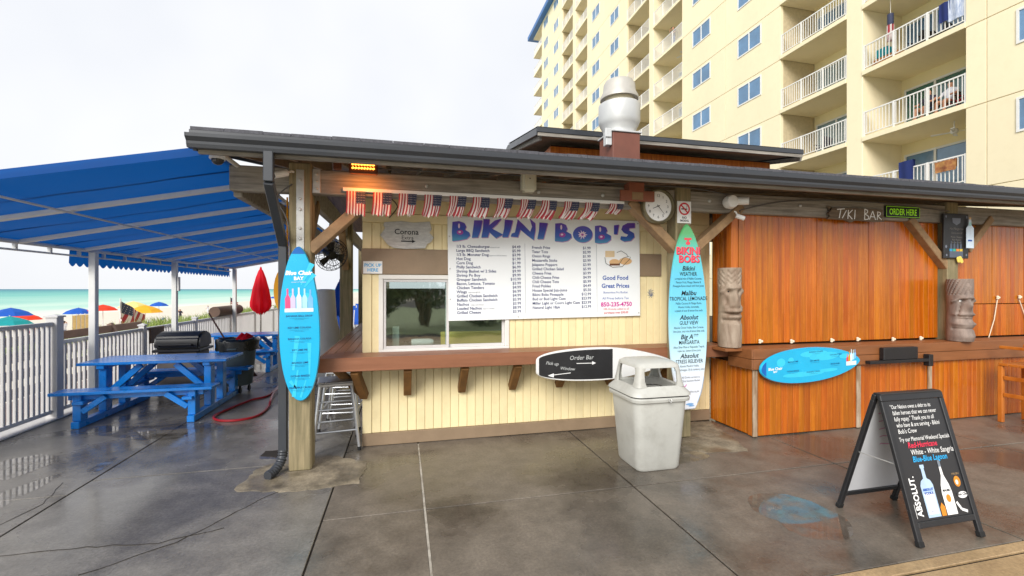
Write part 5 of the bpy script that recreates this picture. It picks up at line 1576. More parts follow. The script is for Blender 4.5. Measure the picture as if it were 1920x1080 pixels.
ar = [(q2, 0) for q2 in stroke([(.47, .018), (.66, .015)], .007)] + [([(.66, -.004), (.705, .014), (.66, .036)], 0)] + [(q2, 0) for q2 in stroke([(.4, -.085), (.19, -.1)], .007)] + [([(.2, -.128), (.13, -.104), (.2, -.082)], 0)]
flat('chalk_arrows', M_print_white, s3, f3t, ar, TH_ + .003)
# blue oval board on the orange bar
BYr = BY - .053
p0, p1 = onY(1424, 693, BYr - .03), onY(1611, 690, BYr - .03)
L4 = p1.x - p0.x
fb4 = lambda u, v, o=0.0: Vector((p0.x + v, BYr - .004 - o, p0.z - .0 + u + .06 * v / L4))
ob4 = board_outline(L4, .42, nose=(1.9, .62), tail=(2.3, .5), wide=.46)
s4 = surfboard('surfboard', fb4, ob4, M_aqua, 'aqua surfboard drinks list mounted sideways on the orange bar front')
capl = [(u * .86, v + .01) for u, v in ob4 if v < L4 * .055]
flat('tail_print', M_deepb, s4, fb4, [(sorted(capl), 0)], TH_ + .0015)
f4t = lambda u, v, o=0.0: fb4(v, u, o)
pp_ = []
for cu_, cv_, ru, rv in ((.75, .13, .2, .04), (.9, .09, .22, .05), (.28, .06, .06, .05), (.42, .08, .04, .03), (.6, -.1, .3, .03), (.95, -.08, .15, .02), (1.2, .07, .08, .03)): pp_.append((ell(cu_, cv_, ru, rv, 16, .3), 0))
for i, q_ in enumerate(pp_): flat('ray_print', MATS['light_aqua_print'], s4, f4t, [q_], TH_ + .0008 + .00012 * i)
lettering('drink_list', MATS['deep_teal_print'], s4, f4t, [(a, .024, u, v, 'CENTER', dict(bold=.0004)) for a, u, v in (('BANANA COLADA', .78, .145), ('MANGO LIME', .45, .05), ('KEY LIME PIE', .76, .04), ('COCONUT FIZZ', 1.07, .09), ('OCEAN BREEZE', .45, -.06), ('PINEAPPLE CRUSH', .74, -.09), ('SPICED RUM', 1.06, -.02))] +
          [('rum, lime, pineapple juice, cream', .0095, u, v - .018, 'CENTER') for u, v in ((.78, .145), (.45, .05), (.76, .04), (1.07, .09), (.45, -.06), (.74, -.09), (1.06, -.02))], TH_ + .002)
lettering('board_title', M_print_white, s4, f4t, [('Blue Chair', .045, .2, -.02, 'CENTER', dict(bold=.0012)), ('BAY', .03, .2, -.05, 'CENTER', dict(bold=.001))], TH_ + .002)
bt = []
for i, (cu_, h, mi) in enumerate(((1.245, .11, 0), (1.275, .13, 1), (1.305, .14, 2), (1.335, .12, 3), (1.362, .11, 4))): bt += bottle(cu_, -.02 + .012 * i, .03, h, mi)
bt.append((rect(1.225, 1.38, -.05, .0), 2, .001))
flat('bottle_print', [M_coral, M_yelcl, MATS['ice_print'], MATS['mint_print'], MATS['sky_print']], s4, f4t, bt, TH_ + .002)

# ---- bunting of small flags on a white rail
RYf = PY + .012
p0, p1 = onY(643, 352, RYf), onY(1170, 372, RYf)
zr = 2.715
rl = MB().box(p0.x, p1.x, RYf - .012, RYf + .012, zr - .018, zr + .018).build('flag_rail', M_print_white, None, bevel=.003)
tag(rl, 'long thin white rail along the beam from which small flags hang', 'rail')
fpx = [650, 700, 748, 796, 843, 887, 932, 976, 1016, 1058, 1097, 1143]
order = ['first', 'second', 'third', 'fourth', 'fifth', 'sixth', 'seventh', 'eighth', 'ninth', 'tenth', 'eleventh', 'last']
for i, px in enumerate(fpx):
    a = onY(px, 365, RYf).x
    w, h = .178 - .001 * i, .25 - .004 * i
    if i == 11: h = .13
    fl = flag_mesh(lambda u, v, o, a=a: Vector((a + u, RYf - .016 - o, zr - .016 + v)), w, h, wave=.008, sway=-.02 - .045 * i, seed=20 + i, tatter=.16)
    o = fl.build('bunting_flag', [M_fr, M_fw, M_fb])
    WO[o.name] = Vector((0, 0, 0))
    lab = 'small stars and stripes flag on the white rail, %s from the glowing heater' % order[i]
    tag(o, lab if i else 'small stars and stripes flag glowing orange right under the heater', 'flag', 'small flags along the beam')

# ---- glowing infrared heater under the eave
hc = onY(681, 313, 4.5)
M_glow = mat('glowing_element', (1.0, .32, .03), .4, 0, emit=(1.0, .36, .04), estr=5)
M_heat = mat('heater_housing', srgb(96, 50, 22), .5, .2)
ht = thing('infrared_heater', hc, 'glowing orange electric heater mounted under the eave beside the first flag', 'heater')
MB().box(hc.x - .13, hc.x + .13, hc.y - .01, hc.y + .07, hc.z - .06, hc.z + .06).build('housing', M_heat, ht, bevel=.01)
for j in range(2):
    for i in range(8):
        MB().tube([(hc.x - .1 + i * .0265, hc.y - .016, hc.z - .022 + j * .034), (hc.x - .083 + i * .0265, hc.y - .016, hc.z - .012 + j * .034)], .008, 6).build('glowing_coil', M_glow, ht)
MB().tube([(hc.x, hc.y + .04, hc.z + .055), (hc.x, hc.y + .06, 3.0)], .012, 6).build('bracket', M_heat, ht)
la = bpy.data.lights.new('heater_light', 'AREA'); la.shape = 'RECTANGLE'; la.size = .22; la.size_y = .06; la.energy = 1.8; la.color = (1.0, .27, .03)
lo = bpy.data.objects.new('heater_light', la); col.objects.link(lo); lo.parent = ht; lo.location = (0, .0, -.075); lo.rotation_euler = (R(42), 0, 0)
s2c = onY(632, 309, 4.5)
MB().box(s2c.x - .035, s2c.x + .035, s2c.y, s2c.y + .05, s2c.z - .04, s2c.z + .045).build('switch_housing', M_heat, ht, bevel=.008)
# ---- speaker, blocks, clock, cameras
sp_ = onY(988, 343, PY + .02)
spk = thing('wall_speaker', sp_, 'small off-white rounded speaker on the weathered beam above the flags', 'speaker')
M_off = mat('offwhite_plastic', srgb(206, 204, 186), .5, .05)
MB().box(sp_.x - .078, sp_.x + .078, PY - .1, PY + .028, sp_.z - .115, sp_.z + .115).build('cabinet', M_off, spk, bevel=.025, seg=3, smooth=True)
MB().lathe((sp_.x, PY - .101, sp_.z + .02), [(.006, 0), (.006, -.004), (.002, -.006)], 8, axis='Y').build('badge', M_black, spk)
cc = onY(1233, 387, PY - .02)
ck_ = thing('wall_clock', cc, 'large round white clock with brassy rim hanging beside the middle post', 'clock')
M_rim = mat('bronze_rim', srgb(112, 104, 78), .4, .2, 8, metal=.4)
rC = .2
MB().lathe((cc.x, cc.y, cc.z), [(rC * .8, .02), (rC * 1.02, .02), (rC * 1.04, 0), (rC, -.035), (rC * .92, -.045), (rC * .86, -.03), (rC * .84, -.012), (rC * .8, -.01)], 40, axis='Y').build('rim', M_rim, ck_, smooth=True, angle=40)
MB().lathe((cc.x, cc.y, cc.z), [(rC * .84, -.011), (rC * .84, -.013)], 40, axis='Y').build('dial', M_print_white, ck_)
fcl = frameY(cc.x, cc.y - .013, cc.z)
lettering('numerals', M_print_black, ck_, fcl, [(str(k), .044, .122 * math.sin(k * math.pi / 6), .122 * math.cos(k * math.pi / 6) - .016, 'CENTER') for k in range(1, 13)], .002)
def hand(ang, Lh, w):
    s_, c_ = math.sin(ang), math.cos(ang)
    return [(-w * c_ - .02 * s_, w * s_ - .02 * c_), (w * c_ - .02 * s_, -w * s_ - .02 * c_), (Lh * s_ + w * .4 * c_, Lh * c_ - w * .4 * s_), (Lh * s_ - w * .4 * c_, Lh * c_ + w * .4 * s_)]
flat('hour_hand', M_print_black, ck_, fcl, [(hand(R(248), .075, .005), 0)], .003)
flat('minute_hand', M_print_black, ck_, fcl, [(hand(R(139), .12, .004), 0)], .004)
pa, pb = onY(1162, 376, PY - .06), onY(1225, 360, PY - .06)
M_redblk = mat('red_brown_block', srgb(142, 84, 62), .6, .15, 10, bump=.1)
blk = thing('wooden_cross_block', (pa.x, pa.y, pa.z), 'stacked red-brown wooden blocks fixed to the beam, overlapping the clock', 'wood block')
MB().box(pa.x, pb.x, PY - .09, PY - .055, pa.z, pb.z).build('lower_block', M_redblk, blk, bevel=.004)
qa, qb = onY(1177, 360, PY - .06), onY(1206, 347, PY - .06)
MB().box(qa.x, qb.x, PY - .088, PY + .028, qa.z + .002, qb.z + .02).build('upper_block', M_redblk, blk, bevel=.004)
ra, rb_ = onY(1185, 374, PY - .092), onY(1206, 361, PY - .092)
MB().box(ra.x, rb_.x, PY - .096, PY - .091, ra.z, rb_.z).build('bare_wood_inlay', MATS['brace_timber'], blk, bevel=.002)
pa, pb = onY(1270, 418, PY - .012), onY(1296, 378, PY - .012)
ns = thing('no_smoking_sign', (pa.x, pa.y, pa.z), 'white no smoking sign on the middle post above the tall surfboard', 'sign')
MB().box(pa.x, pb.x, PY - .012, PY - .004, pa.z, pb.z).build('plate', M_print_white, ns, bevel=.002)
wS, hS = pb.x - pa.x, pb.z - pa.z
fns = frameY(pa.x + wS / 2, PY - .012, pa.z)
ring = []
for k in range(24):
    a0, a1 = 2 * math.pi * k / 24, 2 * math.pi * (k + 1) / 24; R0, R1 = wS * .3, wS * .4; cz = hS * .65
    ring.append(([(R0 * math.cos(a0), cz + R0 * math.sin(a0)), (R1 * math.cos(a0), cz + R1 * math.sin(a0)), (R1 * math.cos(a1), cz + R1 * math.sin(a1)), (R0 * math.cos(a1), cz + R0 * math.sin(a1))], 0))
ring += [(q2, 0, .001) for q2 in stroke([(-wS * .22, hS * .65 + wS * .22), (wS * .22, hS * .65 - wS * .22)], wS * .09)]
flat('ban_ring', M_print_red, ns, fns, ring, .002)
flat('cigarette', M_print_black, ns, fns, [(rect(-wS * .22, wS * .2, hS * .62, hS * .67), 0)] + [(q2, 0) for q2 in stroke([(wS * .15, hS * .7), (wS * .2, hS * .76), (wS * .14, hS * .8)], .004)], .0022)
lettering('lettering', M_print_black, ns, fns, [('NO', hS * .15, 0, hS * .2, 'CENTER', dict(bold=.0008)), ('SMOKING', hS * .13, 0, hS * .07, 'CENTER', dict(bold=.0006, sx=.8))], .002)
def camera_dome(c, r_, label, ceil=2.95):
    t = thing('dome_camera', c, label, 'security camera')
    MB().lathe(c, [(r_ * .95, r_ * .9), (r_ * 1.05, r_ * .8), (r_ * 1.05, .0), (r_ * .98, -r_ * .15)], 24).build('housing', M_print_white, t, smooth=True)
    MB().lathe(c, [(r_ * .8, -r_ * .15), (r_ * .74, -r_ * .5), (r_ * .5, -r_ * .8), (r_ * .15, -r_ * .93)], 24).build('dome', mat('dark_dome', srgb(60, 62, 66), .1, .05), t, smooth=True)
    MB().tube([c + Vector((0, 0, r_ * .85)), (c.x, c.y, ceil)], r_ * .4, 10).build('stem', M_print_white, t, smooth=True)
camera_dome(onY(408, 297, 4.45), .062, 'white dome security camera under the roof corner by the awning', 2.99)
def bullet(c, d, L_, r_, label, anchor):
    d = Vector(d).normalized()
    t = thing('security_camera', c, label, 'security camera')
    MB().tube([c - d * L_ / 2, c - d * L_ * .45, c + d * L_ / 2], [r_ * .8, r_, r_], 16).build('housing', M_print_white, t, smooth=True)
    MB().tube([c + d * L_ * .5, c + d * L_ * .52], r_ * .8, 16).build('lens', M_black, t, smooth=True)
    MB().tube([c - d * L_ * .3, (c - d * L_ * .3).lerp(Vector(anchor), .5) + Vector((0, 0, .02)), anchor], r_ * .35, 8).build('arm', M_print_white, t, smooth=True)
    return t
c = onY(1374, 378, PY - .06)
t = bullet(c + Vector((.07, -.05, .0)), (.75, -.6, -.05), .17, .045, 'white twin floodlight camera on the beam above the edge of the orange shutters', c + Vector((-.02, .08, 0)))
MB().lathe(c + Vector((-.05, -.02, -.01)), [(.02, .06), (.07, .05), (.085, 0), (.07, -.05), (.02, -.06)], 20, axis='Y').build('lamp_head', M_print_white, t, smooth=True)
c = onY(1388, 407, PY - .07); bullet(c, (.8, -.5, -.4), .1, .028, 'small white camera hanging below the twin floodlight camera', c + Vector((-.06, .03, .07)))
c = onY(527, 326, 4.6); bullet(c, (-.8, -.5, -.35), .13, .032, 'white bullet camera between the downspout and the corner post', c + Vector((.12, .12, .04)))

# ---- bar signs
TY = PY + .022
ol = [(1549, 386), (1556, 388), (1552, 393), (1560, 390), (1600, 391), (1652, 394), (1650, 402), (1654, 406), (1648, 411), (1656, 416), (1640, 417), (1600, 414), (1592, 418), (1580, 413), (1548, 411), (1553, 405), (1549, 400), (1554, 396)]
M_driftb = mat('brown_driftwood', srgb(134, 116, 96), .75, .25, 6, (.5, 3, 8), bump=.3, c2=srgb(92, 78, 62))
tk = thing('tiki_bar_sign', onY(1600, 402, TY), 'rough driftwood tiki bar sign with pale letters on the beam', 'sign')
fpT = lambda a, b_, o=0.0: onY(a, b_, TY) - Vector((0, o, 0))
MB().prism(ol, fpT, 0, .03).build('plank', M_driftb, tk, bevel=.003)
st_ = []
sc = 4.8; ox, oy = 1520, 360
for path in ([(215, 160), (285, 155)], [(250, 158), (235, 238)], [(262, 240), (300, 168)], [(318, 165), (312, 245)], [(355, 165), (315, 205), (352, 248)], [(378, 165), (372, 248)],
             [(465, 155), (462, 252)], [(462, 156), (490, 170), (488, 190), (465, 200), (500, 225), (495, 248), (462, 252)], [(505, 252), (535, 175), (560, 255)], [(515, 225), (552, 228)], [(580, 180), (575, 255)], [(578, 182), (605, 190), (603, 208), (580, 218), (615, 255)]):
    st_ += [([(ox + a / sc, oy + b_ / sc) for a, b_ in q2], 0) for q2 in stroke(path, 8)]
flat('lettering', M_print_white, tk, fpT, st_, .034)
M_neon = mat('lime_print', srgb(150, 210, 30), .4, .05, emit=srgb(150, 220, 20), estr=.25)
pa, pb = onY(1661, 407, TY - .02), onY(1725, 385, TY - .02)
od = thing('order_here_sign', (pa.x, pa.y, pa.z), 'black order here sign with lime green letters and border on the beam', 'sign')
wS, hS = pb.x - pa.x, .155
MB().box(pa.x, pb.x, TY - .02, TY, pa.z, pa.z + hS).build('plate', M_print_black, od, bevel=.003)
fod = frameY(pa.x + wS / 2, TY - .02, pa.z)
lettering('lettering', M_neon, od, fod, [('ORDER HERE', .118, 0, .037, 'CENTER', dict(sx=wS * .86 / .74, bold=.0012))], .002)
e0 = .008
flat('border', M_neon, od, fod, [(rect(-wS / 2 + e0, wS / 2 - e0, e0, e0 + .005), 0), (rect(-wS / 2 + e0, wS / 2 - e0, hS - e0 - .005, hS - e0), 0), (rect(-wS / 2 + e0, -wS / 2 + e0 + .005, e0, hS - e0), 0), (rect(wS / 2 - e0 - .005, wS / 2 - e0, e0, hS - e0), 0)], .002)
# black drinks board on the right post
PYb = PY - .03
pa, pb = onY(1770, 484, PYb), onY(1816, 402, PYb)
bd = thing('chalk_menu_board', (pa.x, pa.y, pa.z), 'black drinks poster board hanging high on the post above the grey tiki', 'menu board')
MB().box(pa.x, pb.x, PYb, PYb + .025, pa.z, pb.z).build('panel', M_chalk, bd, bevel=.004)
wS, hS = pb.x - pa.x, pb.z - pa.z
fbd = frameY(pa.x + wS / 2, PYb, pa.z)
flat('crest', M_print_grey, bd, fbd, [([(-.08, hS * .9), (.08, hS * .9), (.07, hS * .8), (.0, hS * .74), (-.07, hS * .8)], 0), (ell(-wS * .42, hS * .93, .015, .018), 0), (ell(wS * .42, hS * .93, .015, .018), 0), (ell(-wS * .42, hS * .26, .018, .022), 0), (ell(wS * .4, hS * .26, .018, .022), 0), (ell(-wS * .4, hS * .07, .014, .016), 0), (ell(wS * .4, hS * .08, .014, .016), 0)], .002)
lettering('lettering', mat('chalk_grey', srgb(130, 126, 120), .7), bd, fbd, [('No Margaritas', .045, 0, hS * .64, 'CENTER', dict(shear=.2)), ('Come cool off', .035, 0, hS * .55, 'CENTER', dict(shear=.2)), ('Mojito  Daiquiri', .033, 0, hS * .46, 'CENTER'), ('Rum Runner', .033, 0, hS * .4, 'CENTER'), ('Frozen drinks', .033, 0, hS * .34, 'CENTER')], .002)
cols = [mat('pcol%d' % i, srgb(*c), .5) for i, c in enumerate(((60, 150, 200), (60, 180, 150), (230, 140, 60), (220, 190, 60)))]
flat('bottle_row', cols + [mat('slate_print', srgb(86, 96, 112), .5)], bd, fbd, [(rect(-.13, .12, hS * .02, hS * .16), 4)] + [(rect(-.13 + i * .062, -.075 + i * .062, hS * .16, hS * .215), i) for i in range(4)] + sum([bottle(-.1 + i * .06, hS * .21, .035, .11, 4) for i in range(4)], []), .002)
pa, pb = onY(1812, 465, PYb - .03), onY(1826, 408, PYb - .03)
pp = thing('paper_tag', (pa.x, pa.y, pa.z), 'white bottle shaped paper tag hanging beside the black drinks board', 'tag')
w_, h_ = pb.x - pa.x, pb.z - pa.z
fpp = frameY(pa.x + w_ / 2, PYb - .03, pa.z)
MB().prism([(-w_ / 2, 0), (w_ / 2, 0), (w_ / 2, h_ * .65), (w_ * .2, h_ * .75), (w_ * .15, h_ * .93), (-w_ * .15, h_ * .93), (-w_ * .2, h_ * .75), (-w_ / 2, h_ * .65)], fpp, -.004, 0).build('paper', mat('pale_blue_paper', srgb(206, 222, 236), .6), pp)
flat('print', [MATS['mint_print'], M_print_blue, M_print_tan], pp, fpp, [(rect(-w_ * .16, w_ * .16, h_ * .72, h_ * .84), 0), (rect(-w_ * .3, w_ * .25, h_ * .22, h_ * .27), 1), (rect(-w_ * .12, w_ * .12, h_ * .93, h_), 2)], .002)
c = onY(1796, 487, PYb)
mb = MB()
for k in range(5):
    a = k * 1.25; mb.lathe(c + Vector((.04 * math.cos(a) + .01 * k, -.01, .022 * math.sin(a))), [(.003, -.012), (.028, -.006), (.03, 0), (.02, .008), (.003, .012)], 9, axis='Y')
tag(mb.build('yellow_flower', mat('yellow_petal', srgb(232, 206, 96), .6), smooth=True), 'bunched yellow flower decoration under the black drinks board', 'flower')

# ---- carved totems
M_totem = mat('carved_wood', srgb(172, 156, 138), .75, .2, 6, (1.5, 1.5, .5), bump=.3, bscale=24, c2=srgb(128, 106, 88), dirt=.4, dirtc=srgb(84, 68, 58))
M_totem2 = mat('grey_carved_wood', srgb(160, 142, 130), .75, .22, 6, (1.5, 1.5, .5), bump=.3, bscale=24, c2=srgb(104, 92, 86), dirt=.4, dirtc=srgb(70, 62, 58))
def G(x, s_): return math.exp(-(x / s_) ** 2)
def totem(c, r_, h, face, m, label, style):
    """carved log: radius modulated by brow, eyes, nose, cheeks, mouth; face = yaw of the face"""
    t = thing('tiki_totem', c, label, 'tiki totem')
    mb = MB(); NA, NZ = 72, 110
    for i in range(NZ + 1):
        v = i / NZ
        for k in range(NA):
            a = 2 * math.pi * k / NA - math.pi
            rr = 1.0 + .05 * math.cos(2 * a) + .02 * math.sin(v * 9)
            if abs(a) < 1.9:
                b_ = abs(a)
                if style == 0:
                    zig = .12 * abs(((b_ * 1.7) % 1.0) - .5)
                    for z0 in (.93, .87, .81): rr -= .07 * G(v - z0 - zig + .03, .016)
                    rr += .12 * G(v - .755 + .05 * b_, .03) * (b_ < 1.3)
                    rr -= .26 * G(b_ - .52, .26) * G(v - .69 - .03 * b_, .03)
                    rr += .24 * G(a, .2) * G(v - .6, .1) + .1 * G(b_ - .28, .16) * G(v - .53, .035)
                    rr -= .12 * G(b_ - .75, .2) * G(v - .58, .05)
                    rr += .09 * G(b_ - .75, .25) * G(v - .5, .04)
                    rr += .13 * G(v - .455, .02) * G(a, .8) + .1 * G(v - .385, .025) * G(a, .75)
                    rr -= .22 * G(v - .42, .013) * G(a, .7)
                    rr -= .1 * G(v - .335, .02) * (b_ < 1.2)
                    rr += (.05 if v < .3 else 0) * G(a, .7)
                    rr -= .05 * G(b_ - .35 - v, .07) * (v < .3)
                else:
                    rr -= .09 * G(math.sin(b_ * 9 + v * 26), .35) * (v > .74)
                    rr += .14 * G(v - .71 + .06 * b_, .028) * (b_ < 1.3)
                    rr -= .28 * G(b_ - .5, .26) * G(v - .655, .028)
                    rr += .28 * G(a, .24) * G(v - .58, .08)
                    rr -= .12 * G(b_ - .55 - (.6 - v) * 1.2, .09) * (.4 < v < .62)
                    rr += .12 * G(b_ - .62, .5) * (G(v - .43, .025) + G(v - .28, .03))
                    rr -= .2 * G(v - .355, .05) * G(a, .8)
                    for z0 in (.375, .335): rr += .1 * G(v - z0, .015) * G(a, .72) * (.65 + .35 * math.cos(a * 13))
                    rr -= .07 * G(v - .2, .018) * (b_ < 1.3)
                    rr += .12 * G(v - .08, .06) * G(a, .9)
            else: pass
            an = a + face
            rad = r_ * (1 + (rr - 1) * 1.7)
            mb.v.append(Vector(c) + Vector((rad * math.cos(an), rad * math.sin(an), v * h)))
    for i in range(NZ):
        for k in range(NA): mb.f.append((i * NA + k, i * NA + (k + 1) % NA, (i + 1) * NA + (k + 1) % NA, (i + 1) * NA + k)); mb.m.append(0)
    mb.f.append(tuple(reversed(range(NA)))); mb.m.append(0)
    mb.f.append(tuple(range(NZ * NA, NZ * NA + NA))); mb.m.append(0)
    mb.build('carved_log', m, t, smooth=True, angle=75)
    fd = Vector((math.cos(face), math.sin(face), 0)); sd_ = Vector((-fd.y, fd.x, 0))
    for s_ in (-1, 1):
        zc = .69 if style == 0 else .655
        aa = .5 * s_
        d_ = fd * math.cos(aa) + sd_ * math.sin(aa)
        q = Vector(c) + d_ * r_ * .66 + Vector((0, 0, zc * h))
        MB().lathe(q, [(.002, -.008), (.03, -.005), (.034, 0), (.03, .005), (.002, .008)], 12, axis='Y').build('eye', M_print_black if style == 0 else M_print_white, t, smooth=True)
    return t
totem((3.86, 4.735, 1.045), .135, .95, R(-103), M_totem, 'brown carved wooden tiki face log on the corner of the bar counter', 0)
c = onY(1798, 640, PY - .16)
totem((c.x + .02, PY - .155, 1.045), .135, .83, R(-112), M_totem2, 'grey carved tiki face log with bared teeth below the black drinks board', 1)
# ---- black box shelf under the bar counter edge
pa, pb = onY(1658, 676, BY - .12), onY(1722, 650, BY - .12)
bxx = thing('black_box_shelf', (pa.x, BY - .1, pa.z), 'black metal box standing on a narrow black shelf on the bar front', 'box')
MB().box(pa.x, pb.x, BY - .12, BY - .056, pa.z, pb.z).build('box', M_black, bxx, bevel=.008)
qa, qb = onY(1632, 681, BY - .12), onY(1748, 674, BY - .12)
MB().box(qa.x, qb.x, BY - .125, BY - .055, pa.z - .04, pa.z - .002).build('shelf', M_black, bxx, bevel=.004)
MB().box(qb.x - .06, qb.x + .01, BY - .13, BY - .055, pa.z - .1, pa.z + .05).build('end_bracket', M_black, bxx, bevel=.006)
# ---- orange wooden bar chair
cx_, cy_ = onZ(1892, 790).x + .22, 4.02
M_chair = mat('orange_chair_wood', srgb(204, 122, 42), .4, .15, 6, (1, 1, .4), bump=.1, c2=srgb(164, 86, 22))
ch = thing('bar_chair', (cx_, cy_, 0), 'tall orange wooden bar chair standing at the orange bar past the black box', 'chair')
xl = onZ(1876, 792).x; 
for dx in (0, .44):
    for dy in (0, .42):
        pbox('leg', ch, M_chair, xl + dx, xl + dx + .05, cy_ - .2 + dy, cy_ - .15 + dy, .003, 1.02 if dy == 0 else .74, .005)
for z in (.28, .5):
    pbox('stretcher', ch, M_chair, xl + .052, xl + .438, cy_ - .19, cy_ - .16, z, z + .05, .004)
    for dx in (0, .44): pbox('stretcher', ch, M_chair, xl + dx + .01, xl + dx + .04, cy_ - .148, cy_ + .218, z + .06, z + .11, .004)
for i in range(4): pbox('seat_slat', ch, M_chair, xl - .01, xl + .5, cy_ - .145 + i * .1, cy_ - .05 + i * .1, .742, .772, .004)
for z in (.82, .9, .985): pbox('back_slat', ch, M_chair, xl + .052, xl + .438, cy_ - .192, cy_ - .165, z, z + .05, .004)
for dx in (0, .44): pbox('armrest', ch, M_chair, xl + dx - .005, xl + dx + .055, cy_ - .148, cy_ + .25, .965, 1.0, .004)

# ================================================================ LITTER BIN
tx, ty = 2.1, 4.28
a_ = onZ(1196, 888); 
M_binw = mat('bin_plastic', srgb(188, 188, 181), .45, .07, 3, dirt=.55, dirtc=srgb(140, 136, 126), bump=.04)
bin_ = thing('litter_bin', (0, 0, 0), 'off-white square plastic litter bin with open dome lid and dark lining', 'litter bin')
def sq_ring(hx, hy, r_, z, n=6):
    out_ = []
    for cx2, cy2, a0 in ((hx - r_, hy - r_, 0), (-hx + r_, hy - r_, 90), (-hx + r_, -hy + r_, 180), (hx - r_, -hy + r_, 270)):
        for k in range(n + 1):
            a = R(a0 + 90 * k / n); out_.append(Vector((cx2 + r_ * math.cos(a), cy2 + r_ * math.sin(a), z)))
    return out_
def loft(mb, rings, cap0=True, cap1=True):
    base = len(mb.v); n_ = len(rings[0])
    for rg in rings: mb.v += rg
    for i in range(len(rings) - 1):
        for k in range(n_): mb.f.append((base + i * n_ + k, base + i * n_ + (k + 1) % n_, base + (i + 1) * n_ + (k + 1) % n_, base + (i + 1) * n_ + k)); mb.m.append(0)
    if cap0: mb.f.append(tuple(base + k for k in reversed(range(n_)))); mb.m.append(0)
    if cap1: mb.f.append(tuple(base + (len(rings) - 1) * n_ + k for k in range(n_))); mb.m.append(0)
    return mb
S_ = .262
mb = loft(MB(), [sq_ring(S_ - .045, S_ - .045, .07, .004), sq_ring(S_ - .03, S_ - .03, .075, .03), sq_ring(S_ + .018, S_ + .018, .085, .66), sq_ring(S_ + .018, S_ + .018, .085, .665), sq_ring(S_ + .045, S_ + .045, .095, .675), sq_ring(S_ + .05, S_ + .05, .1, .7), sq_ring(S_ + .04, S_ + .04, .09, .715), sq_ring(S_ + .0, S_ + .0, .08, .715), sq_ring(S_ - .01, S_ - .01, .08, .4)], cap1=False)
mb.build('body', M_binw, bin_, smooth=True, angle=35)
mb = loft(MB(), [sq_ring(S_ + .043, S_ + .043, .095, .717), sq_ring(S_ + .043, S_ + .043, .095, .727)], False, False)
mb.build('bag_edge', M_black, bin_)
MB().add(sq_ring(S_ - .012, S_ - .012, .08, .66), [tuple(range(28))]).build('lining', M_bag, bin_)
# dome lid with four openings: rim, four corner pillars, roof
mb = loft(MB(), [sq_ring(S_ + .055, S_ + .055, .1, .729), sq_ring(S_ + .05, S_ + .05, .1, .75), sq_ring(S_ + .005, S_ + .005, .09, .8), sq_ring(S_ - .012, S_ - .012, .085, .815), sq_ring(S_ - .03, S_ - .03, .08, .8), sq_ring(S_ - .02, S_ - .02, .08, .729)], False, False)
lid = mb.build('lid', M_binw, bin_, smooth=True, angle=40)
for sx in (-1, 1):
    for sy in (-1, 1):
        rg = []
        for z, e_, w in ((.805, S_ - .002, .105), (.86, S_ - .014, .075), (.95, S_ - .028, .062), (1.0, S_ - .036, .085)):
            pts_ = []
            r_ = .055
            for k in range(6):
                a = R(90 * k / 5); pts_.append((e_ - r_ + r_ * math.cos(a), e_ - r_ + r_ * math.sin(a)))
            poly = [(e_, e_ - w)] + pts_ + [(e_ - w, e_), (e_ - w, e_ - .02)] + [(e_ - .02 - r_ * .6, e_ - .02), (e_ - .02, e_ - .02 - r_ * .6)] + [(e_ - .02, e_ - w)]
            rg.append([Vector((sx * u, sy * v, z)) for u, v in poly])
        loft(MB(), rg).build('lid_pillar', M_binw, lid, smooth=True, angle=40)
mb = loft(MB(), [sq_ring(S_ - .055, S_ - .055, .06, .985), sq_ring(S_ - .03, S_ - .03, .07, .985), sq_ring(S_ - .036, S_ - .036, .07, 1.012), sq_ring(S_ - .07, S_ - .07, .07, 1.036), sq_ring(S_ - .16, S_ - .16, .05, 1.052)], True, True)
mb.build('lid_roof', M_binw, lid, smooth=True, angle=50)
MB().tube([(.03, -S_ - .055, .705), (.03, -S_ - .075, .69), (.045, -S_ - .075, .675), (.06, -S_ - .07, .69), (.05, -S_ - .06, .71)], .006, 6).build('bag_clip', M_galv, bin_, smooth=True)
bin_.location = (2.395, 4.11, 0); bin_.rotation_euler = (0, 0, R(0)); 

# ================================================================ A-FRAME BOARD
AX0, AX1, AYf, AYb, AYt, AZt = 3.365, 3.965, 2.32, 2.905, 2.6, .965
M_blackm = mat('black_frame', srgb(34, 35, 38), .45, .15, 6, dirt=.15, dirtc=srgb(80, 78, 74))
M_slate = mat('slate_panel', srgb(40, 40, 42), .4, .15, 4)
M_wboard = mat('white_back_panel', srgb(206, 208, 212), .35, .04, 4, dirt=.1)
af = thing('sandwich_board', (3.66, 2.6, 0), 'black a-frame sandwich board with chalk message and bottle pictures', 'sandwich board')
def leaf(y_foot, y_top, name, panel_m, sgn):
    foot = Vector((0, y_foot, .004)); top = Vector((0, y_top, AZt))
    dn = (top - foot).normalized()
    L_ = (top - foot).length
    nrm = Vector((0, -dn.z, dn.y)) * (1 if sgn > 0 else -1)          # outward
    fr = lambda u, v, o=0.0: Vector((AX0 + u, 0, 0)) + foot + dn * v + nrm * o
    W_ = AX1 - AX0
    rl_ = MB()
    for u0, u1, v0, v1 in ((0, .04, .02, L_ - .045), (W_ - .04, W_, .02, L_ - .045), (.04, W_ - .04, .11, .15), (0, W_, L_ - .045, L_)):
        rl_.prism(rect(u0, u1, v0, v1), fr, -.014, .014)
    o = rl_.build(name, M_blackm, af, bevel=.004)
    MB().prism(rect(.041, W_ - .041, .151, L_ - .046), fr, -.004, .004).build('panel', panel_m, o)
    for u in (.0, W_ - .04):
        MB().prism(rect(u - .003, u + .043, 0, .035), fr, -.017, .017).build('foot', M_rubber, o, bevel=.003)
    return fr, L_, o, W_
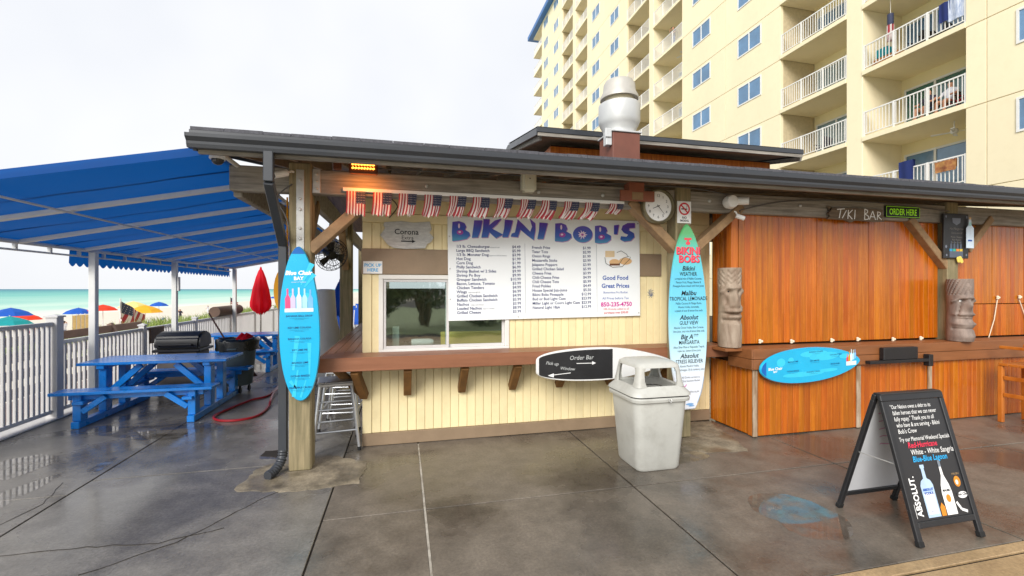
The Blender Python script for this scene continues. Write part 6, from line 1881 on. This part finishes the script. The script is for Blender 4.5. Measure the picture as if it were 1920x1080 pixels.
frF, LF, front, WF = leaf(AYf, AYt - .016, 'front_leaf', M_slate, 1)
frB, LB_, back, WB = leaf(AYb, AYt + .016, 'back_leaf', M_wboard, -1)
MB().box(AX0 + .01, AX1 - .01, AYt - .03, AYt + .03, AZt - .008, AZt + .012).build('hinge_cap', M_blackm, af, bevel=.004)
MB().tube([frF(.02, .52, -.015), frB(.02, .52, -.015)], .004, 6).build('stay', M_galv, af)
for v in (.48,):
    MB().prism(rect(.042, WF - .042, v, v + .03), frB, .005, .012).build('cross_bar', M_blackm, back)
flat('back_scribble', mat('pink_marker', srgb(200, 130, 170), .6), back, frB, [(q2, 0) for k in range(5) for q2 in stroke([(.1 + .03 * k, .84 - .07 * k), (.22, .85 - .07 * k), (.3, .84 - .07 * k), (.45, .85 - .07 * k)], .008)], -.0055)
LX = lambda v: LF - v
M_hand = [('"Our Nation owes a debt to its', .040, .07, LX(.895)), ('fallen heroes that we can never', .043, .08, LX(.852)), ('fully repay." Thank you to all', .043, .08, LX(.809)), ('who have & are serving - Bikini', .043, .085, LX(.766)), ("Bob's Crew", .043, .085, LX(.723)), ('Try our Memorial Weekend Specials', .042, .075, LX(.668)), ('White - White Sangria', .052, .15, LX(.574))]
for tx_, sz_, u_, dv_ in M_hand:
    lettering('chalk_line', M_print_white, front, frF, [(tx_, sz_, u_, LF - dv_, 'LEFT', dict(shear=.12, sx=.76 if len(tx_) > 24 else .85))], .006)
lettering('red_chalk', mat('chalk_red', srgb(226, 50, 80), .6), front, frF, [('Red-Hurricane', .054, .14, .622, 'LEFT', dict(shear=.15, bold=.0008, sx=.85))], .006)
lettering('blue_chalk', M_print_cyan, front, frF, [('Blue-Blue Lagoon', .054, .15, .527, 'LEFT', dict(shear=.15, bold=.0008, sx=.85))], .006)
lettering('brand_lettering', M_print_white, front, frF, [('ABSOLUT.', .068, .113, .18, 'LEFT', dict(rot=math.pi / 2, bold=.002, sx=.84))], .006)
flat('brand_rule', M_print_white, front, frF, [(rect(.052, .056, .17, .26), 0)], .006)
b1 = [(.155, .165), (.27, .165), (.27, .37), (.255, .4), (.228, .415), (.226, .48), (.232, .485), (.232, .505), (.193, .505), (.193, .485), (.199, .48), (.197, .415), (.17, .4), (.155, .37)]
b2 = [(.33, .165), (.425, .165), (.425, .31), (.415, .36), (.39, .42), (.385, .52), (.37, .52), (.365, .42), (.34, .36), (.33, .31)]
flat('bottle_pictures', [mat('frost_print', srgb(176, 200, 226), .4, .1, 12), M_print_white, M_print_blue, mat('amber_print', srgb(222, 140, 40), .5), mat('steel_print', srgb(120, 130, 140), .4)], front, frF,
     [(b1, 0), (rect(.168, .257, .185, .32), 1, .0006), (b2, 1), (rect(.366, .389, .478, .522), 4, .0006), (ell(.378, .27, .022, .026), 3, .0006), (ell(.5, .37, .03, .036), 3), (ell(.495, .365, .012, .016), 1, .0006), ([(.28, .165), (.32, .165), (.325, .22), (.3, .25), (.28, .22)], 3)] +
     [(q2, 1) for q2 in stroke([(.44, .24), (.47, .19), (.52, .172)], .018)] + [(ell(.515, .28, .045, .022), 1)], .006)
lettering('bottle_label', M_print_blue, front, frF, [('ABSOLUT', .022, .2125, .335, 'CENTER', dict(bold=.001)), ('VODKA', .024, .2125, .31, 'CENTER', dict(bold=.001)), ('Country of Sweden', .009, .2125, .285, 'CENTER'), ('imported', .012, .2125, .2, 'CENTER')], .0075)
lettering('logo_lettering', M_print_black, front, frF, [('MALIBU', .021, .378, .315, 'CENTER', dict(bold=.0008)), ('Blue Chair', .026, .515, .277, 'CENTER', dict(bold=.0006, shear=.2))], .0075)
lettering('arched_lettering', mat('tan_print2', srgb(170, 140, 100), .5), front, frF, [('MALIBU', .02, .5, .415, 'CENTER')], .007)

# ================================================================ ROOF EXHAUST FAN
ex = thing('exhaust_fan', (2.95, 5.82, 3.3), 'round aluminium exhaust fan on a red-brown box on the roof', 'exhaust fan')
M_curb = mat('red_brown_metal', srgb(114, 68, 54), .5, .12, 5, dirt=.2)
MB().box(2.745, 3.15, 5.6, 6.03, 3.2, 3.86).build('curb', M_curb, ex, bevel=.01)
MB().box(2.725, 3.17, 5.58, 6.05, 3.862, 3.885).build('base_plate', M_fan, ex, bevel=.004)
fcx, fcy = 2.945, 5.815
MB().lathe((fcx, fcy, 3.887), [(.22, 0), (.22, .05), (.26, .12), (.285, .18), (.285, .41), (.275, .42), (.245, .42), (.235, .3)], 40).build('windband', M_fan, ex, smooth=True, angle=35)
MB().lathe((fcx, fcy, 3.887), [(.2, .36), (.2, .56)], 32).build('motor_drum', mat('cream_metal', srgb(206, 196, 170), .5, .08), ex, smooth=True)
MB().lathe((fcx, fcy, 3.887), [(.255, .5), (.262, .49), (.262, .53), (.225, .6), (.215, .7), (.19, .745), (.1, .76)], 36).build('cap', mat('cap_metal', srgb(186, 182, 174), .5, .1, 5, metal=.3, dirt=.2), ex, smooth=True, angle=40)
MB().box(2.66, 2.742, 5.62, 5.72, 3.68, 3.87).box(2.64, 2.73, 5.6, 5.62, 3.78, 3.9).build('hinge_bracket', M_fan, ex, bevel=.006)
# ================================================================ THINGS ON THE HOTEL BALCONIES
M_skin = mat('skin', srgb(190, 138, 108), .6, .05)
M_hair = mat('dark_hair', srgb(50, 36, 28), .7, .1)
M_shirtd = mat('dark_shirt', srgb(50, 46, 60), .8, .1)
M_jean = mat('blue_jeans', srgb(70, 92, 140), .8, .1)
M_shirtr = mat('red_shirt', srgb(186, 30, 48), .8, .1)
M_shirtw = mat('white_shirt', srgb(214, 214, 220), .8, .1)
def person(loc, yaw, pose, shirt, trousers, label, s=1.0):
    """one skinned body; joints in metres, x forward, y left"""
    if pose == 'stand':
        J = dict(pel=(0, 0, .95), che=(0, 0, 1.32), nec=(.01, 0, 1.5), hea=(.03, 0, 1.62), top=(.03, 0, 1.74), lh=(0, .1, .9), lk=(.03, .11, .5), la=(0, .11, .08), lt=(.14, .12, .04), rh=(0, -.1, .9), rk=(.03, -.11, .5), ra=(0, -.11, .08), rt=(.14, -.12, .04),
                 ls=(0, .19, 1.43), le=(.1, .27, 1.2), lw=(.28, .2, 1.12), lf=(.36, .18, 1.1), rs=(0, -.19, 1.43), re=(.14, -.32, 1.52), rw=(.12, -.14, 1.7), rf=(.08, -.06, 1.72))
    else:
        J = dict(pel=(0, 0, .5), che=(-.08, 0, .86), nec=(-.09, 0, 1.04), hea=(-.05, 0, 1.16), top=(-.05, 0, 1.28), lh=(.05, .1, .47), lk=(.45, .13, .5), la=(.47, .13, .09), lt=(.6, .14, .05), rh=(.05, -.1, .47), rk=(.45, -.13, .5), ra=(.47, -.13, .09), rt=(.6, -.14, .05),
                 ls=(-.08, .19, .97), le=(.04, .28, .76), lw=(.28, .24, .68), lf=(.36, .22, .66), rs=(-.08, -.19, .97), re=(.04, -.28, .76), rw=(.28, -.24, .68), rf=(.36, -.22, .66))
    rad = dict(pel=.15, che=.16, nec=.065, hea=.1, top=.075, lh=.1, lk=.065, la=.05, lt=.04, rh=.1, rk=.065, ra=.05, rt=.04, ls=.075, le=.05, lw=.036, lf=.04, rs=.075, re=.05, rw=.036, rf=.04)
    E = [('pel', 'che'), ('che', 'nec'), ('nec', 'hea'), ('hea', 'top'), ('pel', 'lh'), ('lh', 'lk'), ('lk', 'la'), ('la', 'lt'), ('pel', 'rh'), ('rh', 'rk'), ('rk', 'ra'), ('ra', 'rt'), ('che', 'ls'), ('ls', 'le'), ('le', 'lw'), ('lw', 'lf'), ('che', 'rs'), ('rs', 're'), ('re', 'rw'), ('rw', 'rf')]
    ks = list(J)
    me = bpy.data.meshes.new('body')
    me.from_pydata([J[k] for k in ks], [(ks.index(a), ks.index(b)) for a, b in E], [])
    o = bpy.data.objects.new('tmp', me); col.objects.link(o)
    sk = o.modifiers.new('s', 'SKIN'); o.modifiers.new('ss', 'SUBSURF').levels = 1
    for i, k in enumerate(ks):
        v = me.skin_vertices[0].data[i]; v.radius = (rad[k], rad[k]); v.use_root = (k == 'pel')
    dg = bpy.context.evaluated_depsgraph_get()
    m2 = bpy.data.meshes.new_from_object(o.evaluated_get(dg))
    bpy.data.objects.remove(o)
    m2.materials.clear()
    for m in (M_skin, shirt, trousers, M_hair): m2.materials.append(m)
    hz = J['hea'][2]; pz = J['pel'][2]
    for p in m2.polygons:
        p.use_smooth = True
        c = p.center
        if c.z > hz + .05 or (c.z > hz - .05 and c.x < J['hea'][0] - .02): p.material_index = 3
        elif c.z > J['nec'][2] + .02: p.material_index = 0
        elif math.hypot(c.x - J['che'][0], c.y) > .3: p.material_index = 0
        elif c.z > pz + .02: p.material_index = 1
        elif c.z > .12 and (pose == 'stand' or c.x < .42): p.material_index = 2
        else: p.material_index = 0
    ob = bpy.data.objects.new('person', m2); col.objects.link(ob)
    ob.location = loc; ob.rotation_euler = (0, 0, yaw); ob.scale = (s, s, s)
    return tag(ob, label, 'person')
def fl(k): return S0 + k * ST + .2
yy = YH(1252)
person((HX + .5, yy, fl(6)), math.pi, 'stand', M_shirtd, M_jean, 'person in dark top and jeans standing at high balcony rail, hand raised to head')
def patio_chair(x, y, z, yaw, m, label, grp='patio chairs on the balconies'):
    t = thing('patio_chair', (0, 0, 0), label, 'chair', grp)
    MB().box(-.25, .25, -.25, .25, .4, .43).build('seat', m, t, bevel=.01)
    MB().bar((-.24, 0, .42), (-.34, 0, .98), .5, .03, up=(0, 1, 0)).build('backrest', m, t)
    for sx in (-.22, .22):
        for sy in (-.22, .22): MB().tube([(sx, sy, 0), (sx, sy, .41)], .018, 6).build('leg', m, t)
    for sy in (-.26, .26): MB().box(-.26, .22, sy - .02, sy + .02, .6, .63).build('armrest', m, t)
    t.location = (x, y, z); t.rotation_euler = (0, 0, yaw)
    return t
cA = yA0; 
patio_chair(HX + .75, YH(1712), fl(2), math.pi, M_black, 'dark patio chair holding the seated person in dark clothes')
person((HX + .75, YH(1712), fl(2)), math.pi, 'sit', M_shirtd, M_jean, 'person in dark shirt seated behind the lower wide balcony rail')
patio_chair(HX + .75, YH(1752), fl(2), math.pi, M_black, 'dark patio chair holding the seated person in white')
person((HX + .75, YH(1752), fl(2)), math.pi, 'sit', M_shirtw, M_shirtr, 'person in white shirt and red shorts seated on the lower wide balcony')
M_redc = mat('red_sling', srgb(180, 24, 50), .7, .1)
patio_chair(HX + .8, YH(1786), fl(2), math.pi - .3, M_redc, 'red patio chair beside the seated people on the wide balcony')
patio_chair(HX + .9, YH(1515), fl(2), math.pi, M_shirtd, 'dark patio chair by curtained door on the narrower balcony below the green door')
patio_chair(HX + .9, YH(1570), fl(2), math.pi, M_black, 'black patio chair at the near end of the narrower balcony')
patio_chair(HX + .9, YH(1735), fl(3), math.pi + .3, M_black, 'black patio chair behind the rail with hung towels')
patio_chair(HX + .9, YH(1690), fl(3), math.pi - .3, M_black, 'black patio chair beside the stars and stripes windsock')
M_towel = mat('blue_white_towel', srgb(120, 140, 176), .9, .3, 5, (1, 6, 1), c2=srgb(214, 218, 226))
M_towel2 = mat('navy_towel', srgb(24, 40, 96), .9, .1)
M_towel3 = mat('patterned_towel', srgb(190, 140, 80), .9, .3, 7, c2=srgb(120, 60, 40))
def towel(px, k, w, h, m, label, dz=1.1):
    y = YH(px); z = fl(k) + dz; mb = MB(); N = 10
    for side, hh in ((-.05, h), (.05, h * .7)):
        base = len(mb.v)
        for i in range(N + 1):
            u = i / N
            for j in range(5):
                t = j / 4
                mb.v.append(Vector((HX + .06 + side + .02 * math.sin(u * 9 + t), y + (u - .5) * w * (1 - .1 * t), z - hh * t)))
        for i in range(N):
            for j in range(4): a = base + i * 5 + j; mb.f.append((a, a + 1, a + 6, a + 5)); mb.m.append(0)
    b0 = len(mb.v) // 2
    for i in range(N): mb.f.append((i * 5, i * 5 + 5, b0 + i * 5 + 5, b0 + i * 5)); mb.m.append(0)
    return tag(mb.build('towel', m, None, smooth=True), label, 'towel')
towel(1792, 3, .5, .8, M_towel, 'blue and white towels draped over the upper wide balcony rail')
towel(1770, 3, .35, .7, M_towel2, 'dark navy towel draped beside the blue and white towels')
towel(1698, 1, .55, 1.0, M_towel2, 'navy towel hung high over the lowest visible balcony rail', 1.35)
towel(1772, 1, .7, .4, M_towel3, 'brown patterned cloth spread along the lowest visible balcony rail', 1.0)
# windsock
yw = YH(1659)
ws = thing('windsock', (HX + .15, yw, fl(3) + 1.2), 'stars and stripes windsock hanging in the upper wide balcony', 'windsock')
MB().lathe((HX + .3, yw, fl(3) + 1.5), [(.09, 0), (.11, .1), (.11, .45)], 14).build('star_band', M_fb, ws, smooth=True)
mb = MB()
for i in range(8):
    a = i * .785; mb.box(HX + .3 + .09 * math.cos(a) - .012, HX + .3 + .09 * math.cos(a) + .012, yw + .09 * math.sin(a) - .03, yw + .09 * math.sin(a) + .03, fl(3) + .85, fl(3) + 1.5, i % 2)
mb.build('streamers', [M_fr, M_fw], ws)
MB().tube([(HX + .3, yw, fl(3) + 1.95), (HX + .3, yw, fl(3) + ST - .22)], .008, 5).build('cord', M_white, ws)
# cool box and crate
tag(MB().box(HX + .3, HX + .7, YH(1641) - .25, YH(1641) + .25, fl(3) + .35, fl(3) + .75).build('cool_box', M_tealcl, None, bevel=.04), 'teal cool box on the upper wide balcony behind the railing', 'cool box')
tag(MB().box(HX + .25, HX + .75, YH(1648) - .55, YH(1648) + .5, fl(3) + .004, fl(3) + .348).build('wicker_box', M_towel3, None, bevel=.03), 'brown wicker box under the teal cool box', 'box')
# ceiling fan
def ceil_fan(px, k, label):
    y = YH(px); c = Vector((HX + 1.0, y, fl(k) + ST - .62))
    t = thing('ceiling_fan', c, label, 'ceiling fan')
    MB().lathe(c, [(.02, .42), (.02, .16), (.1, .12), (.13, .02), (.1, -.04), (.03, -.07)], 18).build('motor', M_white, t, smooth=True)
    for i in range(4):
        a = .5 + i * math.pi / 2; d_ = Vector((math.cos(a), math.sin(a), 0)); e_ = Vector((-d_.y, d_.x, 0))
        MB().prism([(.12, -.045), (.66, -.07), (.66, .07), (.12, .045)], lambda u, v, o, d_=d_, e_=e_: c + d_ * u + e_ * v + Vector((0, 0, o + v * .2)), 0, .012).build('blade', M_white, t)
ceil_fan(1752, 1, 'white ceiling fan under the wide balcony above the navy towel')
ceil_fan(1262, 5, 'small ceiling fan in the high balcony below the standing person')
# small balcony table
tb = thing('patio_table', (HX + .9, YH(1560), fl(1)), 'round dark patio table on the lowest narrow balcony', 'table')
MB().lathe((HX + .9, YH(1560), fl(1)), [(.45, .68), (.45, .72)], 24).build('table_top', M_black, tb)
MB().lathe((HX + .9, YH(1560), fl(1)), [(.22, 0), (.2, .03), (.04, .06), (.04, .679)], 14).build('pedestal', M_black, tb, smooth=True)

# ================================================================ TREES ACROSS THE WALK (seen mirrored in the service window)
M_bark = mat('tree_bark', srgb(96, 82, 66), .9, .2, 6, (2, 2, .5), bump=.4)
M_leaf = mat('tree_leaf', srgb(110, 128, 98), .6, .35, 2, c2=srgb(76, 94, 70))
def bush(x, y, h, r_, label, seed):
    rnd = random.Random(seed)
    t = thing('leafy_bush', (x, y, 0), label, 'bush', 'bushes across the walk')
    mb = MB(); cl = []
    for k in range(12):
        a = rnd.uniform(0, 6.28); q = Vector((x + rnd.uniform(.2, 1) * r_ * math.cos(a), y + rnd.uniform(.2, .8) * r_ * math.sin(a), h * rnd.uniform(.2, .95)))
        mb.tube([(x + .1 * math.cos(a), y + .1 * math.sin(a), -.05), (Vector((x, y, h * .2)) + q) / 2, q], [.07, .05, .015], 6); cl.append(q)
    mb.build('trunk', M_bark, t, smooth=True)
    lf = MB()
    for k in range(3000):
        c = rnd.choice(cl); d = Vector((rnd.gauss(0, 1), rnd.gauss(0, 1), rnd.gauss(0, .8))) * r_ * .26
        p = c + d; p.z = max(.03, p.z)
        u = Vector((rnd.uniform(-1, 1), rnd.uniform(-1, 1), rnd.uniform(-1, 1))).normalized() * .15; v = u.orthogonal().normalized() * .07
        lf.add([p - u, p + v, p + u, p - v], [(0, 1, 2, 3)])
    lf.build('crown', M_leaf, t)
M_lawn = mat('lawn_grass', srgb(140, 154, 112), .9, .25, 2)
tag(MB().box(-4.7, 18.9, -30, -7.2, -.011, .01).build('lawn', M_lawn), kind='structure')
for i, (x, y, h, r_, lb) in enumerate(((-1.2, -10.5, 3.2, 1.0, 'leafy green bush across the walk, the one toward the sea'), (1.0, -11.5, 4.2, 1.3, 'tallest leafy green bush across the walk, between two lower ones'), (3.6, -12, 2.6, 1.2, 'low leafy green bush across the walk, opposite the litter bin'))):
    bush(x, y, h, r_, lb, 40 + i)

# ================================================================ BEACH GOERS
for px, wpx, dx, lb, sh_, tr_, pose in ((120, 50, 0, 'person in white standing on the sand between the umbrellas and the sea', M_shirtw, M_jean, 'stand'), (232, 48, 1, 'person in red top standing beside the pale yellow umbrella', M_shirtr, M_shirtd, 'stand'),
                              (338, 30, 0, 'small far person in dark clothes standing near the water', M_shirtd, M_shirtd, 'stand'), (390, 22, 0, 'tiny far person in white walking the shore', M_shirtw, M_shirtw, 'stand'), (64, 60, 1, 'person in red top standing beside the red-orange umbrella', M_shirtr, M_jean, 'stand')):
    d = 2.3 * F / wpx; t_ = (px - CX) / F
    x, y = d * (CS * t_ + SN), d * (CS - SN * t_)
    person((x, y, sandz(x)), random.uniform(0, 6), pose, sh_, tr_, lb)
